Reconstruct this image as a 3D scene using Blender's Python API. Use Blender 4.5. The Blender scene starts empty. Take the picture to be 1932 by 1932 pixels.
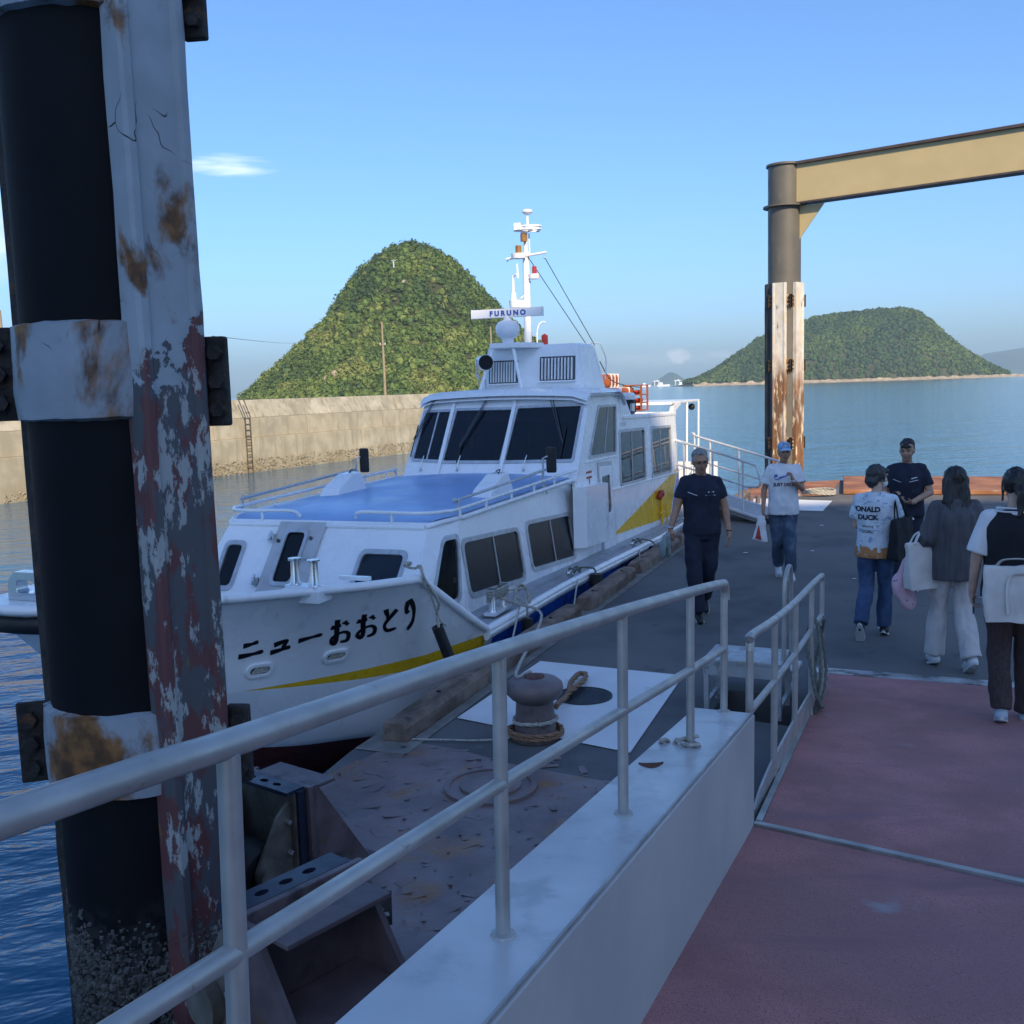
import bpy, bmesh, math, random
from mathutils import Vector, Matrix, noise
from mathutils.geometry import tessellate_polygon
from mathutils.bvhtree import BVHTree

rnd = random.Random(7)
SC = bpy.context.scene
COL = SC.collection
R = math.radians
PI = math.pi

# ---------------------------------------------------------------- camera, sky, sun, exposure
CAM_H = 2.4
PITCH, ROLL = R(6.844), R(1.718)
cd = bpy.data.cameras.new('camera'); cam = bpy.data.objects.new('camera', cd); COL.objects.link(cam)
cd.sensor_width = 36; cd.lens = 36; cd.clip_start = 0.05; cd.clip_end = 60000
_f = Vector((0, math.cos(PITCH), -math.sin(PITCH))); _r0 = Vector((1, 0, 0)); _u0 = _r0.cross(_f)
_r = _r0 * math.cos(ROLL) - _u0 * math.sin(ROLL); _u = _r0 * math.sin(ROLL) + _u0 * math.cos(ROLL)
cam.matrix_world = Matrix(((_r.x, _u.x, -_f.x, 0), (_r.y, _u.y, -_f.y, 0), (_r.z, _u.z, -_f.z, CAM_H), (0, 0, 0, 1)))
SC.camera = cam

SUN_EL = R(34); SUN_AZ = math.atan2(0.30, -0.954)          # sun stands behind the camera, a little to its right
SUN_DIR = Vector((math.sin(SUN_AZ) * math.cos(SUN_EL), math.cos(SUN_AZ) * math.cos(SUN_EL), math.sin(SUN_EL)))
w = bpy.data.worlds.new('World'); SC.world = w; w.use_nodes = True
nt = w.node_tree; nt.nodes.clear()
sky = nt.nodes.new('ShaderNodeTexSky'); sky.sky_type = 'NISHITA'; sky.sun_disc = False
sky.sun_elevation = SUN_EL; sky.sun_rotation = SUN_AZ
sky.air_density = 1.0; sky.dust_density = 1.2; sky.ozone_density = 10.0; sky.altitude = 10
bg = nt.nodes.new('ShaderNodeBackground'); bg.inputs['Strength'].default_value = 0.13
wo = nt.nodes.new('ShaderNodeOutputWorld')
tc = nt.nodes.new('ShaderNodeTexCoord')
def cloud_layer(prev, d, sx, sz, nscale, thr, soft, amount, col):
    """a patch of cloud in the sky round direction d: gaussian window (sx across, sz high) times noise"""
    d = Vector(d).normalized(); e = Vector((d.y, -d.x, 0)).normalized(); n = e.cross(d)
    def dot(v):
        q = nt.nodes.new('ShaderNodeVectorMath'); q.operation = 'DOT_PRODUCT'
        nt.links.new(tc.outputs['Generated'], q.inputs[0]); q.inputs[1].default_value = v; return q.outputs['Value']
    def m(op, a, b=None, c=None):
        q = nt.nodes.new('ShaderNodeMath'); q.operation = op
        for i, x in enumerate((a, b, c)):
            if x is None: continue
            if isinstance(x, (int, float)): q.inputs[i].default_value = x
            else: nt.links.new(x, q.inputs[i])
        return q.outputs[0]
    a = m('MULTIPLY', dot(e), 1 / sx); b = m('MULTIPLY', dot(n), 1 / sz)
    r2 = m('ADD', m('MULTIPLY', a, a), m('MULTIPLY', b, b))
    g = m('MULTIPLY', m('EXPONENT', m('MULTIPLY', r2, -1.0)), m('GREATER_THAN', dot(d), 0.0))
    cv = nt.nodes.new('ShaderNodeCombineXYZ')
    nt.links.new(m('MULTIPLY', dot(e), nscale[0]), cv.inputs[0]); nt.links.new(m('MULTIPLY', dot(n), nscale[1]), cv.inputs[1])
    nz = nt.nodes.new('ShaderNodeTexNoise'); nz.inputs['Scale'].default_value = 1; nz.inputs['Detail'].default_value = 7; nz.inputs['Distortion'].default_value = 0.6
    nt.links.new(cv.outputs[0], nz.inputs['Vector'])
    mr = nt.nodes.new('ShaderNodeMapRange'); mr.inputs[1].default_value = thr - soft; mr.inputs[2].default_value = thr + soft
    nt.links.new(m('MULTIPLY', nz.outputs['Fac'], g), mr.inputs[0])
    mx = nt.nodes.new('ShaderNodeMix'); mx.data_type = 'RGBA'
    nt.links.new(m('MULTIPLY', mr.outputs[0], amount), mx.inputs['Factor'])
    nt.links.new(prev, mx.inputs['A']); mx.inputs['B'].default_value = (*col, 1)
    return mx.outputs['Result']
def pix_dir(x, y):                                           # direction of a photo point, for the clouds
    return _f + _r * ((x - 966) / 1932) - _u * ((y - 966) / 1932)
s = sky.outputs[0]
s = cloud_layer(s, pix_dir(425, 312), 0.060, 0.013, (16, 120), 0.42, 0.16, 0.8, (5.2, 6.0, 7.0))
s = cloud_layer(s, pix_dir(-10, 440), 0.02, 0.045, (20, 60), 0.36, 0.2, 0.7, (5.2, 6.0, 7.0))
s = cloud_layer(s, pix_dir(1279, 672), 0.0125, 0.0085, (150, 150), 0.28, 0.10, 0.9, (6.4, 6.3, 6.3))
s = cloud_layer(s, pix_dir(1240, 676), 0.075, 0.009, (30, 130), 0.38, 0.25, 0.45, (5.4, 5.9, 6.5))
s = cloud_layer(s, pix_dir(1365, 668), 0.018, 0.005, (60, 160), 0.36, 0.15, 0.45, (6, 6, 6.2))
nt.links.new(s, bg.inputs['Color']); nt.links.new(bg.outputs[0], wo.inputs['Surface'])

sd = bpy.data.lights.new('sun', 'SUN'); sd.energy = 3.6; sd.angle = R(0.53); sd.color = (1.0, 0.80, 0.52)
sun = bpy.data.objects.new('sun', sd); COL.objects.link(sun)
sun.rotation_euler = SUN_DIR.to_track_quat('Z', 'Y').to_euler()
SC.view_settings.view_transform = 'Standard'; SC.view_settings.look = 'None'
SC.view_settings.exposure = 0.80; SC.view_settings.gamma = 1.0; SC.view_settings.use_curve_mapping = False
SC.cycles.use_denoising = True
SC.cycles.max_bounces = 8; SC.cycles.diffuse_bounces = 3; SC.cycles.glossy_bounces = 3
SC.cycles.transmission_bounces = 4; SC.cycles.transparent_max_bounces = 8; SC.cycles.volume_bounces = 0
SC.cycles.caustics_reflective = False; SC.cycles.caustics_refractive = False

# ---------------------------------------------------------------- helpers
def lerp(a, b, x): return a + (b - a) * x
def clamp(x, a=0., b=1.): return max(a, min(b, x))
def interp(tab, x):
    if x <= tab[0][0]: return tab[0][1]
    for (a, p), (b, q) in zip(tab, tab[1:]):
        if x <= b: return lerp(p, q, (x - a) / (b - a))
    return tab[-1][1]
def crpath(pts, n):
    """Catmull-Rom through pts, n steps each"""
    P = [Vector(p) for p in pts]; out = []
    for i in range(len(P) - 1):
        a = P[i - 1] if i else P[0] * 2 - P[1]; b, c = P[i], P[i + 1]; d = P[i + 2] if i + 2 < len(P) else c * 2 - b
        for k in range(n):
            x = k / n
            out.append(.5 * (2 * b + (c - a) * x + (2 * a - 5 * b + 4 * c - d) * x * x + (3 * b - a - 3 * c + d) * x ** 3))
    out.append(P[-1]); return out

class MB:
    def __init__(s): s.v = []; s.f = []; s.m = []
    def add(s, vs, fs, m=0):
        o = len(s.v); s.v += [tuple(v) for v in vs]; s.f += [tuple(i + o for i in f) for f in fs]; s.m += [m] * len(fs); return s
    def box(s, c, d, rot=None, m=0):
        vs = [Vector((x * d[0] / 2, y * d[1] / 2, z * d[2] / 2)) for x in (-1, 1) for y in (-1, 1) for z in (-1, 1)]
        if rot is not None: vs = [rot @ v for v in vs]
        return s.add([v + Vector(c) for v in vs], [(0, 1, 3, 2), (4, 6, 7, 5), (0, 4, 5, 1), (2, 3, 7, 6), (0, 2, 6, 4), (1, 5, 7, 3)], m)
    def hexa(s, p, m=0):
        """8 points: bottom 4 ccw then top 4"""
        return s.add(p, [(3, 2, 1, 0), (4, 5, 6, 7), (0, 1, 5, 4), (1, 2, 6, 5), (2, 3, 7, 6), (3, 0, 4, 7)], m)
    def bar(s, a, b, wd, ht, up=(0, 0, 1), m=0):
        a, b = Vector(a), Vector(b); d = (b - a).normalized(); x = d.cross(Vector(up)).normalized() * wd / 2; y = x.cross(d).normalized() * ht / 2
        return s.hexa([a - x - y, a + x - y, b + x - y, b - x - y, a - x + y, a + x + y, b + x + y, b - x + y], m)
    def tube(s, path, r, n=8, m=0, cap=True, closed=False, squash=None):
        P = [Vector(p) for p in path]; N = len(P); rr = r if isinstance(r, (list, tuple)) else [r] * N
        t0 = (P[1] - P[0]).normalized(); x = t0.orthogonal().normalized(); vs = []
        if abs(t0.z) < .9: x = t0.cross(Vector((0, 0, 1))).normalized()
        for i in range(N):
            if closed: t = (P[(i + 1) % N] - P[i - 1])
            else: t = P[min(i + 1, N - 1)] - P[max(i - 1, 0)]
            t = t.normalized() if t.length > 1e-9 else t0
            x = (x - t * x.dot(t)); x = x.normalized() if x.length > 1e-6 else t.orthogonal().normalized(); y = t.cross(x)
            for k in range(n):
                a = 2 * PI * k / n; q = squash or (1, 1)
                vs.append(P[i] + x * (math.cos(a) * rr[i] * q[0]) + y * (math.sin(a) * rr[i] * q[1]))
        fs = []
        for i in range(N if closed else N - 1):
            j = (i + 1) % N
            for k in range(n): fs.append((i * n + k, i * n + (k + 1) % n, j * n + (k + 1) % n, j * n + k))
        if cap and not closed: fs += [tuple(reversed(range(n))), tuple((N - 1) * n + k for k in range(n))]
        return s.add(vs, fs, m)
    def lathe(s, prof, c=(0, 0, 0), axis=(0, 0, 1), n=20, m=0, a0=0, a1=2 * PI):
        ax = Vector(axis).normalized(); x = ax.orthogonal().normalized(); y = ax.cross(x); c = Vector(c); full = abs(a1 - a0 - 2 * PI) < 1e-6
        if abs(ax.z) > .99: x = Vector((1, 0, 0)); y = Vector((0, 1, 0)) * (1 if ax.z > 0 else -1)
        K = n if full else n + 1; vs = []
        for r, z in prof:
            for k in range(K):
                a = a0 + (a1 - a0) * k / n; vs.append(c + ax * z + x * (r * math.cos(a)) + y * (r * math.sin(a)))
        fs = []
        for i in range(len(prof) - 1):
            for k in range(n):
                k2 = (k + 1) % K; fs.append((i * K + k, i * K + k2, (i + 1) * K + k2, (i + 1) * K + k))
        if full:
            if prof[0][0] > 1e-6: fs.append(tuple(reversed(range(K))))
            if prof[-1][0] > 1e-6: fs.append(tuple((len(prof) - 1) * K + k for k in range(K)))
        return s.add(vs, fs, m)
    def cyl(s, a, b, r, n=12, m=0, r2=None):
        return s.tube([a, b], [r, r if r2 is None else r2], n, m)
    def ball(s, c, r, n=12, m=0, rot=None):
        r = r if isinstance(r, (tuple, list)) else (r, r, r); h = n // 2; vs = []; c = Vector(c)
        def T(v):
            v = Vector((v[0] * r[0], v[1] * r[1], v[2] * r[2])); return c + (rot @ v if rot is not None else v)
        vs.append(T((0, 0, -1)))
        for i in range(1, h):
            p = -PI / 2 + PI * i / h
            for k in range(n):
                a = 2 * PI * k / n; vs.append(T((math.cos(p) * math.cos(a), math.cos(p) * math.sin(a), math.sin(p))))
        vs.append(T((0, 0, 1))); fs = []
        for k in range(n): fs.append((0, 1 + (k + 1) % n, 1 + k))
        for i in range(h - 2):
            for k in range(n):
                a = 1 + i * n; fs.append((a + k, a + (k + 1) % n, a + n + (k + 1) % n, a + n + k))
        a = 1 + (h - 2) * n; L = len(vs) - 1
        for k in range(n): fs.append((a + k, a + (k + 1) % n, L))
        return s.add(vs, fs, m)
    def grid(s, fn, nu, nv, m=0, mf=None, flip=False):
        vs = [fn(i, j) for i in range(nu + 1) for j in range(nv + 1)]; o = len(s.v); s.v += [tuple(v) for v in vs]
        for i in range(nu):
            for j in range(nv):
                q = (i * (nv + 1) + j, (i + 1) * (nv + 1) + j, (i + 1) * (nv + 1) + j + 1, i * (nv + 1) + j + 1)
                if flip: q = q[::-1]
                s.f.append(tuple(k + o for k in q)); s.m.append(mf(i, j) if mf else m)
        return s
    def plate(s, outer, holes, mapf, w0, w1, m=0):
        """flat plate with holes; outlines in (u, v), mapf(u, v, w) -> point; two faces at w0 and w1"""
        loops = [outer] + list(holes); flat = [p for L in loops for p in L]
        tris = tessellate_polygon([[Vector((p[0], p[1], 0)) for p in L] for L in loops])
        n = len(flat); o = len(s.v)
        s.v += [tuple(mapf(p[0], p[1], w0)) for p in flat] + [tuple(mapf(p[0], p[1], w1)) for p in flat]
        for t in tris:
            a, b, c = (flat[i] for i in t)
            if (b[0] - a[0]) * (c[1] - a[1]) - (b[1] - a[1]) * (c[0] - a[0]) < 0: t = (t[0], t[2], t[1])
            s.f.append((o + t[2], o + t[1], o + t[0])); s.f.append((o + n + t[0], o + n + t[1], o + n + t[2])); s.m += [m, m]
        b = 0
        for L in loops:
            k = len(L)
            for i in range(k):
                j = (i + 1) % k; s.f.append((o + b + i, o + b + j, o + n + b + j, o + n + b + i)); s.m.append(m)
            b += k
        return s
    def mesh(s, name, mats, smooth=None, recalc=True):
        me = bpy.data.meshes.new(name); me.from_pydata(s.v, [], s.f); 
        for mt in mats: me.materials.append(mt)
        if len(mats) > 1: me.polygons.foreach_set('material_index', s.m)
        if recalc:
            bm = bmesh.new(); bm.from_mesh(me); bmesh.ops.recalc_face_normals(bm, faces=bm.faces); bm.to_mesh(me); bm.free()
        if smooth:
            me.polygons.foreach_set('use_smooth', [True] * len(me.polygons)); me.set_sharp_from_angle(angle=R(smooth))
        me.update(); return me
    def build(s, name, mat, parent=None, smooth=None, bevel=None, recalc=True, **k):
        mats = mat if isinstance(mat, (list, tuple)) else [mat]
        return link(name, s.mesh(name, mats, smooth, recalc), parent, bevel, **k)

def link(name, data, parent=None, bevel=None, loc=None, label=None, cat=None, group=None, kind=None):
    o = bpy.data.objects.new(name, data); COL.objects.link(o)
    if parent: o.parent = parent
    if loc is not None: o.location = loc
    if bevel:
        b = o.modifiers.new('bevel', 'BEVEL'); b.width = bevel; b.segments = 2; b.limit_method = 'ANGLE'; b.angle_limit = R(40)
    tag(o, label, cat, group, kind); return o
def tag(o, label=None, cat=None, group=None, kind=None):
    if label: o['label'] = label
    if cat: o['category'] = cat
    if group: o['group'] = group
    if kind: o['kind'] = kind
    return o
def thing(name, label, cat, loc=(0, 0, 0), rotz=0, group=None):
    o = link(name, None, loc=loc, label=label, cat=cat, group=group); o.rotation_euler = (0, 0, rotz); o.empty_display_size = .1; return o
def rrect(u0, v0, u1, v1, r, n=4, sk=0.0):
    """rounded rectangle outline ccw; sk shears u with v"""
    out = []
    for cx, cy, a in ((u1 - r, v0 + r, -90), (u1 - r, v1 - r, 0), (u0 + r, v1 - r, 90), (u0 + r, v0 + r, 180)):
        for k in range(n + 1):
            t = R(a + 90 * k / n); x, y = cx + r * math.cos(t), cy + r * math.sin(t); out.append((x + sk * (y - v0), y))
    return out
def rquad(c, r, n=4):
    """quad (4 corners ccw) with rounded corners"""
    out = []; C = [Vector(p) for p in c]
    for i in range(4):
        p = C[i]; a = (C[i - 1] - p); b = (C[(i + 1) % 4] - p); rr = min(r, a.length * .45, b.length * .45)
        pa, pb = p + a.normalized() * rr, p + b.normalized() * rr
        for k in range(n + 1):
            x = k / n; q = pa * (1 - x) ** 2 + p * 2 * x * (1 - x) + pb * x * x; out.append((q.x, q.y))
    return out
def inset(c, d):
    """shrink a convex quad by d"""
    C = [Vector(p) for p in c]; g = sum(C, Vector((0, 0))) / len(C); out = []
    for i in range(len(C)):
        p, a, b = C[i], C[i - 1], C[(i + 1) % len(C)]
        e1 = (p - a).normalized(); e2 = (b - p).normalized(); n1 = Vector((-e1.y, e1.x)); n2 = Vector((-e2.y, e2.x)); k = n1 + n2
        out.append(p + k * (d / (1 + n1.dot(n2))))
    return [tuple(p) for p in out]

# ---------------------------------------------------------------- materials
def nodes(name):
    m = bpy.data.materials.new(name); m.use_nodes = True; t = m.node_tree; b = t.nodes['Principled BSDF']; return m, t, b
def _noise(t, co, scale, detail=4, rough=.55, dist=0):
    n = t.nodes.new('ShaderNodeTexNoise'); n.inputs['Detail'].default_value = detail; n.inputs['Roughness'].default_value = rough; n.inputs['Distortion'].default_value = dist
    if isinstance(scale, (tuple, list)):
        mp = t.nodes.new('ShaderNodeMapping'); mp.inputs['Scale'].default_value = scale; t.links.new(co, mp.inputs['Vector']); t.links.new(mp.outputs[0], n.inputs['Vector']); n.inputs['Scale'].default_value = 1
    else: t.links.new(co, n.inputs['Vector']); n.inputs['Scale'].default_value = scale
    return n.outputs['Fac']
def _range(t, x, a, b, c=0., d=1., smooth=True):
    q = t.nodes.new('ShaderNodeMapRange'); q.interpolation_type = 'SMOOTHSTEP' if smooth else 'LINEAR'
    t.links.new(x, q.inputs[0]); q.inputs[1].default_value = a; q.inputs[2].default_value = b; q.inputs[3].default_value = c; q.inputs[4].default_value = d; return q.outputs[0]
def _math(t, op, a, b=None):
    q = t.nodes.new('ShaderNodeMath'); q.operation = op
    for i, x in enumerate((a, b)):
        if x is None: continue
        if isinstance(x, (int, float)): q.inputs[i].default_value = x
        else: t.links.new(x, q.inputs[i])
    return q.outputs[0]
def _mix(t, f, a, b):
    q = t.nodes.new('ShaderNodeMix'); q.data_type = 'RGBA'
    for k, x in (('Factor', f), ('A', a), ('B', b)):
        s = q.inputs[0] if k == 'Factor' else q.inputs[6] if k == 'A' else q.inputs[7]
        if isinstance(x, (int, float)): s.default_value = x
        elif isinstance(x, (tuple, list)): s.default_value = (*x[:3], 1)
        else: t.links.new(x, s)
    return q.outputs[2]
def _bump(t, b, h, strength, dist=.01, prev=None):
    q = t.nodes.new('ShaderNodeBump'); q.inputs['Strength'].default_value = strength; q.inputs['Distance'].default_value = dist
    t.links.new(h, q.inputs['Height'])
    if prev is not None: t.links.new(prev, q.inputs['Normal'])
    t.links.new(q.outputs[0], b.inputs['Normal']); return q.outputs[0]
def mat(name, col, rough=.5, metal=0., var=.12, vscale=6., bump=0., bscale=60., layers=(), spec=None, coat=0, coord='Object', bdist=.004):
    """procedural material: base colour with noise, then layers of (colour, scale, threshold, softness, detail[, zgate, roughness])"""
    m, t, b = nodes(name); co = t.nodes.new('ShaderNodeTexCoord').outputs[coord]
    c = col
    if var:
        f = _noise(t, co, vscale, 5); c = _mix(t, _range(t, f, .3, .7), tuple(x * (1 - var) for x in col), tuple(min(1, x * (1 + var)) for x in col))
    rsock = None; hsock = None
    sep = None
    for L in layers:
        lc, ls, thr, soft, det = L[:5]; zg = L[5] if len(L) > 5 else None; lr = L[6] if len(L) > 6 else None
        f = _range(t, _noise(t, co, ls, det, .6), thr - soft, thr + soft)
        if zg:
            if sep is None:
                sp = t.nodes.new('ShaderNodeSeparateXYZ'); t.links.new(co, sp.inputs[0]); sep = sp.outputs
            ax = sep[zg[3] if len(zg) > 3 else 2]
            jz = _math(t, 'ADD', ax, _range(t, _noise(t, co, zg[2] if zg[2] else 3., 5), 0, 1, -.15, .15, False))
            f = _math(t, 'MULTIPLY', f, _range(t, jz, zg[0], zg[1]))
        c = _mix(t, f, c, lc)
        if lr is not None:
            q = t.nodes.new('ShaderNodeMix'); q.inputs[2].default_value = rough; q.inputs[3].default_value = lr; t.links.new(f, q.inputs[0])
            if rsock is not None: t.links.new(rsock, q.inputs[2])
            rsock = q.outputs[0]
        hsock = f if hsock is None else _math(t, 'MAXIMUM', hsock, f)
    if isinstance(c, (tuple, list)): b.inputs['Base Color'].default_value = (*c[:3], 1)
    else: t.links.new(c, b.inputs['Base Color'])
    if rsock is not None: t.links.new(rsock, b.inputs['Roughness'])
    else:
        b.inputs['Roughness'].default_value = rough
        if rough < .7 and var: 
            rn = _range(t, _noise(t, co, vscale * 1.7 if not isinstance(vscale, (tuple, list)) else vscale, 4), .3, .7, max(.02, rough - .08), min(1, rough + .1)); t.links.new(rn, b.inputs['Roughness'])
    b.inputs['Metallic'].default_value = metal
    if spec is not None: b.inputs['Specular IOR Level'].default_value = spec
    if coat: b.inputs['Coat Weight'].default_value = coat; b.inputs['Coat Roughness'].default_value = .08
    pv = None
    if hsock is not None: pv = _bump(t, b, hsock, .35, .004)
    if bump: _bump(t, b, _noise(t, co, bscale, 5), bump, bdist, pv)
    return m

M = {}
M['white'] = mat('boat_white_paint', (.86, .87, .88), .28, var=.03, vscale=2.5, layers=(((.60, .57, .52), (9, 9, .8), .735, .09, 6), ((.46, .35, .22), (24, 24, 1.1), .775, .03, 5)), coat=.3)
M['hullwhite'] = mat('hull_white_paint', (.84, .85, .86), .24, var=.04, vscale=1.5, layers=(((.50, .50, .48), (6, 6, 2), .70, .12, 6), ((.45, .36, .25), (20, 20, .9), .765, .035, 5)), coat=.35)
M['blue'] = mat('hull_blue_paint', (.016, .115, .58), .28, var=.10, vscale=2, coat=.4)
M['roofblue'] = mat('roof_blue_paint', (.24, .40, .68), .36, var=.10, vscale=1.2, layers=(((.29, .44, .70), (2., 3, 2), .60, .14, 6), ((.18, .33, .60), 5., .66, .06, 6)), bump=.04, bscale=4, bdist=.01)
M['yellow'] = mat('hull_yellow_paint', (.80, .47, .020), .32, var=.06)
M['red'] = mat('antifouling_red', (.13, .016, .010), .6, var=.25, vscale=4)
M['deckgrey'] = mat('deck_grey_paint', (.36, .38, .40), .6, var=.1, bump=.1, bscale=200)
M['frame'] = mat('window_frame_metal', (.50, .52, .54), .38, .35, var=.12, vscale=12)
M['rubber'] = mat('black_rubber', (.012, .012, .013), .55, var=.25, bump=.15, bscale=80)
M['blackp'] = mat('black_lettering', (.006, .006, .010), .35, var=0)
M['steel'] = mat('galvanised_handrail', (.44, .43, .41), .42, .45, var=.14, vscale=7, bump=.05, bscale=120, layers=(((.30, .27, .24), (18, 18, 18), .68, .05, 6),))
M['chrome'] = mat('stainless_fitting', (.62, .63, .64), .2, .9, var=.06)
M['rope'] = mat('rope_fibre', (.42, .40, .35), .9, var=.3, vscale=60, bump=.8, bscale=160)
M['ropeb'] = mat('rope_brown', (.28, .17, .10), .9, var=.3, vscale=60, bump=.8, bscale=160)
M['ropeg'] = mat('rope_green_grey', (.15, .17, .15), .9, var=.3, vscale=60, bump=.8, bscale=160)
M['darkint'] = mat('cabin_interior', (.06, .07, .08), .7, var=.2)
M['curtain'] = mat('cabin_curtain', (.040, .034, .031), .85, var=.4, vscale=(30, 30, 2))
M['orange'] = mat('raft_orange', (.36, .095, .025), .65, var=.25, vscale=3)
M['redp'] = mat('red_plastic', (.38, .03, .02), .4, var=.1)
M['amber'] = mat('amber_lamp', (.26, .13, .035), .3, var=.2)
M['mark'] = mat('print_blue', (.02, .09, .42), .4, var=0)
def glass(name, tint, rough=.02, ior=1.52):
    m, t, b = nodes(name); t.nodes.remove(b)
    tr = t.nodes.new('ShaderNodeBsdfTransparent'); tr.inputs[0].default_value = (*tint, 1)
    gl = t.nodes.new('ShaderNodeBsdfGlossy'); gl.inputs['Roughness'].default_value = rough; gl.inputs[0].default_value = (.9, .92, .95, 1)
    fr = t.nodes.new('ShaderNodeFresnel'); fr.inputs[0].default_value = ior
    mx = t.nodes.new('ShaderNodeMixShader'); t.links.new(fr.outputs[0], mx.inputs[0]); t.links.new(tr.outputs[0], mx.inputs[1]); t.links.new(gl.outputs[0], mx.inputs[2])
    t.links.new(mx.outputs[0], t.nodes['Material Output'].inputs['Surface']); return m
M['glass'] = glass('cabin_glass', (.62, .66, .68))
M['glassc'] = glass('matt_cabin_glass', (.55, .55, .56), .22, 1.16)
M['glassd'] = glass('tinted_glass', (.30, .33, .36))
# ---------------------------------------------------------------- setting: sea, hills, breakwater, pontoon
WATER = -1.0
def make_sea():
    m, t, b = nodes('sea_water'); co = t.nodes.new('ShaderNodeTexCoord').outputs['Object']
    b.inputs['Base Color'].default_value = (.018, .11, .20, 1); b.inputs['Roughness'].default_value = .07; b.inputs['IOR'].default_value = 1.33
    rot = t.nodes.new('ShaderNodeMapping'); rot.inputs['Rotation'].default_value = (0, 0, R(-14)); t.links.new(co, rot.inputs[0]); co = rot.outputs[0]
    n1 = _noise(t, co, (.10, .28, .2), 3, .5); n2 = _noise(t, co, (.9, 2.1, 1), 4, .55, .3); n3 = _noise(t, co, (4.5, 9, 4), 3, .5, .3)
    h = _math(t, 'ADD', _math(t, 'MULTIPLY', n1, .16), _math(t, 'ADD', _math(t, 'MULTIPLY', n2, .075), _math(t, 'MULTIPLY', n3, .012)))
    _bump(t, b, h, 1.0, 1.0)
    mb = MB(); mb.add([(-6400, -1100, 0), (6400, -1100, 0), (6400, 9700, 0), (-6400, 9700, 0)], [(0, 1, 2, 3)])
    mb.build('sea', m, loc=(0, 0, WATER), kind='structure', label='rippled blue sea reaching to the horizon')
make_sea()

M['soil'] = mat('hill_soil', (.05, .055, .022), .95, var=.3, vscale=.05)
M['rock'] = mat('shore_rock', (.33, .27, .19), .9, var=.3, vscale=.2)
LEAF = []
for i, c in enumerate(((.066, .108, .030), (.092, .142, .036), (.130, .175, .044), (.050, .086, .030), (.170, .195, .056))):
    LEAF.append(mat('foliage_green', c, .75, var=.3, vscale=.35, spec=.25))
def clump_proto(nq, seed, sz=.36):
    """unit leaf clump: an inner lump and leaf quads over its crown"""
    q = random.Random(seed); mb = MB()
    lobes = [(Vector((q.uniform(-.45, .45), q.uniform(-.45, .45), q.uniform(-.1, .55))), q.uniform(.42, .7)) for _ in range(5)]
    mb.ball((0, 0, .1), (.62, .62, .62), 8)
    for k in range(nq):
        c, r = q.choice(lobes); d = Vector((q.gauss(0, 1), q.gauss(0, 1), q.gauss(.35, 1))).normalized(); p = c + d * r * q.uniform(.8, 1.08)
        n = (d + Vector((q.gauss(0, .5), q.gauss(0, .5), q.gauss(.2, .5)))).normalized(); x = n.orthogonal().normalized(); x = Matrix.Rotation(q.uniform(0, 6.3), 3, n) @ x; y = n.cross(x); s = sz * q.uniform(.6, 1.2)
        mb.add([p - x * s, p - y * s * .6 + n * s * .2, p + x * s, p + y * s * .6 + n * s * .2], [(0, 1, 2, 3)])
    return mb
def forest(name, pts, protos, label):
    """pts: (x, y, z, scale, material) - one mass of tree crowns"""
    vs = []; fs = []; ms = []
    for x, y, z, s, mi in pts:
        p = protos[rnd.randrange(len(protos))]; o = len(vs); a = rnd.uniform(0, 6.3); ca, sa = math.cos(a) * s, math.sin(a) * s; hz = s * rnd.uniform(.85, 1.25)
        vs += [(x + ca * v[0] - sa * v[1], y + sa * v[0] + ca * v[1], z + hz * v[2]) for v in p.v]
        fs += [tuple(i + o for i in f) for f in p.f]; ms += [mi] * len(p.f)
    me = bpy.data.meshes.new(name); me.from_pydata(vs, [], fs)
    for m in LEAF: me.materials.append(m)
    me.polygons.foreach_set('material_index', ms); me.polygons.foreach_set('use_smooth', [False] * len(fs)); me.update()
    return link(name, me, kind='stuff', label=label, cat='forest')
def fbm(x, y, s, o=4): return noise.fractal(Vector((x / s, y / s, 1.7)), 1.0, 2.0, o)

# the near cone-shaped hill across the water
HC = (-47.4, 520.)
HL = [(0, 74), (3.2, 73.8), (15, 68), (24.5, 61), (34.2, 50.8), (45, 35.5), (55.4, 23.6), (69.7, 11), (84, 0), (92, -3), (120, -4)]
HRt = [(0, 74), (3.2, 73.8), (11, 71.5), (25.6, 62), (39.8, 47.3), (50, 36), (60, 25), (76, 11), (94, 0), (125, -4)]
def hill_h(x, y):
    dx, dy = x - HC[0], (y - HC[1]) * .8; r = math.hypot(dx, dy) * (1.0 + .05 * math.exp(-((math.hypot(dx, dy) - 32) / 22) ** 2)); c = .5 + .5 * (dx / r if r > 1e-6 else 0)
    h = lerp(interp(HL, r), interp(HRt, r), c); k = clamp(h / 12) * (1 - clamp((h - 62) / 12) * .7)
    a = math.atan2(dy, dx); return h + k * (2.6 * math.sin(a * 5 + r * .03) + 1.6 * math.sin(a * 11 + 1.3 - r * .05)) * .40 + k * 1.6 * fbm(x, y, 16)
mb = MB(); N = 90
mb.grid(lambda i, j: (HC[0] + lerp(-130, 130, i / N), HC[1] + lerp(-150, 150, j / N), hill_h(HC[0] + lerp(-130, 130, i / N), HC[1] + lerp(-150, 150, j / N)) + WATER), N, N)
mb.build('hill', M['soil'], smooth=60, kind='structure', label='steep cone shaped green hill behind the breakwater')
protos = [clump_proto(44, 10 + i, .26) for i in range(8)]
pts = []
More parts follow.
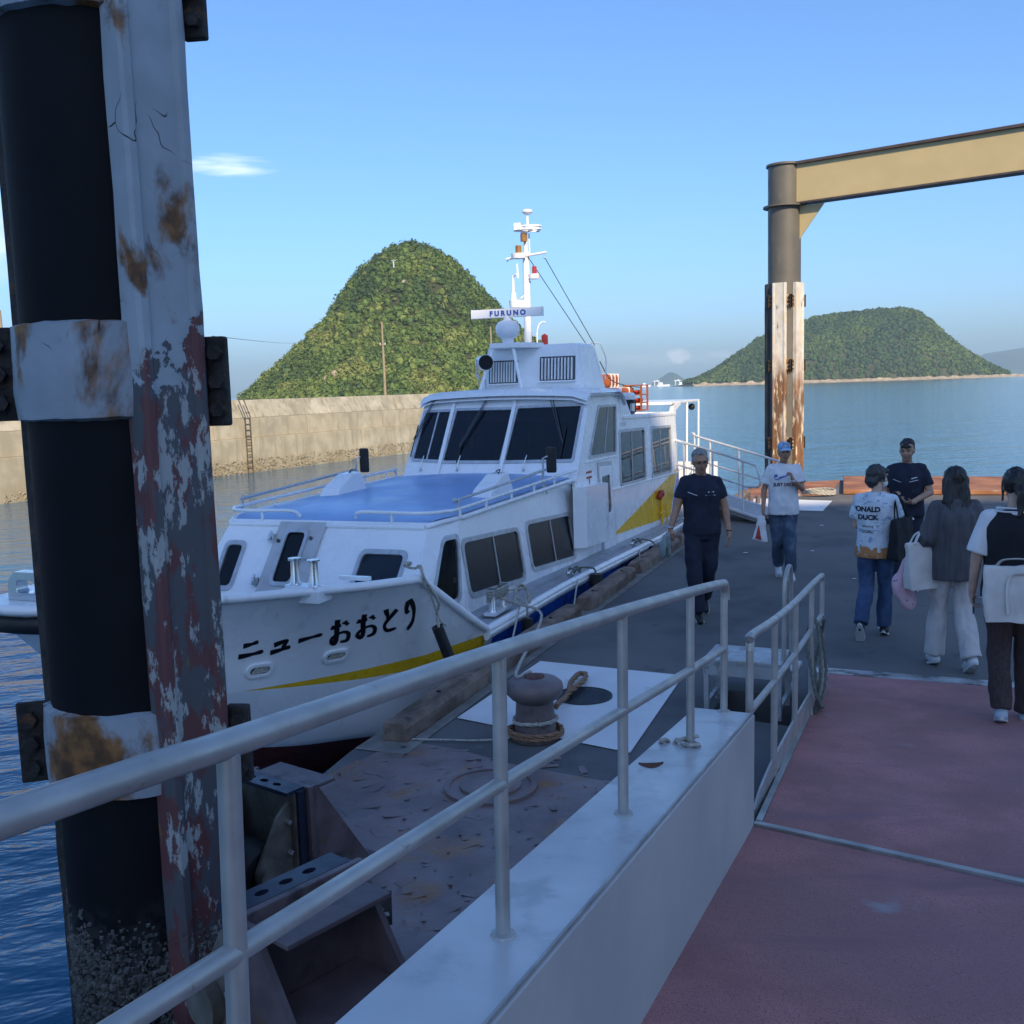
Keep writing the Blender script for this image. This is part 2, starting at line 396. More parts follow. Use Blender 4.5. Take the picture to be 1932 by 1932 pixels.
while len(pts) < 6200:
    x = HC[0] + rnd.uniform(-95, 98); y = HC[1] + rnd.uniform(-115, 35); h = hill_h(x, y)
    if h < .8: continue
    tone = fbm(x, y, 22) + .5 * fbm(x + 90, y, 7, 2) + (.35 if h < 30 else 0)
    mi = 3 if tone < -.35 else 0 if tone < .05 else 1 if tone < .42 else 2 if tone < .8 else 4
    if rnd.random() < .14: mi = rnd.randrange(5)
    pts.append((x, y, h + WATER + 1.0, rnd.choice((1.1, 1.4, 1.7, 2.0, 2.3, 2.9)), mi))
forest('forest', pts, protos, 'broadleaf trees covering the steep cone shaped hill')
# bare rock patches on the slope and foot
for k, (x, y, s) in enumerate(((-72, 434, 2.2), (-76, 433, 1.8), (-31, 432, 1.6), (-46, 478, 1.8))):
    q = MB(); q.ball((0, 0, 0), (s, s * .8, s * .9), 10); q.v = [tuple(Vector(v) * (1 + .25 * noise.noise(Vector(v) * .8 + Vector((k * 7, 0, 0))))) for v in q.v]
    q.build('rock_outcrop', M['rock'], smooth=30, loc=(x, y, hill_h(x, y) + WATER + 1.6), cat='rock', group='bare rock patches on the cone shaped hill', label='pale bare rock patch among the trees of the cone shaped hill')

# the long island across the bay
ID = 1400.
IP = [(1290, 738), (1330, 714), (1370, 694), (1445, 641), (1510, 618), (1560, 606), (1620, 591), (1690, 588), (1735, 586), (1760, 596), (1800, 636), (1850, 676), (1890, 702), (1912, 709)]
IPW = [((px - 966) / 1932 * ID, max(0, (734 - .03 * (px - 966) - py)) / 1932 * ID) for px, py in IP]
def isl_h(x, y):
    t = (x - IPW[0][0]) / (IPW[-1][0] - IPW[0][0])
    if t < 0 or t > 1: return -4
    ridge = interp(IPW, x); d = (y - ID - 60 * t) / (95 + 45 * math.sin(PI * t))
    return ridge * max(0, 1 - d * d) ** .8 * (1 + .10 * fbm(x, y, 70)) + (2.0 if abs(d) < 1 else -4) - (1 - clamp(ridge / 25)) * 1.5
X0, X1 = IPW[0][0] - 10, IPW[-1][0] + 10
mb = MB(); mb.grid(lambda i, j: (lerp(X0, X1, i / 110), ID - 170 + 450 * j / 70, isl_h(lerp(X0, X1, i / 110), ID - 170 + 450 * j / 70) + WATER), 110, 70)
mb.build('island', M['soil'], smooth=60, kind='structure', label='long low wooded island across the bay')
protos2 = [clump_proto(22, 40 + i, .40) for i in range(6)]
pts = []
while len(pts) < 6500:
    x = rnd.uniform(X0, X1); y = ID + rnd.uniform(-150, 60); h = isl_h(x, y)
    if h < 3.0: continue
    tone = fbm(x, y, 60) + .6 * fbm(x, y + 50, 18, 2); mi = 3 if tone < -.2 else 0 if tone < .25 else 1 if tone < .7 else 2
    pts.append((x, y, h + WATER + 1.5, rnd.uniform(2.4, 4.6), mi))
forest('forest', pts, protos2, 'dense woodland covering the long island across the bay')
q = MB()                                                      # pale rocky shore
q.grid(lambda i, j: (lerp(X0 + 8, X1 - 8, i / 120), ID - 108 + 60 * ((i / 120)) - 42 * math.sin(PI * i / 120) + j * 3.2, WATER + (-.5 + j * 1.3) * (1 + .8 * noise.noise(Vector((i * .4, j, 3))))), 120, 3)
q.build('shore', M['rock'], kind='structure', label='pale rocky shore at the foot of the island')

# far mountains, pale with distance
M['far'] = mat('far_forest', (.045, .070, .035), .95, var=.3, vscale=.004)
def far_mountain(label, prof, D, depth):
    W = [((px - 966) / 1932 * D, max(0, (734 - .03 * (px - 966) - py)) / 1932 * D) for px, py in prof]
    mb = MB(); n = 60
    def fn(i, j):
        x = lerp(W[0][0], W[-1][0], i / n); d = (j / 16) * 2 - 1
        return (x, D + d * depth, WATER - 3 + (interp(W, x) + 3) * (max(0, 1 - d * d) ** .7) * (1 + .06 * fbm(x, d * depth, D * .03)))
    mb.grid(fn, n, 16); mb.build('mountain', M['far'], smooth=60, kind='structure', label=label)
far_mountain('pale blue pointed mountain beyond the strait', [(1205, 738), (1240, 724), (1253, 713), (1262, 706), (1270, 701), (1277, 704), (1287, 713), (1296, 722), (1330, 735)], 6500, 350)
far_mountain('pale blue long mountain at the picture edge beyond the island', [(1830, 712), (1868, 667), (1900, 660), (1940, 655), (2010, 640), (2090, 672), (2180, 700)], 7500, 600)
far_mountain('faint low blue hills behind the harbour cranes', [(1100, 738), (1180, 727), (1215, 725), (1240, 730), (1262, 736)], 8500, 500)

# harbour cranes and ships in the strait
def gx(px, D): return (px - 966) / 1932 * D
for px, nm in ((1244, 'white gantry crane on the far quay beside the low hills'), (1283, 'white gantry crane on the far quay below the pointed mountain')):
    D = 2300.; t = thing('gantry_crane', nm, 'crane', (gx(px, D), D, WATER + 1), 0, 'far harbour cranes'); t.scale = (.62, .62, .62)
    for sx in (-7, 7): MB().box((sx, 0, 8), (2.0, 2, 16)).build('leg', M['white'], t)
    MB().box((0, 0, 16.5), (24, 3, 2.5)).build('girder', M['white'], t); MB().box((3, 0, 19), (5, 3, 3)).build('cabin', M['white'], t)
for px, D, L, nm in ((1224, 2000., 16, 'small white ship on the strait beside the cranes'), (1256, 1900., 22, 'long white ship moored before the far cranes'), (1291, 2050., 12, 'small white vessel near the island tip')):
    t = thing('ship', nm, 'ship', (gx(px, D), D, WATER), 0, 'far ships')
    MB().hexa([(-L / 2, -2, 0), (L / 2, -2, 0), (L / 2, 2, 0), (-L / 2, 2, 0), (-L / 2 - 1, -2.5, 3), (L / 2 + 2, -2.5, 3.6), (L / 2 + 2, 2.5, 3.6), (-L / 2 - 1, 2.5, 3)]).build('hull', M['white'], t)
    MB().box((-L / 5, 0, 5.2), (L / 3, 3, 4)).build('deckhouse', M['white'], t)

# breakwater
M['conc'] = mat('sea_wall_concrete', (.40, .35, .25), .9, var=.16, vscale=1.2, bump=.3, bscale=9, bdist=.02, layers=(
    ((.26, .20, .11), (1.2, 1.2, .25), .52, .16, 6, (.9, .1, .8)), ((.30, .27, .20), (3, 3, .35), .60, .10, 6), ((.10, .065, .03), (1.5, 1.5, 1.5), .42, .10, 5, (-.25, -.6, .6)), ((.50, .45, .34), (.8, .8, .8), .63, .1, 5)))
M['concg'] = mat('sea_wall_coping_concrete', (.36, .33, .25), .92, var=.14, vscale=1.0, bump=.3, bscale=9, bdist=.02, layers=(((.24, .22, .16), (4, 4, .5), .56, .12, 6), ((.46, .42, .33), (.9, .9, .9), .6, .1, 5)))
WD = Vector((.462, .887, 0)).normalized(); WN = Vector((WD.y, -WD.x, 0))     # along the wall, and towards the camera
W0 = Vector((-17.6, 35.2, 0)) - WD * 30
bw = thing('breakwater', 'long tan concrete breakwater wall with tide stained foot', 'breakwater', tuple(W0 + Vector((0, 0, -1))))
def wl(s, d, z): return WD * s + WN * d + Vector((0, 0, z + 1))
PLEN = 6.4
for i in range(12):
    a, b = i * PLEN, (i + 1) * PLEN - .03
    j = rnd.uniform(-.015, .015)
    def slab(d0, z0, d1, z1, back, off=0): return [wl(a + off, d0 + j, z0), wl(b + off, d0 + j, z0), wl(b + off, -back, z0), wl(a + off, -back, z0), wl(a + off, d1 + j, z1), wl(b + off, d1 + j, z1), wl(b + off, -back, z1), wl(a + off, -back, z1)]
    MB().hexa(slab(.16, -2.6, .10, .56, 3.)).build('wall_panel', M['conc'], bw, bevel=.02)
    MB().hexa(slab(-.02, .562, -.05, 1.45, 2.9, 2.1)).build('wall_panel', M['conc'], bw, bevel=.02)
    MB().hexa(slab(-.12, 1.452, -.55, 2.27, 1.6, 4.0)).build('wall_panel', M['concg'], bw, bevel=.05)
    MB().hexa(slab(-1.63, 1.452, -1.63, 1.75, 3.2, 4.0)).build('walkway_slab', M['concg'], bw, bevel=.02)
M['oyster'] = mat('oyster_shell', (.27, .235, .17), .85, var=.5, vscale=9)
q = MB(); g = random.Random(3)
for k in range(2600):
    s = g.uniform(24, 70); zz = -1.05 + .55 * g.random() ** 1.3 + (.12 if s > 40 else -.15); r = g.uniform(.015, .05); c = wl(s, .15, zz)
    e = WD * r * g.uniform(.6, 1.4); u_ = Vector((0, 0, r * g.uniform(.6, 1.5))); o = WN * r * g.uniform(.4, 1.2)
    q.add([c - e - u_, c + e - u_, c + e * .4 + u_, c - e * .6 + u_, c + o], [(0, 1, 4), (1, 2, 4), (2, 3, 4), (3, 0, 4)])
q.build('oyster_shells', M['oyster'], bw, kind='stuff')
M['ladder'] = mat('ladder_metal', (.12, .09, .05), .6, .3, var=.25)
def wall_s(px, py, z):                                        # distance along the wall of a photo point on its face
    d = pix_dir(px, py); p = Vector((0, 0, CAM_H)); tt = ((W0 - p).dot(WN)) / d.dot(WN); return (p + d * tt - W0).dot(WD)
s0 = wall_s(462, 820, 1); lad = thing('wall_ladder', 'thin metal ladder fixed to the breakwater wall', 'ladder', tuple(W0 + WD * s0 + WN * .22 + Vector((0, 0, -1))))
for k in (-.16, .16): MB().tube([WD * k + Vector((0, 0, -.3)), WD * k + Vector((0, 0, 2.55)), WD * k + WN * -.35 + Vector((0, 0, 3.35))], .030, 6).build('stile', M['ladder'], lad)
for k in range(11): MB().cyl(WD * -.16 + Vector((0, 0, .0 + k * .27)), WD * .16 + Vector((0, 0, .0 + k * .27)), .020, 6).build('rung', M['ladder'], lad)

# poles on the breakwater walkway
M['wood'] = mat('pole_wood', (.30, .24, .16), .85, var=.2, vscale=(20, 20, 2))
def on_wall(px, back):                                        # walkway point seen at photo column px
    d = pix_dir(px, 745); k = ((W0 - WN * back).dot(WN)) / (d.dot(WN)); p = Vector((d.x * k, d.y * k, .75)); return p
def wood_pole(px, h, label, arm=True):
    t = thing('utility_pole', label, 'pole', tuple(on_wall(px, 2.4) + Vector((0, 0, 1.0))), 0, 'poles along the breakwater')
    MB().tube([(0, 0, 0), (-.02, 0, h)], [.085, .055], 8).build('shaft', M['wood'], t)
    if arm: MB().box((-.02, -.06, h * .72), (.34, .05, .05)).build('crossarm', M['wood'], t)
    for k in (-.14, .14):
        if arm: MB().cyl((k - .02, -.06, h * .72 + .02), (k - .02, -.06, h * .72 + .12), .025, 6).build('insulator', M['white'], t)
    return t
wood_pole(727, 4.75, 'bare wooden pole with short crossarm standing before the cone shaped hill')
wood_pole(14, 4.1, 'wooden pole on the breakwater at the picture edge beyond the rusty pile', False)
wood_pole(930, 5.0, 'thin pole seen behind the radar scanner', False)
lp = on_wall(1016, 2.2); lp.z = 1.75
t = thing('lamp_post', 'curved white street lamp seen behind the boat mast', 'street lamp', tuple(lp))
hh = 5.6
MB().tube(crpath([(0, 0, 0), (0, 0, hh * .7), (.02, 0, hh * .86), (.16, 0, hh * .96), (.42, 0, hh)], 5), .045, 8).build('post', M['white'], t, smooth=40)
MB().ball((.55, 0, hh - .03), (.17, .1, .07), 10).build('lamp_head', M['white'], t, smooth=40)
# thin wire crossing behind the pile to the hill
a = Vector(pix_dir(400, 634)) * 70 + Vector((0, 0, CAM_H)); b = Vector(pix_dir(575, 642)) * 420 + Vector((0, 0, CAM_H))
MB().tube([lerp(a, b, k / 12) - Vector((0, 0, math.sin(PI * k / 12) * .8)) for k in range(13)], .022, 5).build('power_line', M['rubber'], label='thin power line running towards the cone shaped hill', cat='wire')
# white marker on the hill
hx = -51.5; hy = 486.; t = thing('survey_marker', 'small white cross shaped marker high on the cone shaped hill', 'marker', (hx, hy, hill_h(hx, hy) + 2))
MB().box((0, 0, 2.6), (.55, .3, 3.6)).build('mast', M['frame'], t); MB().box((0, 0, 4.0), (2.0, .3, .35)).build('arm', M['frame'], t)

# air: one even box of haze around everything
hz = bpy.data.materials.new('haze_air'); hz.use_nodes = True; t = hz.node_tree; t.nodes.clear()
pv = t.nodes.new('ShaderNodeVolumePrincipled'); pv.inputs['Color'].default_value = (.62, .86, 1, 1); pv.inputs['Density'].default_value = 1.6e-4; pv.inputs['Anisotropy'].default_value = .1
t.links.new(pv.outputs[0], t.nodes.new('ShaderNodeOutputMaterial').inputs['Volume'])
HAZE_TOP = 300.
MB().box((0, 4300, (HAZE_TOP - 3) / 2), (13000, 11000, HAZE_TOP + 3)).build('haze', hz, kind='stuff', label='thin blue sea haze over the bay')

# unseen block, added and shaped behind the photographer to cast the quay's shade
M['bwall'] = mat('block_wall', (.55, .54, .51), .85, var=.06)
M['bglass'] = mat('block_window_glass', (.03, .04, .05), .08, var=.1)
AR = Vector((-.30, .954, 0)).normalized(); AS = Vector((.954, .30, 0)).normalized()
def bp(rho, sig): return AR * rho + AS * sig
BH = 43.6; org = bp(-56, 2)
bd = thing('shade_block', 'unseen tall pale block added behind the photographer to shade the quay', 'shade block', (org.x, org.y, -1.5))
foot = [bp(-45, -9), bp(-45, 5.5), bp(-48.5, 14), bp(-50.7, 20), bp(-53.7, 36), bp(-70, 36), bp(-68, -9)]
q = MB(); n = len(foot); q.add([tuple(p - org) for p in foot] + [tuple(p - org + Vector((0, 0, BH + 1.5))) for p in foot], [tuple(range(n - 1, -1, -1)), tuple(range(n, 2 * n))] + [(i, (i + 1) % n, n + (i + 1) % n, n + i) for i in range(n)])
q.build('wall', M['bwall'], bd)
wme = None
for fl in range(12):
    for k in range(4):
        c = bp(-44.97, -6.9 + k * 3.2) - org + Vector((0, 0, 3.2 + fl * 3.2)); q = MB(); q.bar(c - AS * 1.0, c + AS * 1.0, .1, 1.5); q.build('window', M['bglass'], bd)
# ---------------------------------------------------------------- pontoon
BA = Vector((.368, .930, 0)).normalized(); BL = Vector((-BA.y, BA.x, 0)); BO = Vector((-.85, 6.9, 0))   # quay edge line: along (away), outward (to the boat)
def q2(t, s): p = BO + BA * t + BL * s; return (p.x, p.y)
M['asphalt'] = mat('quay_asphalt', (.115, .118, .120), .88, var=.22, vscale=1.3, bump=.6, bscale=150, bdist=.006, layers=(((.150, .146, .138), (.33, .33, .33), .52, .10, 7), ((.145, .142, .135), 1.1, .60, .12, 6), ((.075, .078, .082), (.55, .22, .5), .63, .05, 7), ((.24, .24, .235), 170., .74, .03, 2), ((.075, .078, .08), 2.4, .66, .08, 5)))
M['plate'] = mat('painted_steel_deck', (.20, .150, .148), .42, var=.25, vscale=2.2, bump=.35, bscale=26, bdist=.01, layers=(
    ((.27, .140, .065), 2.6, .60, .08, 8), ((.14, .115, .12), 1.7, .60, .10, 6), ((.24, .20, .19), 9., .68, .03, 6), ((.45, .44, .43), 22., .76, .015, 4)))
M['rustdeck'] = mat('rusty_steel_deck', (.34, .145, .065), .75, var=.25, vscale=1.5, bump=.3, bscale=30, layers=(((.22, .08, .035), 1.2, .56, .1, 7), ((.42, .36, .31), 1.0, .66, .06, 6)))
M['whitepatch'] = mat('white_deck_paint', (.74, .75, .75), .55, var=.06, vscale=2, bump=.12, bscale=50, layers=(((.36, .37, .37), 2.6, .66, .06, 7), ((.10, .10, .10), 45., .78, .02, 3)))
M['conckerb'] = mat('kerb_concrete', (.21, .155, .12), .9, var=.25, vscale=7, bump=.2, bscale=40, bdist=.005, layers=(((.10, .068, .05), (1.6, 6, 6), .56, .10, 7), ((.055, .05, .045), 9., .66, .06, 6), ((.55, .54, .50), 13., .745, .015, 4)))
M['darkpit'] = mat('near_black_steel', (.02, .02, .022), .8, var=.3)  # near-black; on the floor under the stool it stands in for shade
pile_c = Vector((-1.58, 4.16, 0))
edge = [q2(-5.2, .2), q2(-3.35, .2)]
# notch round the near pile
nc = Vector((pile_c.x, pile_c.y)); 
edge += [(-1.66 + .62 * .93 - .0, 3.42), (-.98, 3.95), (-1.05, 4.62), (-1.38, 5.05)]
edge = [q2(-5.2, .2), (-2.03, 3.62), (-1.50, 3.42), (-1.08, 3.72), (-1.10, 4.50), (-1.24, 4.85), (-1.60, 5.10)]
far_left = q2(16.9, .2)
outline = edge + [q2(-.3, .2), q2(8, .2), far_left, (5.85, 24.0), (7.9, 24.45), (11.25, 23.12), (15.8, 21.4), q2(12, -10.5), q2(-5.2, -10.5)]
shade_pit = [(1.40, 7.25), (1.66, 7.86), (2.14, 7.60), (1.90, 6.95)]  # recess added to give the dark shadow under the step stool
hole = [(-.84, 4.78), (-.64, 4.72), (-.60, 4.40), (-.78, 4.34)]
def ccw(p): return p if sum(a[0] * b[1] - b[0] * a[1] for a, b in zip(p, p[1:] + p[:1])) > 0 else p[::-1]
def flat(u, v, w_): return (u, v, w_)
MB().plate(ccw(outline), [ccw(shade_pit), ccw(hole)], flat, -1.35, -.006).build('pontoon', M['asphalt'], kind='structure', label='floating pontoon deck surfaced with dark asphalt', cat=None)
MB().plate(ccw(shade_pit), [], flat, -1.2, -.75).build('recess_floor', M['darkpit'], kind='structure')
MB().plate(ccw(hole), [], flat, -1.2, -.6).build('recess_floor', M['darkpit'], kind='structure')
MB().bar((1.50, 7.10, -.10), (2.02, 6.86, -.10), .10, .07).build('recess_beam', mat('yellow_steel_beam', (.40, .32, .14), .6, layers=(((.15, .07, .03), 6., .6, .08, 6),)), kind='structure')
# bare painted steel deck at the near end
steel = edge + [q2(-1, .19), (-.80, 6.88), (-.40, 6.66), (-.09, 6.39), (.53, 6.02), (1.9, 5.2), q2(-5.2, -7)]
MB().plate(ccw(steel), [ccw(hole)], flat, -.005, .0).build('steel_deck', M['plate'], kind='structure', label='weathered brown painted steel deck of the pontoon')
# curled flakes of paint lying on the steel deck
g = random.Random(11); q = MB()
def flake(c, s, a, lift):
    n = 4; ca, sa = math.cos(a), math.sin(a); pts = []
    for i in range(n + 1):
        x = (i / n - .5) * s * 2; zz = lift * (i / n) ** 2
        for y in (-s * .5 * (1 - .4 * (i / n)), s * .5 * (1 - .3 * abs(i / n - .5))): pts.append((c[0] + ca * x - sa * y, c[1] + sa * x + ca * y, .001 + zz))
    q.add(pts, [(2 * i, 2 * i + 1, 2 * i + 3, 2 * i + 2) for i in range(n)])
cnt = 0
while cnt < 420:
    x, y = g.uniform(-1.2, 1.1), g.uniform(3.6, 6.8)
    t_ = (Vector((x, y, 0)) - BO)
    if t_.dot(BL) > .1 or (Vector((x, y)) - nc).length < .75 or x * .5 + y > 6.62: continue
    flake((x, y), g.choice((.008, .012, .016, .022, .03, .05)) * g.uniform(.7, 1.3), g.uniform(0, 6.3), g.uniform(.002, .012)); cnt += 1
q.build('paint_flakes', M['plate'], kind='stuff', label='curled flakes of peeling paint on the steel deck', smooth=60)
# painted patches
def sheet(name, pts, z, material, **k): return MB().plate(ccw(pts), [], flat, z - .003, z).build(name, material, **k)
sheet('white_patch', [(.21, 8.84), (1.38, 8.26), (.73, 6.50), (-.45, 7.33)], .004, M['whitepatch'], kind='structure', label='white painted square on the quay under the bollard')
sheet('white_patch', [(5.05, 21.1), (6.38, 20.25), (5.72, 18.7), (4.35, 19.4)], .004, M['whitepatch'], kind='structure', label='white painted square at the far end of the quay')
sheet('rusty_plate', [far_left, (5.85, 24.0), (7.9, 24.42), (6.6, 21.2), (5.05, 21.35)], .006, M['rustdeck'], kind='structure', label='rusty steel deck plate at the far corner of the quay')
MB().plate(ccw([(7.95, 24.40), (11.25, 23.08), (15.7, 21.4), (15.2, 18.6), (6.95, 21.35)]), [], flat, .0, .10).build('rusty_plate', M['rustdeck'], kind='structure', bevel=.02, label='raised rusty steel plate along the far edge of the quay')
sheet('kerb_strip', [q2(-.25, .19), q2(16.6, .19), q2(16.6, -.16), q2(-.25, -.20)], .003, mat('kerb_foot_concrete', (.20, .19, .17), .9, var=.25, vscale=5, bump=.3, bscale=60), kind='structure', label='narrow concrete strip under the quay kerbs')
# bits of litter: pale leaves and shells on the asphalt
for k in range(16):
    x, y = g.uniform(1.8, 5.5), g.uniform(8.8, 17)
    MB().ball((0, 0, .006), (g.uniform(.02, .045), .015, .006), 8).build('litter_scrap', M['whitepatch'], loc=(x, y, 0), cat='litter', group='pale scraps lying on the asphalt', label='tiny pale scrap lying on the asphalt')

# kerbs along the edge
def kerb(t0, t1, label, twist=0.):
    L = t1 - t0; c = q2((t0 + t1) / 2, -.01)
    t = thing('quay_kerb', label, 'kerb', (c[0], c[1], 0), math.atan2(BA.y, BA.x) + twist, 'kerb beams along the quay edge')
    q = MB(); n = 14
    prof = [(-.10, 0), (.10, 0), (.10, .105), (.07, .148), (-.07, .148), (-.10, .105)]
    vs = []
    for i in range(n + 1):
        x = (i / n - .5) * L; e = min(i, n - i); sh = .94 if e == 0 else 1
        for y, z in prof:
            k = noise.noise(Vector((x * 3 + t0 * 5, y * 9, z * 9))) * .004; vs.append((x, y * sh + k, max(0, z * (sh if z > .1 else 1) + (k if z > .1 else 0))))
    fs = [tuple(range(5, -1, -1)), tuple(n * 6 + k for k in range(6))]
    for i in range(n):
        for k in range(6): fs.append((i * 6 + k, i * 6 + (k + 1) % 6, (i + 1) * 6 + (k + 1) % 6, (i + 1) * 6 + k))
    q.add(vs, fs); q.build('beam', M['conckerb'], t, bevel=.012)
    for k in (-.32, .32): MB().cyl((k * L, 0, .13), (k * L, 0, .158), .018, 6).build('bolt', M['darkpit'], t)
kerb(-.05, 3.95, 'longest stained kerb beam lying under the bow name')
kerb(4.28, 6.25, 'kerb beam beside the boat between second and third black fender', .01)
kerb(6.5, 8.75, 'kerb beam just behind the man with grey gloves', -.008)
kerb(8.95, 10.9, 'kerb beam next to the hand holding grey gloves')
kerb(11.2, 13.3, 'kerb beam hidden behind the man in navy overalls')
kerb(13.6, 15.8, 'farthest kerb beam beside the gangway')

# bollard, hatch cover and ropes
M['bollard'] = mat('bollard_paint', (.17, .13, .128), .5, var=.15, bump=.2, bscale=40, layers=(((.09, .072, .075), 9., .62, .08, 6),))
bx, by = .118, 6.87
t = thing('mooring_bollard', 'mushroom shaped brown iron bollard on white painted square', 'bollard', (bx, by, 0))
MB().lathe([(.17, 0), (.17, .02), (.145, .03), (.140, .09), (.132, .22), (.130, .26), (.165, .285), (.192, .315), (.200, .35), (.194, .385), (.165, .41), (.10, .425), (.045, .43), (.001, .432)], n=32).build('body', M['bollard'], t, smooth=50)
MB().lathe([(.075, .422), (.07, .438), (.035, .446), (.001, .448)], n=9).build('cap', mat('rusty_cap', (.13, .06, .045), .8, var=.4, vscale=25, bump=.5), t, smooth=40)
def twist_rope(path, r, material, name, parent=None, **k):
    """three-strand laid rope"""
    P = [Vector(p) for p in path]; L = [0]
    for a_, b_ in zip(P, P[1:]): L.append(L[-1] + (b_ - a_).length)
    step = max(r * 1.1, L[-1] / 420); n = max(4, int(L[-1] / step)); S = []
    j = 0
    for i in range(n + 1):
        d = L[-1] * i / n
        while j < len(L) - 2 and L[j + 1] < d: j += 1
        S.append(P[j].lerp(P[j + 1], (d - L[j]) / max(1e-6, L[j + 1] - L[j])))
    q = MB(); x = (S[1] - S[0]).orthogonal().normalized()
    fr = []
    for i in range(n + 1):
        tt = (S[min(i + 1, n)] - S[max(i - 1, 0)]).normalized(); x = (x - tt * x.dot(tt)).normalized(); fr.append((x.copy(), tt.cross(x)))
    for s_ in range(3):
        q.tube([S[i] + fr[i][0] * (math.cos(i * step / r * .42 + s_ * 2.094) * r * .5) + fr[i][1] * (math.sin(i * step / r * .42 + s_ * 2.094) * r * .5) for i in range(n + 1)], r * .56, 6)
    return q.build(name, material, parent, smooth=70, **k)
def ring(c, r, z, turns=1., n=28, a0=0, wob=.004, dz=0):
    return [(c[0] + (r + wob * math.sin(5 * a)) * math.cos(a0 + a), c[1] + (r + wob * math.cos(3 * a)) * math.sin(a0 + a), z + dz * a / (2 * PI) + wob * math.sin(2 * a)) for a in (2 * PI * turns * i / n for i in range(n + 1))]
twist_rope(ring((bx, by), 0.185, .018, 1.9, 52, 0, .006, .026), .016, M['ropeb'], 'rope_coil', label='thick brown rope wound round the foot of the bollard', cat='rope')
twist_rope(ring((bx, by), .150, .12, 1.15, 30, 1, .004, .02), .014, M['rope'], 'rope_coil', label='thin pale rope wound round the waist of the bollard', cat='rope')
hc = (.515, 7.76)
lp_ = [(bx + .15, by + .13, .17), (.29, 7.22, .12), (.36, 7.55, .06), (.40, 7.72, .05), (.43, 7.98, .05), (.49, 8.20, .045), (.53, 8.27, .045), (.57, 8.22, .045), (.53, 8.02, .05), (.44, 7.78, .06), (.38, 7.66, .055)]
twist_rope(crpath(lp_, 7), .022, M['ropeb'], 'rope_loop', label='brown spliced rope eye lying across the round manhole cover', cat='rope')
M['castiron'] = mat('cast_iron', (.045, .055, .065), .6, .3, var=.2)
t = thing('manhole_cover', 'round ribbed iron manhole cover on the white square', 'manhole cover', (hc[0], hc[1], 0))
MB().lathe([(.225, .004), (.225, .016), (.205, .016), (.205, .010), (.001, .010)], n=40).build('rim', M['castiron'], t, smooth=30)
for i in range(-9, 10):
    x = i * .0205; h_ = math.sqrt(max(0, .198 ** 2 - x * x))
    if h_ > .03: MB().box((x, 0, .0125), (.010, 2 * h_, .006)).build('rib', M['castiron'], t)
t = thing('round_hatch', 'round raised steel hatch in the brown steel deck', 'hatch', (-.18, 5.98, 0))
MB().lathe([(.285, .0), (.285, .02), (.25, .022), (.25, .012), (.19, .012)], n=36).build('rim', M['plate'], t, smooth=30)
MB().lathe([(.188, .004), (.188, .028), (.17, .036), (.001, .040)], n=36).build('lid', M['plate'], t, smooth=30)
MB().lathe([(.09, .0), (.08, .04), (.07, .06), (.001, .065)], n=16).build('far_stub', M['bollard'], None, smooth=40, loc=(6.0, 21.3, 0), label='low iron stub on the far corner of the quay', cat='bollard')
twist_rope(ring((6.45, 21.35), .34, .03, 2.9, 60, 0, .02, .03), .022, M['rope'], 'rope_coil', label='pale rope coil on the quay by the far pile', cat='rope')
for k in (0, .14):
    MB().cyl((0, 0, 0), (0, 0, .16), .05, 8).build('iron_stud', M['bollard'], loc=(4.75 + k, 20.2, 0), label=('iron stud nearer the boat beside the far white square', 'iron stud touching the far white square beside its twin')[k > 0], cat='stud', group='paired iron studs')

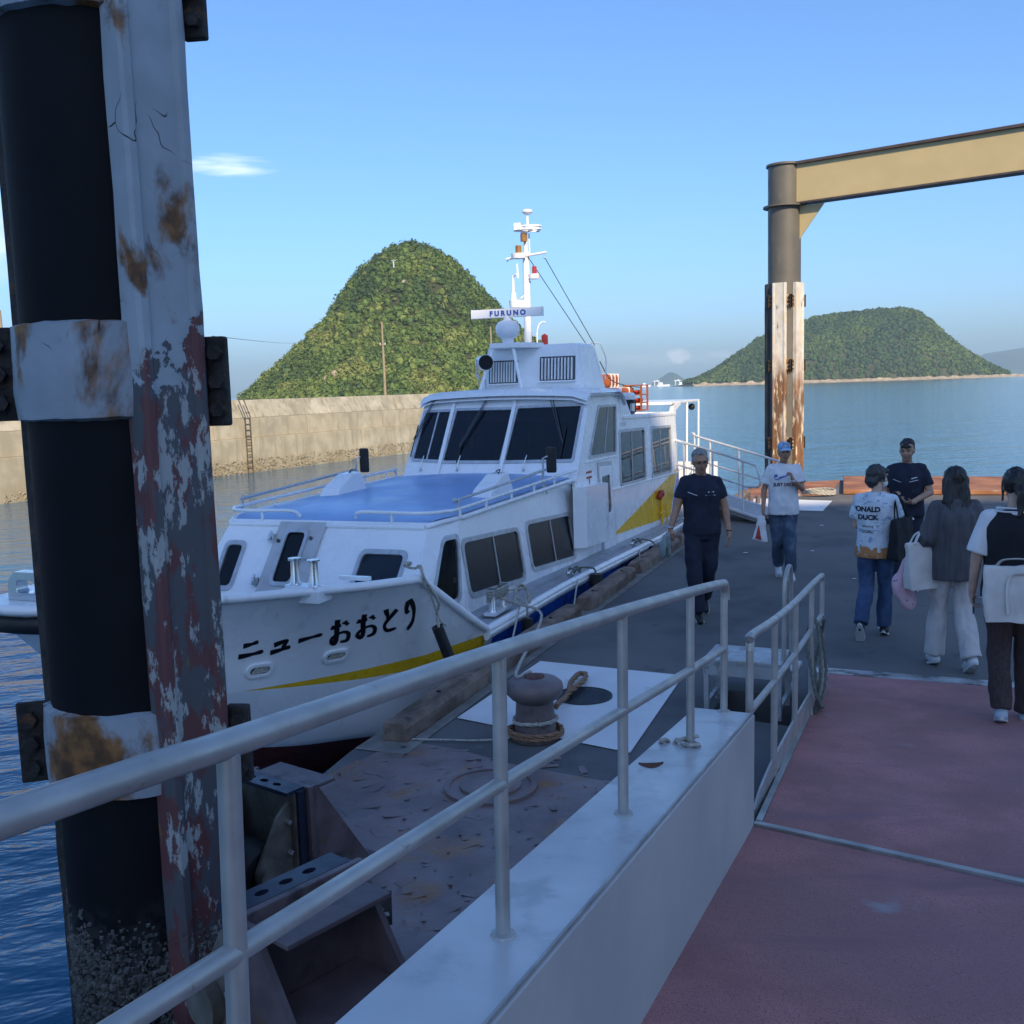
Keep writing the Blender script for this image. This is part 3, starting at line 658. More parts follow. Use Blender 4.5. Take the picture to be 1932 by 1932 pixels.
# ---------------------------------------------------------------- guide piles
M['pileblk'] = mat('pile_black_coating', (.0035, .004, .006), .72, var=.3, vscale=3, spec=.2, bump=.05, bscale=30, layers=(((.035, .038, .038), (22, 22, 22), .50, .08, 8, (.50, .16, 4)), ((.09, .09, .085), (60, 60, 60), .56, .05, 6, (.34, .05, 4))))
def peel(name, base, rustc, thr, zred=None):
    m, t, b = nodes(name); co = t.nodes.new('ShaderNodeTexCoord').outputs['Object']
    base_c = _mix(t, _range(t, _noise(t, co, 3, 5), .3, .7), tuple(x * .85 for x in base), tuple(x * 1.12 for x in base))
    sp = t.nodes.new('ShaderNodeSeparateXYZ'); t.links.new(co, sp.inputs[0])
    rz = _range(t, _noise(t, co, (3.4, 3.4, 1.9), 7, .6, .3), thr - .01, thr + .10)                  # rust streaks
    c = _mix(t, rz, base_c, _mix(t, _range(t, _noise(t, co, 11, 6), .35, .65), rustc, tuple(x * .28 for x in rustc)))
    dk = _range(t, _noise(t, co, (5, 5, 2.2), 6), thr + .12, thr + .17); c = _mix(t, dk, c, (.020, .012, .009))
    vo = t.nodes.new('ShaderNodeTexVoronoi'); vo.feature = 'DISTANCE_TO_EDGE'; vo.inputs['Scale'].default_value = 2.6; wv = t.nodes.new('ShaderNodeVectorMath'); wv.operation = 'ADD'
    nz = t.nodes.new('ShaderNodeTexNoise'); nz.inputs['Scale'].default_value = 5; t.links.new(co, nz.inputs['Vector']); sc_ = t.nodes.new('ShaderNodeVectorMath'); sc_.operation = 'SCALE'; sc_.inputs['Scale'].default_value = .35; t.links.new(nz.outputs['Color'], sc_.inputs[0])
    t.links.new(co, wv.inputs[0]); t.links.new(sc_.outputs[0], wv.inputs[1]); t.links.new(wv.outputs[0], vo.inputs['Vector'])
    cr_ = _math(t, 'MULTIPLY', _range(t, vo.outputs['Distance'], .009, .004), _range(t, _noise(t, co, 1.7, 3), .56, .60)); c = _mix(t, cr_, c, (.01, .008, .008))
    h = _math(t, 'SUBTRACT', _math(t, 'MULTIPLY', rz, -.5), cr_)
    if zred:                                                  # lower part: coat gone, red lead and bare steel with pale flakes
        zz = _math(t, 'ADD', sp.outputs[2], _range(t, _noise(t, co, 3.2, 7, .62), 0, 1, -.75, .75, False)); lo = _range(t, zz, zred + .012, zred - .012)
        rd = _mix(t, _range(t, _noise(t, co, (7, 7, 3.), 6),   .47, .53), (.085, .085, .095), (.13, .045, .045))
        rd = _mix(t, _range(t, _noise(t, co, (9, 9, 3.6), 9, .7), .54, .575), rd, (.36, .37, .36)); rd = _mix(t, _range(t, _noise(t, co, (14, 14, 5), 8), .66, .70), rd, (.20, .12, .04))
        c = _mix(t, lo, c, rd); h = _math(t, 'ADD', h, _math(t, 'MULTIPLY', lo, -1.2))
    t.links.new(c, b.inputs['Base Color']); b.inputs['Roughness'].default_value = .62
    pvv = _bump(t, b, h, .6, .006); _bump(t, b, _noise(t, co, 45, 5), .18, .004, pvv); return m
M['pilegrey'] = peel('peeling_grey_coating', (.36, .40, .43), (.26, .11, .03), .56, 2.52)
M['collar'] = peel('peeling_grey_collar', (.29, .325, .36), (.26, .11, .03), .505)
M['rustdark'] = mat('corroded_steel', (.028, .024, .022), .85, var=.5, vscale=14, bump=.9, bscale=35, bdist=.012, layers=(((.10, .045, .02), 10., .62, .07, 6),))
M['channeldark'] = mat('channel_black', (.011, .013, .018), .42, var=.3, vscale=2, layers=(((.06, .06, .058), (18, 18, 18), .50, .1, 8, (.5, .15, 4)),))  # near-black tone for the last channel of the far pile
def guide_pile(name, label, c, rad, z0, z1, azs, chmats, chtop, clamp_z, clampmat, tubemat, clear=None, chw=.148, bands=True):
    t = thing(name, label, 'pile', (c.x, c.y, 0))
    MB().lathe([(rad, z0), (rad, z1)], n=56).build('tube', tubemat, t, smooth=40)
    for az, cm in zip(azs, chmats):
        d = Vector((math.cos(az), math.sin(az), 0)); e = Vector((-d.y, d.x, 0)); wd = chw; q = MB()
        def fn(u, v, w_): return d * u + e * v
        prof = [(rad - .03, -wd - .02), (rad + .055, -wd - .012), (rad + .068, -wd), (rad + .068, -wd + .03), (rad + .052, -wd + .045), (rad + .052, wd - .045), (rad + .068, wd - .03), (rad + .068, wd), (rad + .055, wd + .012), (rad - .03, wd + .02)]
        zs = [z0 + (chtop - z0) * k / 40 for k in range(41)]; vs = []
        for z in zs:
            for k, (u, v) in enumerate(prof):
                j = .006 * noise.noise(Vector((az * 9 + k * .6, z * 3.1, k))); vs.append(tuple(d * (u + j) + e * (v + j * .7) + Vector((0, 0, z))))
        n = len(prof); q.add(vs, [(i * n + k, i * n + k + 1, (i + 1) * n + k + 1, (i + 1) * n + k) for i in range(40) for k in range(n - 1)] + [tuple(40 * n + k for k in range(n))])
        q.build('wear_channel', cm, t, smooth=35)
    gaps = sorted(azs)
    for z, hgt in (clamp_z if bands else []):
        for i, a in enumerate(gaps):
            b = gaps[(i + 1) % len(gaps)] + (2 * PI if i == len(gaps) - 1 else 0)
            da = .155 / rad * .95; a0, a1 = a + da, b - da; n = 10
            q = MB(); rr = rad + .028
            q.lathe([(rad - .01, z), (rr, z + .006), (rr + .004, z + hgt * .5), (rr, z + hgt - .006), (rad - .01, z + hgt)], n=n, a0=a0, a1=a1)
            # gap width sets whether a wide band or an eared joint closes it
            q.build('collar_band', clampmat, t, smooth=40)
            mid = (a0 + a1) / 2; d = Vector((math.cos(mid), math.sin(mid), 0)); e = Vector((-d.y, d.x, 0))
            if clear is not None and abs(((mid - clear + PI) % (2 * PI)) - PI) < .75: continue
            for sgn in (-1, 1):
                ear = MB(); ear.bar(d * (rad + .02) + e * sgn * .022 + Vector((0, 0, z + hgt / 2)), d * (rad + .115) + e * sgn * .022 + Vector((0, 0, z + hgt / 2)), .018, hgt * .96)
                eo = ear.build('collar_ear', M['rustdark'], t, bevel=.004)
                for k in range(3):
                    zz = z + hgt * (.2 + .3 * k); pz = d * (rad + .075) + Vector((0, 0, zz))
                    MB().cyl(pz + e * sgn * .03, pz + e * sgn * .062, .026, 6).build('bolt', M['rustdark'], eo)
    return t
view = math.atan2(-pile_c.y, -pile_c.x)                        # azimuth towards the photographer
az0 = view + R(33)
azs = [az0, az0 + R(118), az0 + R(190)]
near_pile = guide_pile('guide_pile', 'big round black steel pile with rusty peeling grey channel and collars', pile_c, .335, -3.0, 5.4, azs,
    [M['pilegrey'], M['rustdark'], M['rustdark']], 5.2, [(.86, .34), (2.33, .37), (3.80, .36)], M['collar'], M['pileblk'], chw=.133, bands=False)
# wide collar bands in front of the black side of the near pile
for z, hgt in ((.86, .34), (2.33, .37), (3.80, .36)):
    a0, a1 = az0 - R(125), az0 - R(20); q = MB(); rr = .335 + .030; n = 26; vs = []
    def rowp(a, r, z_, i): return (r * math.cos(a), r * math.sin(a), z_)
    zs = [0, .01, hgt * .3, hgt * .6, hgt - .01, hgt]; rs = [.335, rr, rr + .006, rr + .005, rr, .335]
    q.grid(lambda i, j: (lambda a: ((rs[j] + .004 * noise.noise(Vector((a * 5, j, z)))) * math.cos(a), (rs[j] + .004 * noise.noise(Vector((a * 5, j, z)))) * math.sin(a), z + zs[j] + .006 * noise.noise(Vector((a * 6, z * 4, j)))))(lerp(a0, a1, i / n)), n, 5)
    q.build('collar_band', M['collar'], near_pile, smooth=40)
    a = a0 - R(3); d = Vector((math.cos(a), math.sin(a), 0)); e = Vector((-d.y, d.x, 0))
    eo = MB().bar(d * .34 + Vector((0, 0, z + hgt / 2)), d * .47 + Vector((0, 0, z + hgt / 2)), .03, hgt * .98).build('collar_ear', M['rustdark'], near_pile, bevel=.006)
    for k in range(3):
        pz = d * .425 + Vector((0, 0, z + hgt * (.2 + .3 * k)))
        MB().cyl(pz + e * .014, pz + e * .05, .034, 6).build('bolt', M['rustdark'], eo)
    a = az0 + R(29); d = Vector((math.cos(a), math.sin(a), 0)); e = Vector((-d.y, d.x, 0))
    eo = MB().bar(d * .38 + Vector((0, 0, z + hgt / 2 - .05)), d * .475 + Vector((0, 0, z + hgt / 2 - .05)), .05, hgt * .95).build('collar_ear', M['rustdark'], near_pile, bevel=.01)
    for k in range(3):
        pz = d * .44 + Vector((0, 0, z - .05 + hgt * (.2 + .3 * k)))
        MB().cyl(pz - e * .024, pz - e * .055, .03, 6).build('bolt', M['rustdark'], eo)
# barnacles at the tide line
g = random.Random(5); q = MB()
M['barn'] = mat('barnacle_shell', (.085, .085, .08), .9, var=.5, vscale=30, bump=.6, bscale=90)
for k in range(9000):
    a = g.uniform(view - 1.7, view + 1.6); zz = -1.0 + 1.55 * g.random() ** .75
    if zz > .26 + .16 * noise.noise(Vector((a * 4, 0, 0))) + .05 * g.gauss(0, 1): continue
    az = min((abs(((a - z_ + PI) % (2 * PI)) - PI) for z_ in azs)); rr = .335 if az > .36 else .335 + .055
    r = g.uniform(.003, .0085) * (1.9 if g.random() < .05 else 1); c = Vector((rr * math.cos(a), rr * math.sin(a), zz)); d = Vector((math.cos(a), math.sin(a), 0)); e = Vector((-d.y, d.x, 0)) * r; u_ = Vector((0, 0, r))
    q.add([c - e - u_, c + e - u_, c + e + u_, c - e + u_, c + d * r * 1.1 - e * .35 - u_ * .35, c + d * r * 1.1 + e * .35 - u_ * .35, c + d * r * 1.1 + e * .35 + u_ * .35, c + d * r * 1.1 - e * .35 + u_ * .35], [(0, 1, 5, 4), (1, 2, 6, 5), (2, 3, 7, 6), (3, 0, 4, 7), (4, 5, 6, 7)])
q.build('barnacles', M['barn'], near_pile, kind='stuff')

M['pilepaint'] = mat('grey_olive_pile_paint', (.115, .108, .092), .5, var=.1, vscale=2, layers=(((.16, .15, .13), (3, 3, 1), .64, .08, 5),))
M['beampaint'] = mat('beige_beam_paint', (.52, .42, .22), .5, var=.05, vscale=1.5)
M['beamdark'] = mat('brown_beam_flange', (.075, .055, .05), .55, var=.2)
M['chwhite'] = peel('peeling_white_channel', (.62, .60, .55), (.30, .11, .03), .63, 2.55)
def chrust(name):
    return mat(name, (.60, .58, .53), .7, var=.08, layers=(((.26, .12, .05), (3, 3, .9), .50, .10, 8, (3.9, 2.1, 3)), ((.17, .085, .04), (5, 5, 1.5), .48, .12, 7, (2.75, 2.25, 5)), ((.62, .53, .36), (9, 9, 2.2), .60, .03, 8), ((.10, .08, .06), (6, 6, 2), .64, .05, 6)))
M['chr1'] = chrust('rusty_white_channel'); M['chr2'] = chrust('rusty_brown_channel')
fp = Vector((6.73, 25.15, 0)); fview = math.atan2(-fp.y, -fp.x)
far_pile = guide_pile('guide_pile', 'tall grey pile with white and rusty channels carrying beige beam', fp, .385, -3., 7.45, [fview - R(17) + R(73) * k for k in range(5)],
    [M['chr1'], M['chr2'], M['rustdark'], M['rustdark'], M['channeldark']], 4.72, [(.75, .30), (2.62, .30), (4.15, .30)], mat('clamp_rusty', (.42, .36, .26), .8, var=.2, layers=(((.25, .10, .03), 6., .50, .08, 7), ((.06, .04, .03), 9., .62, .05, 6))), M['pilepaint'])
MB().lathe([(.001, 7.452), (.43, 7.452), (.43, 7.50), (.001, 7.51)], n=40).build('cap_plate', M['pilepaint'], far_pile, smooth=30)
MB().lathe([(.383, 6.50), (.50, 6.50), (.50, 6.54), (.383, 6.54)], n=40).build('ring_flange', M['pilepaint'], far_pile, smooth=30)
bdv = (Vector((10.95, 21.8, 0)) - fp).normalized(); s_ = bdv * .36; e_ = bdv * 11.5; Z = Vector((0, 0, 1))
MB().bar(s_ + Z * 7.0, e_ + Z * 7.0, .30, .86).build('beam_web', M['beampaint'], far_pile)
MB().bar(s_ + Z * 7.462, e_ + Z * 7.462, .46, .06).build('beam_flange', M['beamdark'], far_pile)
MB().bar(s_ + Z * 6.548, e_ + Z * 6.548, .40, .04).build('beam_flange', M['beamdark'], far_pile)
n_ = Vector((-bdv.y, bdv.x, 0)) * .012
MB().plate([(.37, 6.49), (.37, 5.72), (.98, 6.49)][::-1], [], lambda u, v, w_: bdv * u + Z * v + n_.normalized() * w_, -.012, .012).build('gusset', M['beampaint'], far_pile)

# ---------------------------------------------------------------- roller guides holding the near pile
M['gusset'] = mat('brown_bracket_paint', (.13, .095, .098), .5, var=.25, vscale=5, bump=.25, bscale=40, layers=(((.13, .065, .03), 7., .66, .06, 7), ((.03, .026, .028), 4., .62, .08, 5)))
M['bracket'] = mat('bracket_bare_steel', (.20, .18, .15), .5, .4, var=.3, vscale=9, bump=.15, bscale=60)
M['navy'] = mat('navy_steel_paint', (.012, .018, .038), .4, var=.3, layers=(((.35, .36, .37), 28., .79, .02, 3),))
def roller_guide(loc, rot, label, hole_plate=True, sc=1.0):
    """bracket facing its roller along -x: brown gusset box on the deck, dark channel plates, side cheeks and a rubber roller"""
    t = thing('roller_guide', label, 'roller bracket', loc, rot, 'roller brackets round the near pile'); t.scale = (sc, sc, sc)
    for y in (-.23, .23):
      g1 = MB(); g1.hexa([(.16, y - .012, 0), (.62, y - .012, 0), (.62, y + .012, 0), (.16, y + .012, 0), (.16, y - .012, .60), (.22, y - .012, .60), (.22, y + .012, .60), (.16, y + .012, .60)]); g1.build('gusset', M['gusset'], t)
    MB().box((.145, 0, .31), (.03, .56, .62)).build('back_plate', M['gusset'], t, bevel=.004)
    MB().box((.27, 0, .575), (.20, .436, .018)).build('top_plate', M['gusset'], t, bevel=.003); MB().box((.30, 0, .27), (.26, .43, .014)).build('inner_shelf', M['gusset'], t); MB().box((.40, 0, .12), (.012, .43, .20)).build('stiffener', M['gusset'], t)
    MB().box((.40, 0, .010), (.62, .62, .02)).build('foot_plate', M['gusset'], t, bevel=.004)
    holes = [[(cx + .028 * math.cos(2 * PI * k / 12), .075 + .018 * math.sin(2 * PI * k / 12)) for k in range(12)] for cx in (-.10, 0, .10)]
    MB().plate([(-.24, .02), (.24, .02), (.24, .13), (-.24, .13)], holes, lambda u, v, w_: (v, u, w_), .60, .62).build('perforated_plate', M['navy'], t)
    MB().box((.10, -.25, .31), (.05, .02, .6)).build('side_channel', M['navy'], t); MB().box((.10, .25, .31), (.05, .02, .6)).build('side_channel', M['navy'], t)
    MB().box((.07, 0, .31), (.012, .48, .58)).build('mount_plate', M['bracket'], t)
    for y in (-.20, .20):
        ch = MB().plate([(.06, .08), (.06, .56), (-.02, .50), (-.17, .26), (-.17, .16), (-.12, .10)][::-1], [], lambda u, v, w_: (u, w_, v), y - .01, y + .01).build('cheek_plate', M['bracket'], t)
        MB().cyl((-.10, y * 1.06, .22), (-.10, y * 1.30, .22), .085, 20).build('bearing_boss', M['bracket'], ch, smooth=30)
        for k in range(3): MB().cyl((.035, y * 1.05, .14 + .16 * k), (.035, y * 1.18, .14 + .16 * k), .014, 6).build('bolt', M['chrome'], ch)
    MB().lathe([(.001, -.175), (.12, -.175), (.145, -.15), (.15, 0), (.145, .15), (.12, .175), (.001, .175)], c=(-.10, 0, .22), axis=(0, 1, 0), n=28).build('roller', M['rubber'], t, smooth=40)
    return t
roller_guide((-1.27, 4.68, 0), R(53), 'steel roller bracket with three round holes behind the pile', sc=.92)
roller_guide((-.92, 3.585, 0), R(-41), 'nearest brown roller bracket with sloping plates below the railing', sc=1.05)
# ---------------------------------------------------------------- bridge from the land to the pontoon
TH = R(23.1); E1 = Vector((math.sin(TH), math.cos(TH), 0)); E2 = Vector((E1.y, -E1.x, 0)); MR = -.1; A0 = 8.678
def B(a, lat, h): return E1 * (a + .04 * h) + E2 * lat + Vector((0, 0, MR * (a - A0) + h))
M['redfloor'] = mat('red_nonslip_coating', (.45, .195, .18), .85, var=.22, vscale=(2.2, 2.2, 2.2), bump=.9, bscale=180, bdist=.004, layers=(((.36, .18, .17), .9, .55, .16, 5), ((.25, .10, .10), (150, 150, 150), .60, .04, 3), ((.46, .38, .38), (90, 90, 90), .70, .03, 3), ((.29, .145, .15), (.7, 2.2, 1), .60, .08, 7), ((.38, .30, .30), 1.7, .70, .05, 7)))
M['alu'] = mat('aluminium_sheet', (.56, .56, .56), .40, .25, var=.10, vscale=2.2, bump=.04, bscale=40, layers=(((.45, .45, .45), 4., .60, .08, 6),))
M['paragrey'] = mat('grey_beam_paint', (.48, .47, .45), .55, var=.08, vscale=1.5, layers=(((.16, .10, .05), (5, 5, 2), .74, .03, 6),))
M['railpaint'] = mat('dull_metal_trim', (.42, .41, .39), .5, .5, var=.2)
br = thing('access_bridge', 'red floored access bridge sloping down to the pontoon', 'bridge', tuple(B(2, .6, 0) - Vector((0, 0, 1.0))))
bo = B(2, .6, 0) - Vector((0, 0, 1.0))
def bb(a, lat, h): return B(a, lat, h) - bo
def bslab(a0, a1, l0, l1, h0, h1, name, material, **k):
    return MB().hexa([bb(a0, l0, h0), bb(a0, l1, h0), bb(a1, l1, h0), bb(a1, l0, h0), bb(a0, l0, h1), bb(a0, l1, h1), bb(a1, l1, h1), bb(a1, l0, h1)]).build(name, material, br, **k)
jl = lambda lat: 4.46 - .25 * (lat + .765)                    # the joint runs slightly askew
def bquad(pts, h0, h1, name, material, **k):
    return MB().hexa([bb(a, l, h0) for a, l in pts] + [bb(a, l, h1) for a, l in pts]).build(name, material, br, **k)
bquad([(-3, -.765), (-3, 2.2), (jl(2.2) - .02, 2.2), (jl(-.765) - .02, -.765)], -.10, 0, 'floor_panel', M['redfloor'])
bquad([(jl(-.73) + .05, -.735), (jl(2.2) + .05, 2.2), (8.42, 2.2), (8.50, -.845)], -.07, .002, 'floor_panel', M['redfloor'])
bquad([(jl(-.765) - .012, -.765), (jl(2.2) - .012, 2.2), (jl(2.2) + .016, 2.2), (jl(-.765) + .016, -.765)], -.05, .012, 'joint_strip', M['railpaint'])
bquad([(jl(-.765) + .022, -.765), (jl(2.2) + .022, 2.2), (jl(2.2) + .042, 2.2), (jl(-.765) + .042, -.765)], -.05, .008, 'joint_strip', M['railpaint'])
bquad([(jl(-.765) + .05, -.765), (jl(-.735) + .05, -.737), (8.50, -.847), (8.50, -.885)], -.07, .010, 'edge_strip', M['railpaint'])
bquad([(8.46, -1.0), (8.42, 2.25), (8.66, 2.25), (8.70, -1.02)], -.05, .008, 'landing_strip', mat('worn_landing_strip', (.42, .43, .44), .5, .4, var=.2, vscale=4, layers=(((.12, .11, .11), (6, 6, 6), .55, .08, 7),)), bevel=.003)
# grey side beam (parapet) with a bright sheet on top
bslab(-3, 4.46, -1.035, -.765, -.35, .506, 'side_beam', M['paragrey'], bevel=.004)
bslab(-3, 4.455, -1.033, -.780, .508, .512, 'top_sheet', M['alu'])
bslab(-3, 4.46, -.779, -.772, .507, .516, 'trim_strip', M['railpaint'])
# flap side plate, thin and slightly curved
q = MB(); n = 18
def sp_(i, j):
    a = lerp(4.62, 7.8, i / n); x = i / n; top = interp([(0, .02), (.06, .07), (.15, .10), (.4, .13), (1, .19)], x); return bb(a, -.80 - .012 * math.sin(x * 3), [-.13, top][j])
q.grid(sp_, n, 1); o_ = q.build('side_plate', M['steel'], br); sm = o_.modifiers.new('solid', 'SOLIDIFY'); sm.thickness = .012
# main handrail
hr = thing('handrail', 'long grey pipe handrail running along the bridge side beam', 'handrail', tuple(B(2, -.9, .51)))
ho = B(2, -.9, .51)
def hb(a, lat, h): return B(a, lat, h) - ho
LP = -.895
top = [(-1.2, 1.185), (.72, 1.172), (1.07, 1.167), (2.0, 1.158), (2.92, 1.140), (3.8, 1.115), (4.36, 1.095)]
pth = [hb(a, LP, h) for a, h in top] + [hb(4.42, LP, 1.085), hb(4.445, LP, 1.06), hb(4.45, LP, 1.02)]
MB().tube(crpath(pth, 5), .0205, 16).build('top_rail', M['steel'], hr, smooth=50)
posts = [-.6, 1.04, 1.955, 2.88, 3.775, 4.425]
rail_h = lambda a: interp(top, a); mid_h = lambda a: interp([(-1.2, .90), (1.04, .872), (2.0, .860), (2.88, .836), (3.8, .810), (4.45, .80)], a)
for i, a in enumerate(posts):
    MB().cyl(hb(a, LP, .512), hb(a, LP, (rail_h(a) if i < 5 else 1.03) - .004), .0165, 16).build('post', M['steel'], hr, smooth=50)
    MB().lathe([(.030, 0), (.028, .006), (.018, .010)], c=hb(a, LP, .512), n=16).build('base_flange', M['steel'], hr, smooth=40)
ma = [-1.2] + posts[1:]
for a, b in zip(ma, ma[1:]): MB().tube([hb(a, LP, mid_h(a)), hb(b, LP, mid_h(b))], .0165, 14).build('mid_rail', M['steel'], hr, smooth=50)
# flap handrail
fr_ = thing('handrail', 'short pipe handrail beside the lower flap with rope hung on it', 'handrail', tuple(B(6, -.8, 0)))
fo = B(6, -.8, 0)
def fb(a, lat, h): return B(a, lat, h) - fo
FL = -.80
ft = [(4.53, .78), (4.54, .825), (4.575, .845), (5.26, .835), (6.06, .845), (6.82, .875), (7.36, .89), (7.42, .885), (7.44, .86)]
MB().tube(crpath([fb(a, FL, h) for a, h in ft], 5), .0205, 16).build('top_rail', M['steel'], fr_, smooth=50)
fposts = [(4.53, -.12, .79), (5.26, .0, .835), (6.06, -.02, .845), (6.84, -.03, .875), (7.45, -.03, .87)]
for a, h0, h1 in fposts: MB().cyl(fb(a, FL, h0), fb(a, FL, h1), .0175, 14).build('post', M['steel'], fr_, smooth=50)
fm = [(4.53, .50), (5.26, .51), (6.06, .535), (6.84, .575), (7.45, .605)]
for (a, h), (b, k) in zip(fm, fm[1:]): MB().tube([fb(a, FL, h), fb(b, FL, k)], .017, 12).build('mid_rail', M['steel'], fr_, smooth=50)
# rope hung on the flap railing
g = random.Random(2); pth = []
for i in range(58):
    a = i / 57 * 2 * PI * 2.6; r = .20 + .03 * math.sin(i * .7)
    pth.append(B(6.95 + .045 * math.sin(a) - .02 * i / 57, FL + .02 + .05 * math.cos(a * 1.3), .30 + r * 1.55 * math.cos(a) + .02 * g.random()) + E1 * .13 * math.sin(a))
pth += [B(6.75, FL + .03, -.05), B(6.5, FL + .05, -.06), B(6.35, FL - .05, .0)]
twist_rope(crpath([tuple(p) for p in pth], 3), .012, M['ropeg'], 'hanging_rope', label='dark grey rope looped over the short flap handrail', cat='rope')
# knotted rope round the foot of a main rail post
c = B(3.775, LP, .50); pth = []
for i in range(26):
    a = i / 25 * 2 * PI * 2.1; pth.append(c + E1 * .034 * math.cos(a) + E2 * .034 * math.sin(a) + Vector((0, 0, .02 * math.sin(a * .5) + .0015 * i)))
for k in range(9): a = k * 1.1; pth.append(c - E2 * (.05 + .010 * k) + E1 * (.03 * math.sin(a * 1.7)) + Vector((0, 0, .012 + .018 * math.cos(a))))
pth += [c - E2 * .13 - E1 * .05 + Vector((0, 0, .0)), c - E2 * .15 - E1 * .15 + Vector((0, 0, -.04)), c - E2 * .22 - E1 * .25 + Vector((0, 0, -.22)), c - E2 * .35 - E1 * .2 + Vector((0, 0, -.62))]
twist_rope(crpath([tuple(p) for p in pth], 3), .0085, M['rope'], 'knotted_rope', label='pale rope knotted round the foot of a handrail post', cat='rope')
q = MB(); q.grid(lambda i, j: (lambda x, y: (x * .045, y * .018 * (1 - abs(x) ** 1.5), .006 + .010 * x * x + .004 * y))(i / 4 - 1, j - 1), 8, 2)
q.build('dead_leaf', mat('dead_leaf', (.12, .05, .03), .8), loc=tuple(B(3.42, -.955, .512)), label='dead brown leaf lying on the bright beam top', cat='leaf')

# step stool with hooped handle
M['stool'] = mat('worn_aluminium', (.47, .49, .50), .42, .6, var=.15, vscale=7, layers=(((.42, .34, .05), (4, 9, 4), .66, .04, 6), ((.28, .29, .30), 10., .62, .06, 6)))
sto = thing('step_stool', 'worn aluminium step stool with hoop handle beside the flap', 'step stool', (1.70, 7.35, 0), math.atan2(1.96 - 1.52, 0) * 0 + R(-24))
MB().box((0, 0, .40), (.56, .42, .035)).build('step_top', M['stool'], sto, bevel=.008)
MB().box((.05, .52, .20), (.5, .30, .03)).build('lower_step', M['stool'], sto, bevel=.008)
for x in (-.26, .26):
    for y in (-.19, .19): MB().box((x, y, .19), (.035, .035, .385)).build('leg', M['stool'], sto)
    MB().bar((x, -.19, .08), (x, .66, .08), .03, .03).build('side_bar', M['stool'], sto)
    MB().bar((x, .64, .06), (x, .60, .19), .03, .03).build('leg', M['stool'], sto)
MB().box((0, -.205, .34), (.56, .02, .09)).build('apron', M['stool'], sto)
MB().tube(crpath([(.28, -.12, .40), (.285, -.11, .92), (.29, -.05, 1.04), (.29, .06, 1.07), (.29, .14, .98), (.29, .17, .5), (.29, .17, .40)], 5), .017, 10).build('hoop_handle', M['steel'], sto, smooth=50)

# gangway at the far end of the boat
M['gangway'] = mat('gangway_white', (.66, .68, .70), .4, .2, var=.1)
gw = thing('gangway', 'white gangway with pipe rails sloping onto the quay', 'gangway', (4.15, 18.0, 0))
g0, g1 = Vector((-.95, 1.1, .52)), Vector((.35, -.55, .10)); gd = (g1 - g0); gs = Vector((gd.y, -gd.x, 0)).normalized() * .36
MB().hexa([g0 - gs - Z * .1, g1 - gs - Z * .1, g1 + gs - Z * .1, g0 + gs - Z * .1, g0 - gs, g1 - gs, g1 + gs, g0 + gs]).build('deck', M['deckgrey'], gw)
for s1 in (-1, 1):
    e = gs * s1
    MB().tube([g0 + e - Z * .02, g1 + e - Z * .02], .035, 8).build('side_rail', M['gangway'], gw)
    MB().tube(crpath([g0 + e, g0 + e + Z * .88, g0.lerp(g1, .05) + e + Z * .9, g0.lerp(g1, .86) + e + Z * .88, g0.lerp(g1, .97) + e + Z * .80, g0.lerp(g1, .99) + e + Z * .55, g0.lerp(g1, .88) + e + Z * .47], 4), .022, 8).build('hand_rail', M['gangway'], gw, smooth=50)
    MB().tube([g0 + e + Z * .46, g0.lerp(g1, .9) + e + Z * .46], .017, 8).build('mid_rail', M['gangway'], gw)
    for k in (.18, .5, .82): MB().cyl(g0.lerp(g1, k) + e, g0.lerp(g1, k) + e + Z * .88, .019, 8).build('post', M['gangway'], gw)
MB().cyl(g1 - gs * .8 - Z * .04, g1 + gs * .8 - Z * .04, .08, 12).build('roller', M['rubber'], gw)
# ---------------------------------------------------------------- passenger boat
HN=[ # S, K, C, keel  as (t, halfbreadth, z)
((-1.30,0,1.09),(-.45,0,.19),(.05,0,-.30),(.5,0,-.72)),
((-1.17,.30,1.07),(-.28,.30,.19),(.22,.27,-.33),(.72,0,-.86)),
((-.62,.62,1.01),(.0,.58,.18),(.45,.56,-.37),(.95,0,-1.0)),
((-.15,.90,.965),(.32,.83,.17),(.75,.86,-.42),(1.25,0,-1.15)),
((.38,1.32,.94),(.75,1.08,.15),(1.15,1.12,-.47),(1.7,0,-1.3)),
((.72,1.60,.93),(1.15,1.34,.15),(1.5,1.32,-.52),(2.1,0,-1.4)),
((1.1,1.82,.92),(1.55,1.62,.17),(1.9,1.45,-.55),(2.6,0,-1.5)),
((2.22,1.90,.25),(2.25,1.88,.20),(2.6,1.6,-.6),(3.2,0,-1.55)),
((4.5,1.90,.24),(4.5,1.88,.17),(4.6,1.68,-.65),(5,0,-1.6)),
((9.,1.90,.10),(9,1.88,.03),(9,1.68,-.75),(9,0,-1.6)),
((15.4,1.80,-.06),(15.4,1.78,-.16),(15.4,1.6,-.8),(15.4,0,-1.5)),
]
def cr(p0,p1,p2,p3,x):
    return tuple(.5*(2*b+(c-a)*x+(2*a-5*b+4*c-d)*x*x+(3*b-a-3*c+d)*x**3) for a,b,c,d in zip(p0,p1,p2,p3))
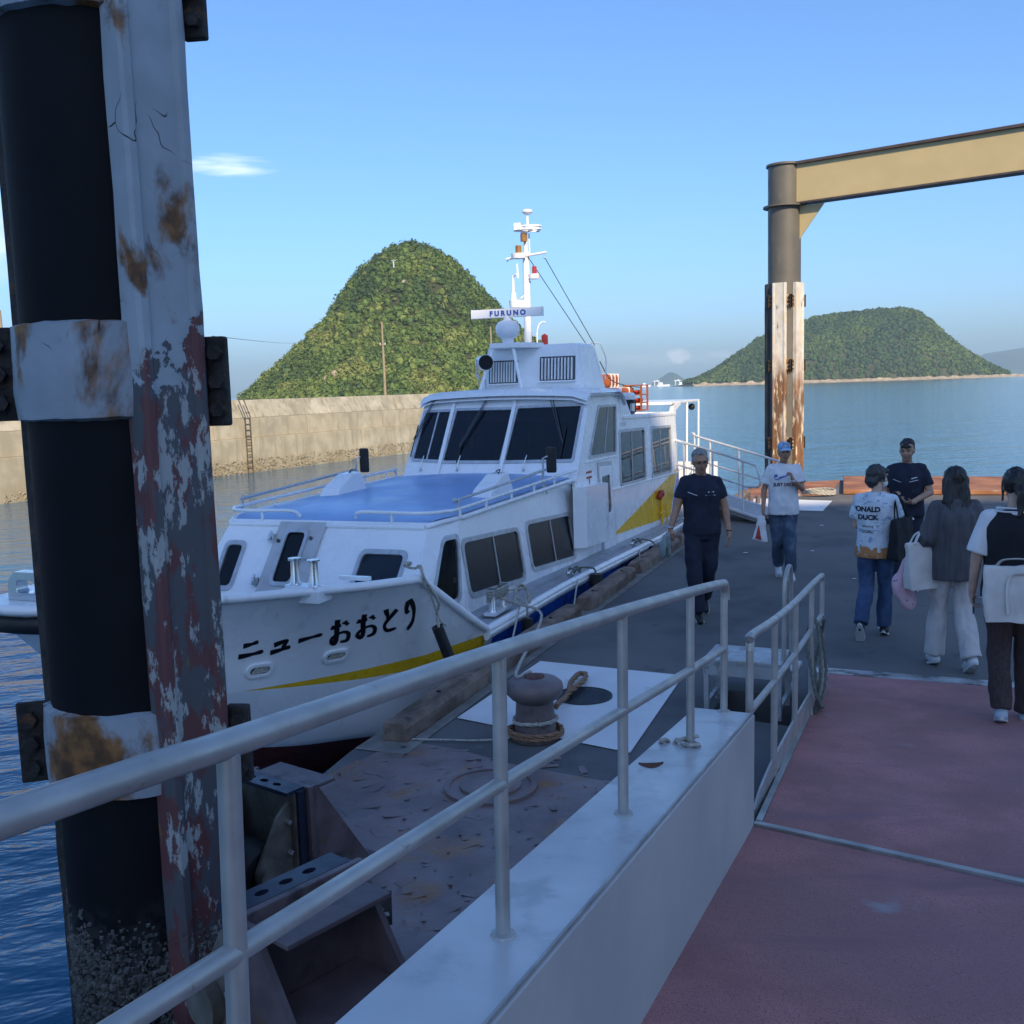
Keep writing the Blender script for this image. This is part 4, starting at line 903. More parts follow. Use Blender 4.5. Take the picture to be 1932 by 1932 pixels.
def curve(k,u):
    i=min(int(u),len(HN)-2); x=u-i
    P=lambda j: HN[j][k]
    if i<6:
        p0=P(i-1) if i>0 else (P(1)[0],-P(1)[1],P(1)[2]) 
        p3=P(i+2) if i<5 else tuple(2*b-a for a,b in zip(P(i),P(i+1)))
        return cr(p0,P(i),P(i+1),p3,x)
    a,b=P(i),P(i+1); return tuple(p+(q-p)*x for p,q in zip(a,b))
def hull(u,v,side=-1):
    # v 0..1 S->K (slightly concave flare), 1..2 K->C, 2..3 C->keel
    k=min(int(v),2); x=v-k
    a,b=curve(k,u),curve(k+1,u)
    p=[p+(q-p)*x for p,q in zip(a,b)]
    if k==0: 
        fl=4*x*(1-x)*.06*max(0,min(1,(6.6-u)/1.5))*min(1,u/1.5); p[1]=max(0,p[1]-fl)
    return (p[0],side*p[1],p[2])
borg = BO + BL * 2.15
boat = thing('passenger_boat', 'white passenger boat with blue cabin roof and yellow stripe moored at the quay', 'boat', (borg.x, borg.y, WATER), math.atan2(BA.y, BA.x))
class BMB(MB):                                                # boat meshes: heights given above the quay, stored above the waterline
    def build(s, name, material, parent=None, **k):
        par = parent or boat
        s.v = [(x, y, z - WATER) for x, y, z in s.v]; return MB.build(s, name, material, par, **k)
MIR = -.12
us = [i / 6 for i in range(0, 36)] + [6 + i / 8 for i in range(0, 9)] + [7.08] + [7.2 + .2 * i for i in range(0, 20)]
us = sorted(set(round(x, 4) for x in us if x <= 10)) ; us = [x for x in us if x <= 10.0]
def vs_(u): return interp([(2.6, 1.0), (3.6, 1.07), (4.75, 1.13), (7.0, 1.2), (10, 1.2)], u)
def vrow(u): s_ = max(1.004, vs_(u)); return [0, .2, .4, .6, .8, 1.0, s_, 1.4, 1.7, 1.95, 2.03, 2.5, 3.0]
for side, nm in ((-1, 'hull'), (1, 'hull')):
    q = BMB()
    def mf(i, j):
        u = us[i]
        if j >= 9: return 3 if j > 9 else 0
        if u >= 7.08 and j >= 5: return 2
        if j == 5 and 2.6 <= u < 7.0: return 1
        return 0
    q.grid(lambda i, j: hull(us[i], vrow(us[i])[j], side), len(us) - 1, 12, mf=mf, flip=side > 0)
    q.build('hull', [M['hullwhite'], M['yellow'], M['blue'], M['red']], smooth=32, recalc=False)
q = BMB(); Lr = vrow(10); 
q.add([hull(10, v, -1) for v in Lr] + [hull(10, v, 1) for v in reversed(Lr)], [tuple(range(2 * len(Lr)))]); q.build('transom', M['hullwhite'])
# bulwark cap rail and rub rail
def offs(p, dy, dz): return (p[0], p[1] + dy, p[2] + dz)
for side in (-1, 1):
    q = BMB(); q.tube([offs(hull(u, 0, side), 0, .0) for u in [i / 8 for i in range(0, 49)]] + [offs(hull(6 + i / 6, 0, side), 0, 0) for i in range(1, 6)] + [offs(hull(7, 0, side), 0, .01)], .036, 10); q.build('cap_rail', M['white'], smooth=50)
    q = BMB(); P = [hull(7 + i * .1, 0, side) for i in range(0, 31)]
    for dz, dy, r in ((-.008, .0, .042), (-.045, .006, .040), (-.075, .0, .026)): q.tube([offs(p, dy * side, dz) for p in P], r, 8)
    q.build('rub_rail', M['white'], smooth=50)
# decks
for side in (-1, 1):                                          # inner face of the bulwark, then the sunken foredeck
    q = BMB(); q.grid(lambda i, j: (lambda p: (p[0] + .03, p[1] - side * min(abs(p[1]), .10 + .03 * j), p[2] - .012))(hull(6.9 * i / 30, .55 * j / 3, side)), 30, 3); q.build('bulwark_lining', M['white'], smooth=40)
    q = BMB(); P = [hull(6.0 * i / 24, 0, side) for i in range(4, 25)]
    q.add([(p[0], p[1], p[2] + .012) for p in P] + [(p[0] + .02, p[1] - side * .13, p[2] + .010) for p in P], [(i, i + 1, 21 + i + 1, 21 + i) for i in range(20)]); q.build('bulwark_capping', M['white'])
q = BMB(); q.plate([(-.30, 0), (.25, -.55), (1.0, -.95), (2.1, -1.30), (2.1, 1.30), (1.0, .95), (.25, .55)], [], lambda u, v, w_: (u, v, w_), .34, .38); q.build('foredeck', M['deckgrey'])
def dz_(t): return interp([(1, .22), (4.5, .20), (9, .06), (15.4, -.10)], t)
for side in (-1, 1):
    q = BMB(); q.grid(lambda i, j: (lerp(2.28, 15.35, i / 40), side * [1.86, 1.62, 1.615, 1.38][j], dz_(lerp(2.28, 15.35, i / 40)) + [0, 0, .035, .035][j]), 40, 3); q.build('side_deck', M['deckgrey'])
q = BMB(); q.grid(lambda i, j: (lerp(12.4, 15.35, i / 8), lerp(-1.4, 1.4, j), dz_(13) - .02), 8, 1); q.build('aft_deck', M['deckgrey'])
BMB().box((15.3, 0, .35), (.06, 3.3, .85)).build('stern_bulwark', M['white'])
# bow: black fender bar and small platform with fairlead
q = BMB(); P = [hull(u, .12, -1) for u in (1.6, 1.2, .9, .6, .3, .1)] + [hull(0, .12, 1)] + [hull(u, .12, 1) for u in (.1, .3, .6, .9, 1.2, 1.6)]
q.tube(P, .075, 12); q.build('bow_fender', M['rubber'], smooth=50)
q = BMB(); q.plate([(-1.27, -.18), (-.6, -.5), (-.6, .5), (-1.27, .18)], [], lambda u, v, w_: (u, v, w_), 1.05, 1.10); q.build('bow_platform', M['white'], bevel=.01)
q = BMB(); q.plate([(-.16, 0), (.16, 0), (.15, .14), (.10, .19), (-.10, .19), (-.15, .14)], [rrect(-.08, .05, .08, .135, .03)], lambda u, v, w_: (-1.02 + w_, u, 1.10 + v), -.05, .05); q.build('bow_fairlead', M['chrome'], bevel=.006)
# hawse rings; dark plates stand in for the shaded openings, rope laid on
for uc, vc in ((3.12, .80), (4.356, .77)):
    c = Vector(hull(uc, vc)); du = (Vector(hull(uc + .05, vc)) - c).normalized(); dv = (Vector(hull(uc, vc - .05)) - c); dv = (dv - du * dv.dot(du)).normalized(); nn = du.cross(dv); nn = nn if nn.y < 0 else -nn
    f_ = lambda u, v, w_: c + du * (u + .12 * v) + dv * v + nn * w_
    q = BMB(); q.plate(rrect(-.108, -.058, .108, .058, .056, 6), [rrect(-.080, -.033, .080, .033, .032, 6)], f_, -.004, .022); ho_ = q.build('hawse_ring', M['white'], bevel=.005, smooth=30)
    q = BMB(); q.plate(rrect(-.081, -.034, .081, .034, .032, 6), [], f_, -.006, .0035); q.build('hawse_hole_shade', M['darkint'], ho_)
    q = BMB()
    for k in range(4): q.tube([f_(-.07 + .01 * k, -.022 + .014 * k, .007), f_(0, -.018 + .012 * k, .009), f_(.07, -.014 + .013 * k, .007)], .007, 6)
    q.build('hawse_rope', M['rope'], ho_, smooth=50)
# name on the bow, brush written
LETT = [[(3.064, .52), (3.164, .51), (3.274, .49)], [(2.924, .63), (3.114, .62), (3.294, .6)], [(3.464, .55), (3.555, .53), (3.635, .52), (3.595, .56), (3.555, .6)], [(3.384, .63), (3.535, .61), (3.665, .59)], [(3.795, .54), (3.955, .52), (4.165, .5)],
 [(4.326, .44), (4.416, .44), (4.506, .42)], [(4.436, .36), (4.426, .47), (4.406, .58), (4.366, .63), (4.316, .61), (4.336, .56), (4.456, .52), (4.576, .51), (4.646, .54), (4.606, .61), (4.476, .62)], [(4.566, .39), (4.646, .43)],
 [(4.826, .41), (4.927, .41), (5.017, .4)], [(4.957, .34), (4.937, .44), (4.927, .56), (4.877, .61), (4.816, .58), (4.846, .54), (4.967, .5), (5.097, .49), (5.157, .53), (5.117, .59), (4.997, .61)], [(5.087, .37), (5.157, .41)],
 [(5.357, .32), (5.387, .39), (5.407, .44)], [(5.558, .34), (5.457, .41), (5.357, .48), (5.327, .53), (5.377, .58), (5.538, .57)], [(5.778, .26), (5.748, .34), (5.748, .4), (5.788, .37)], [(5.808, .24), (5.868, .31), (5.888, .4), (5.848, .52), (5.738, .62)]]
GRP = [(0, 1), (2, 3), (4,), (5, 6, 7), (8, 9, 10), (11, 12), (13, 14)]
for gi in GRP:
    q = BMB()
    for si in gi:
        st = LETT[si]; P = crpath([(u, v, 0) for u, v in st], 8); n = len(P); pts = []
        W3 = [Vector(hull(p.x, p.y)) for p in P]; vs = []
        for i in range(n):
            u, v = P[i].x, P[i].y; c = W3[i]; tg = (W3[min(i + 1, n - 1)] - W3[max(i - 1, 0)]).normalized()
            e1_ = Vector(hull(u + .03, v)) - c; e2_ = Vector(hull(u, v + .03)) - c; nn = e1_.cross(e2_).normalized(); nn = nn if nn.y < 0 else -nn
            x = i / (n - 1); wd = .0185 * (.72 + .5 * abs(math.cos(x * 2.6)) ) * (1 if x < .9 else .55 + 4.5 * (1 - x)); sd_ = nn.cross(tg).normalized() * wd
            vs += [c + nn * .004 - sd_, c + nn * .004 + sd_]
        e0 = (W3[0] - W3[1]).normalized() * .008; vs[0] = vs[0] + e0; vs[1] = vs[1] + e0 * .3
        q.add(vs, [(2 * i, 2 * i + 1, 2 * i + 3, 2 * i + 2) for i in range(n - 1)])
    q.build('name_letter', M['blackp'], recalc=False)
# ---- windows
def window(mapf, quad, r, fw, glassmat, parent=None, proud=.016, curtain=False, bars=(), nb=5, name='window'):
    """frame ring round a quad opening (ccw in u, v) with pane, glazing bars, bolts and curtain"""
    fr = BMB(); inner = rquad(quad, r); outer = rquad(inset(quad, -fw), r + fw * .7)
    fr.plate(outer, [inner], mapf, -.012, proud)
    C = [Vector(p) for p in inset(quad, -fw * .5)]
    for i in range(4):
        a_, b_ = C[i], C[(i + 1) % 4]; m_ = max(2, int((b_ - a_).length / .13))
        for k in range(m_):
            p = a_.lerp(b_, (k + .5) / m_); fr.cyl(mapf(p.x, p.y, proud), mapf(p.x, p.y, proud + .005), .0075, 6)
    fo_ = fr.build(name, M['frame'], parent)
    pb = BMB(); pb.plate(rquad(inset(quad, -.004), r), [], mapf, -.008, -.003); pb.build('pane', glassmat, fo_)
    for x, wd in bars:
        lo = Vector(quad[0]).lerp(Vector(quad[1]), x); hi = Vector(quad[3]).lerp(Vector(quad[2]), x); b_ = BMB()
        d = (Vector(quad[1]) - Vector(quad[0])).normalized() * wd / 2
        b_.plate([tuple(lo - d), tuple(lo + d), tuple(hi + d), tuple(hi - d)], [], mapf, -.02, .006); b_.build('glazing_bar', M['frame'], fo_)
    if curtain:
        cb = BMB(); nq = 60
        def cf(i, j):
            x = i / nq; lo = Vector(quad[0]).lerp(Vector(quad[1]), x); hi = Vector(quad[3]).lerp(Vector(quad[2]), x); p = lo.lerp(hi, j)
            return mapf(p.x, p.y, -.07 - .018 * math.sin(i * 1.25 + .6 * math.sin(i * .4)))
        cb.grid(cf, nq, 1); cb.build('curtain', M['curtain'], fo_, smooth=60)
    return fo_
# trunk cabin
def m_front(u, v, w_): return (1.85 + .8588 * (v - .3) - w_ * .762, u, v + w_ * .65)
fq = {'p': [(-1.04, .63), (-.60, .63), (-.60, .88), (-1.04, .88)], 's': [(.76, .56), (.93, .56), (.97, .92), (.79, .92)]}
q = BMB(); q.plate([(-1.33, .22), (1.21, .22), (1.06, 1.16), (-1.18, 1.16)], [rquad(inset(fq['p'], -.01), .06), rquad(inset(fq['s'], -.01), .05)], m_front, -.03, 0); q.build('cabin_front', M['white'])
window(m_front, fq['p'], .05, .04, M['glassd'], curtain=False); window(m_front, fq['s'], .045, .04, M['glassd'])
# front door
dq = [(-.10, .50), (.42, .50), (.44, 1.13), (-.09, 1.13)]; dw = [(.07, .60), (.27, .60), (.30, 1.03), (.09, 1.03)]
q = BMB(); q.plate(dq, [rquad(inset(dw, -.005), .05)], m_front, .004, .035); dr = q.build('cabin_door', mat('door_grey_paint', (.46, .47, .48), .45, var=.1), bevel=.006)
q = BMB(); q.plate(rquad(inset(dw, -.035), .07), [rquad(dw, .05)], m_front, .036, .05); q.build('door_window_frame', M['frame'], dr)
q = BMB(); q.plate(rquad(inset(dw, -.004), .05), [], m_front, .020, .025); q.build('pane', M['glassd'], dr)
for yy in (.60, .98):
    q = BMB(); q.box(m_front(.455, yy, .04), (.05, .06, .07)); q.cyl(m_front(.47, yy - .04, .07), m_front(.47, yy + .04, .07), .014, 8); q.build('hinge', M['chrome'], dr)
for u_, v_ in ((.01, .98), (.37, .95), (.02, .62)):
    q = BMB(); q.cyl(m_front(u_, v_, .03), m_front(u_, v_, .06), .018, 8); q.build('latch', M['darkint'], dr)
q = BMB(); q.tube([m_front(-.02, .80, .04), m_front(.0, .79, .10), m_front(.09, .77, .11), m_front(.13, .76, .09)], .010, 6); q.build('handle', M['chrome'], dr, smooth=50)
def my(y, side): return y if side < 0 else MIR - y
CH = {}
MIRH = -.36
def myh(y, side): return y if side < 0 else MIRH - y
for side in (-1, 1):
    F0, F1, S0, S1 = (Vector((t_, my(y_, side), z_)) for t_, y_, z_ in ((1.78, -1.33, .22), (2.59, -1.18, 1.16), (2.75, -1.47, .18), (2.95, -1.335, 1.17)))
    nn = (S0 - F0).cross(F1 - F0).normalized(); nn = nn if nn.y * side > 0 else -nn
    def m_ch(u, v, w_, F0=F0, F1=F1, S0=S0, S1=S1, nn=nn): return F0.lerp(S0, u).lerp(F1.lerp(S1, u), v) + nn * w_
    wq = [(.36, .24), (.88, .24), (.90, .80), (.50, .80)]
    q = BMB(); q.plate([(0, 0), (1, 0), (1, 1), (0, 1)], [rquad(inset(wq, -.012), .1)], m_ch, -.03, 0); q.build('cabin_corner', M['white'])
    if side < 0:
        window(m_ch, wq, .09, .05, M['glassc'], curtain=True)
    def m_side(u, v, w_, side=side): return (u, my(-1.498 + .14 * v, side) + side * w_, v)
    holes = [[(2.93, .42), (4.38, .32), (4.38, .84), (2.93, .92)], [(4.68, .37), (6.19, .27), (6.17, .785), (4.68, .865)]]
    q = BMB(); q.plate([(2.75, .16), (6.75, .08), (6.75, 1.19), (2.95, 1.17)], [rquad(inset(h_, -.008), .10) for h_ in holes], m_side, -.03, 0); q.build('cabin_side', M['white'])
    for h_ in holes: window(m_side, h_, .085, .045, M['glassc'], curtain=True, bars=((.53, .018),))
# blue trunk roof with white lip
def rf(i, j, dz=0, grow=0):
    t = lerp(2.56 - grow, 6.62, i / 24); yp = interp([(2.56, -1.15), (2.75, -1.25), (3.0, -1.32), (6.6, -1.36)], t) - grow; ys = MIR - yp; x = j / 16
    z = interp([(2.56, 1.165), (6.6, 1.235)], t) + .055 * (1 - (2 * x - 1) ** 2) * clamp((t - 2.5) / .8) - .03 * clamp((2.75 - t) / .2)
    return (t, lerp(yp, ys, x), z + dz)
q = BMB(); q.grid(lambda i, j: rf(i, j, .008, -.03), 24, 16); q.build('cabin_roof', M['roofblue'], smooth=60)
q = BMB(); q.grid(lambda i, j: rf(i, j, -.006, .025), 24, 16); 
q.tube([rf(i, 0, -.015, .02) for i in range(25)], .026, 8); q.tube([rf(i, 16, -.015, .02) for i in range(25)], .026, 8); q.tube([rf(0, j, -.02, .015) for j in range(17)], .026, 8); q.build('roof_lip', M['white'], smooth=50)
# roof hand rails
for side in (-1, 1):
    P = [(2.62, my(-.38, side), 1.19), (2.58, my(-.44, side), 1.25), (2.56, my(-.75, side), 1.255), (2.58, my(-1.10, side), 1.25), (2.78, my(-1.28, side), 1.25), (3.2, my(-1.34, side), 1.255), (6.3, my(-1.39, side), 1.33), (6.55, my(-1.40, side), 1.33), (6.62, my(-1.40, side), 1.26)]
    q = BMB(); q.tube(crpath(P, 5), .018, 8)
    for t_ in (2.95, 3.6, 4.3, 5.0, 5.7, 6.3): q.cyl((t_, my(-1.35 - .01 * (t_ - 3), side), 1.17), (t_, my(-1.35 - .01 * (t_ - 3), side), interp([(3, 1.253), (6.3, 1.33)], t_)), .015, 6)
    q.cyl((2.57, my(-.8, side), 1.16), (2.57, my(-.8, side), 1.25), .015, 6); q.build('roof_rail', M['white'], smooth=50)
    q = BMB(); q.tube([(2.95, my(-1.30, side), 1.33), (5.45, my(-1.36, side), 1.43)], .016, 8)
    for t_ in (2.97, 5.42): q.cyl((t_, my(-1.33, side), 1.17), (t_, my(-1.33, side), 1.34 if t_ < 3 else 1.43), .016, 8)
    q.ball((2.95, my(-1.30, side), 1.335), .028, 8); q.build('pole_on_roof', M['frame'], smooth=50)
    # vent hood
    y0 = my(-1.03, side); hd = BMB(); w_ = .13
    hd.hexa([(4.20, y0 - w_, 1.20), (4.92, y0 - w_, 1.22), (4.92, y0 + w_, 1.22), (4.20, y0 + w_, 1.20), (4.26, y0 - w_ * .85, 1.30), (4.62, y0 - w_ * .75, 1.45), (4.62, y0 + w_ * .75, 1.45), (4.26, y0 + w_ * .85, 1.30)]); hd.hexa([(4.55, y0 - w_ * .98, 1.22), (4.91, y0 - w_ * .98, 1.22), (4.91, y0 + w_ * .98, 1.22), (4.55, y0 + w_ * .98, 1.22), (4.60, y0 - w_ * .74, 1.447), (4.84, y0 - w_ * .70, 1.455), (4.84, y0 + w_ * .70, 1.455), (4.60, y0 + w_ * .74, 1.447)])
    ho_ = hd.build('vent_hood', M['white'], bevel=.02)
    q = BMB(); q.tube(crpath([(4.62, y0 - .05, 1.455), (4.66, y0 - .05, 1.475), (4.80, y0 + .0, 1.485), (4.86, y0 + .08, 1.44), (4.93, y0 + .12, 1.26)], 4), .007, 6); q.build('hood_strap', M['rubber'], ho_, smooth=50)
    # mirror
    ym = my(-1.36, side) + (0 if side < 0 else -.02); q = BMB(); q.box((5.60, ym - .02, 1.535), (.055, .13, .315)); mo = q.build('mirror', M['rubber'], bevel=.024)
    q = BMB(); q.tube([(5.52, ym + .06, 1.22), (5.52, ym + .06, 1.56), (5.57, ym + .02, 1.58)], .012, 6); q.tube([(5.52, ym + .06, 1.30), (5.40, ym - .03, 1.14)], .008, 5); q.build('mirror_post', M['frame'], mo)
# ---- wheelhouse and aft cabin
def m_ws(u, v, w_): return (6.55 + .634 * (v - 1.42) - w_ * .845, u, v + w_ * .535)
panes = [[(.58, 1.46), (.98, 1.48), (.955, 2.10), (.56, 2.105)], [(-.31, 1.45), (.52, 1.45), (.48, 2.115), (-.35, 2.115)], [(-1.32, 1.465), (-.39, 1.45), (-.43, 2.13), (-1.33, 2.145)]]
q = BMB(); q.plate([(-1.43, 1.20), (1.09, 1.20), (1.0, 2.32), (-1.42, 2.36)], [rquad(inset(p, -.006), .03) for p in panes], m_ws, -.04, 0); q.build('wheelhouse_front', M['white'])
for p in panes: window(m_ws, p, .02, .035, M['glassd'], bars=((.5, .02),) if p is panes[0] else (), name='windscreen')
for y_ in (.545, -.37):
    q = BMB(); q.plate([(y_ - .028 + .02, 1.24), (y_ + .028 + .02, 1.24), (y_ + .026 - .005, 2.3), (y_ - .026 - .005, 2.3)], [], m_ws, .0165, .03); q.build('windscreen_post', M['white'], bevel=.008)
# wipers
for y0, y1, z1 in ((.83, 1.02, 1.70), (.02, .30, 1.62), (-.92, -1.17, 1.66)):
    q = BMB(); a_, b_ = m_ws(y0, 2.27, .03), m_ws(y1, z1, .035); q.tube([a_, m_ws(lerp(y0, y1, .05), 2.22, .06), b_], .007, 6); q.tube([m_ws(y0 + .03, 2.25, .03), m_ws(lerp(y0, y1, .05) + .03, 2.2, .06), m_ws(y1 + .02, z1 + .02, .035)], .006, 6)
    q.box(m_ws(y0, 2.27, .03), (.05, .06, .05)); wo_ = q.build('wiper', M['darkint'], smooth=40)
    q = BMB(); q.tube([m_ws(y1, z1 + .22, .025), m_ws(y1 + .01, z1 - .2, .022)], .008, 6); q.build('wiper_blade', M['rubber'], wo_)
for y_ in (.83, .28, -.68):
    q = BMB(); q.tube([m_ws(y_, 1.33, .01), m_ws(y_, 1.36, .05), m_ws(y_ - .02, 1.50, .05)], .006, 5); q.ball(m_ws(y_, 1.33, .02), .02, 8); q.build('washer_nozzle', M['chrome'], smooth=50)
# house sides
A = [(8.60, .955), (10.06, .92), (10.14, 1.68), (8.70, 1.71)]; Bq = [(10.56, .905), (11.92, .88), (12.04, 1.635), (10.68, 1.67)]; Pq = [(7.14, 1.475), (8.40, 1.45), (8.55, 2.10), (7.70, 2.11)]
outl = [(6.42, .10), (12.56, -.12), (12.56, 1.85), (11.62, 1.93), (9.46, 1.94), (9.22, 2.08), (8.95, 2.26), (8.62, 2.345), (7.16, 2.36), (6.43, 1.215)]
for side in (-1, 1):
    def m_hs(u, v, w_, side=side): return (u, myh(-1.465 + .05 * v, side) + side * w_, v)
    dh = [(7.46, .12), (8.04, .10), (8.06, 1.27), (7.48, 1.30)]
    q = BMB(); q.plate(outl, [rquad(inset(h_, -.006), .05) for h_ in (A, Bq, Pq)], m_hs, -.04, 0); q.build('house_side', M['white'])
    window(m_hs, Pq, .03, .035, M['glass'], bars=((.56, .02),)); window(m_hs, A, .05, .045, M['glass'], bars=((.47, .02),)); window(m_hs, Bq, .05, .045, M['glass'], bars=((.45, .02),))
    q = BMB(); q.plate([(8.08, .90), (12.5, .785), (12.5, .815), (8.08, .93)], [], m_hs, .002, .022); q.plate([(6.9, 1.385), (8.45, 1.375), (8.45, 1.40), (6.9, 1.41)], [], m_hs, .002, .02); q.build('side_moulding', M['white'], bevel=.006)
    q = BMB(); q.plate([(7.95, .265), (11.66, .085), (12.44, .87)], [], m_hs, .001, .004); q.build('yellow_flash', M['yellow'])
    q = BMB(); q.plate([(11.72, .06), (11.84, -.02), (12.42, .17), (12.54, .86), (12.50, .87)], [], m_hs, .001, .004); q.build('blue_flash', M['blue'])
    if side < 0:
        q = BMB(); q.plate(dh, [rquad([(7.55, .62), (7.95, .62), (7.95, 1.15), (7.55, 1.15)], .05)], m_hs, .004, .03); dd = q.build('side_door', M['white'], bevel=.006)
        q = BMB(); q.plate(rquad([(7.54, .61), (7.96, .61), (7.96, 1.16), (7.54, 1.16)], .05), [], m_hs, .006, .012); q.build('pane', M['glassd'], dd)
        q = BMB(); q.plate([(7.42, .06), (8.10, .04), (8.12, 1.33), (7.44, 1.36)], [dh], m_hs, .002, .016); q.build('door_frame', M['frame'], dd)
        q = BMB(); q.tube([m_hs(7.62, .95, .03), m_hs(7.66, 1.08, .06), m_hs(7.72, 1.05, .06), m_hs(7.74, .9, .03)], .010, 6); q.build('door_handle', M['darkint'], dd)
        # bulged cover beside the door
        q = BMB(); n_ = 8
        def cov(i, j):
            x = i / n_; t_ = lerp(6.16, 7.42, x); z_ = [.36 - .05 * x, 1.135 - .045 * x][j]; return (t_, -1.46 - .13 * min(1, 3.2 * math.sin(PI * min(x, .97)) ** .8) - .02 * x, z_)
        q.grid(cov, n_, 1)
        q.add([cov(i, 0) for i in range(n_ + 1)] + [(7.42, -1.44, .31), (6.16, -1.44, .36)], [tuple(range(n_ + 3))]); q.add([cov(i, 1) for i in range(n_ + 1)] + [(7.42, -1.41, 1.09), (6.16, -1.41, 1.135)], [tuple(range(n_ + 3))])
        q.build('bulged_cover', M['white'], smooth=25)
        # red mail mark
        q = BMB()
        for v0, v1 in ((1.245, 1.275), (1.175, 1.205)): q.plate([(6.93, v0), (7.17, v0), (7.17, v1), (6.93, v1)], [], m_hs, .001, .004)
        q.plate([(7.035, 1.03), (7.065, 1.03), (7.065, 1.175), (7.035, 1.175)], [], m_hs, .001, .004); q.build('red_mark', M['redp'])
        # small maker's print by the wheelhouse
        q = BMB(); g = random.Random(4)
        for k in range(6): 
            for r_ in range(2): q.plate([(8.78 + .055 * k, 1.80 + .03 * r_), (8.82 + .055 * k, 1.80 + .03 * r_), (8.82 + .055 * k, 1.82 + .03 * r_), (8.78 + .055 * k, 1.82 + .03 * r_)], [], m_hs, .001, .003)
        q.build('faded_print', M['frame'])
        # deck fittings on the yellow flash
        q = BMB(); q.tube(crpath([m_hs(10.15, .18, .02), m_hs(10.15, .20, .06), m_hs(10.18, .50, .06), m_hs(10.24, .56, .02)], 4), .012, 6); q.build('grab_bar', M['yellow'], smooth=50)
        q = BMB(); q.tube([m_hs(10.85, -.0, .05), m_hs(10.85, .52, .05)], .028, 8); q.tube([m_hs(10.75, .24, .05), m_hs(11.0, .24, .05)], .022, 8); hy = q.build('vent_pipe', M['yellow'], smooth=50)
        q = BMB(); q.ball(m_hs(10.85, .57, .06), (.07, .06, .07), 10); q.ball(m_hs(10.72, .53, .06), (.05, .05, .06), 10); q.build('pipe_cap', M['redp'], hy, smooth=50)
        q = BMB(); q.tube([m_hs(11.25, .0, .04), m_hs(11.25, .34, .04)], .016, 8); q.build('vent_pipe', M['yellow'], smooth=50)
# roofs
q = BMB(); n_ = 14
def wr(i, j):
    t_ = lerp(6.98, 9.0, i / n_); y0, y1 = -1.42, 1.06; x = j / 12; e = min(x, 1 - x); z_ = 2.365 + .045 * (1 - (2 * x - 1) ** 2) - (.05 if j in (0, 12) else 0) - .10 * clamp((7.14 - t_) / .16) ** 2 - .16 * clamp((t_ - 8.6) / .4) ** 2
    return (t_, lerp(y0, y1, x), z_)
q.grid(wr, n_, 12); q.grid(lambda i, j: (wr(i, j)[0], wr(i, j)[1], wr(i, j)[2] - .05), n_, 12); q.build('wheelhouse_roof', M['white'], smooth=50)
q = BMB(); q.plate([(8.85, -1.40), (12.62, -1.38), (12.62, 1.02), (8.85, 1.04)], [], lambda u, v, w_: (u, v, w_ - .02 * (u - 9)), 1.90, 1.955); q.build('aft_roof', M['white'], bevel=.012)
q = BMB(); q.plate([(8.78, 2.36), (8.78, 1.9), (9.42, 1.93), (9.2, 2.1), (8.98, 2.25)][::-1], [], lambda u, v, w_: (u, w_, v), -1.38, 1.0); q.build('roof_break', M['white'], smooth=30)
q = BMB(); q.box((12.55, -.18, .9), (.05, 2.3, 2.0)); q.build('aft_bulkhead', M['white'])
q = BMB(); q.box((9.6, -1.30, 2.02), (.06, .16, .14)); q.build('roof_box', M['white'])
# canopy over the stern
q = BMB(); q.plate([(12.45, -1.33), (15.25, -1.30), (15.25, 1.0), (12.45, 1.0)], [], lambda u, v, w_: (u, v, w_), 2.03, 2.08); q.build('stern_canopy', M['white'], bevel=.015)
for y_ in (-1.30, .97):
    q = BMB(); q.plate([(12.5, .86), (12.62, .86), (12.66, 1.75), (12.86, 1.93), (13.3, 2.03), (13.0, 2.06), (12.6, 2.0), (12.5, 1.8)], [], lambda u, v, w_: (u, w_, v), y_ - .03, y_ + .03); q.build('canopy_side', M['white'])
    for t_ in (13.9, 15.05): q = BMB(); q.tube([(t_, y_, -.05), (t_, y_, 1.2), (t_ + .05, y_, 2.04)], .022, 8); q.build('canopy_post', M['white'], smooth=50)
    q = BMB(); q.tube([(12.6, y_, .80), (15.2, y_, .74)], .02, 8); q.tube([(12.6, y_, .42), (15.2, y_, .36)], .016, 8)
    for t_ in (13.2, 14.4): q.cyl((t_, y_, -.1), (t_, y_, .78), .017, 6)
    q.build('stern_rail', M['white'], smooth=50)
q = BMB(); q.ball((14.9, -1.2, 1.93), (.09, .07, .07), 10); q.build('deck_lamp', M['rubber'], smooth=50)
# cabin interior seen through the glass
q = BMB(); q.box((9.6, -.18, .02), (5.9, 2.3, .05)); q.build('cabin_floor', M['darkint'])
q = BMB(); q.plate([(-1.36, .05), (.98, .05), (.98, 2.3), (-1.36, 2.3)], [rrect(.05, 1.52, .38, 1.74, .03), rrect(.44, 1.52, .77, 1.74, .03)], lambda u, v, w_: (8.95 + w_, u, v), -.02, .02); q.build('cabin_partition', M['darkint'])
q = BMB(); q.hexa([(6.75, -1.3, .6), (7.15, -1.3, .6), (7.15, 1.0, .6), (6.75, 1.0, .6), (6.66, -1.3, 1.42), (7.0, -1.3, 1.45), (7.0, 1.0, 1.45), (6.66, 1.0, 1.42)]); q.build('dashboard', M['darkint'], bevel=.03)
for y_ in (.5, .12, -.6): q = BMB(); q.box((7.7, y_, 1.30), (.12, .34, .50)); q.box((7.5, y_, 1.02), (.4, .34, .1)); q.build('cabin_seat', M['darkint'], bevel=.04)
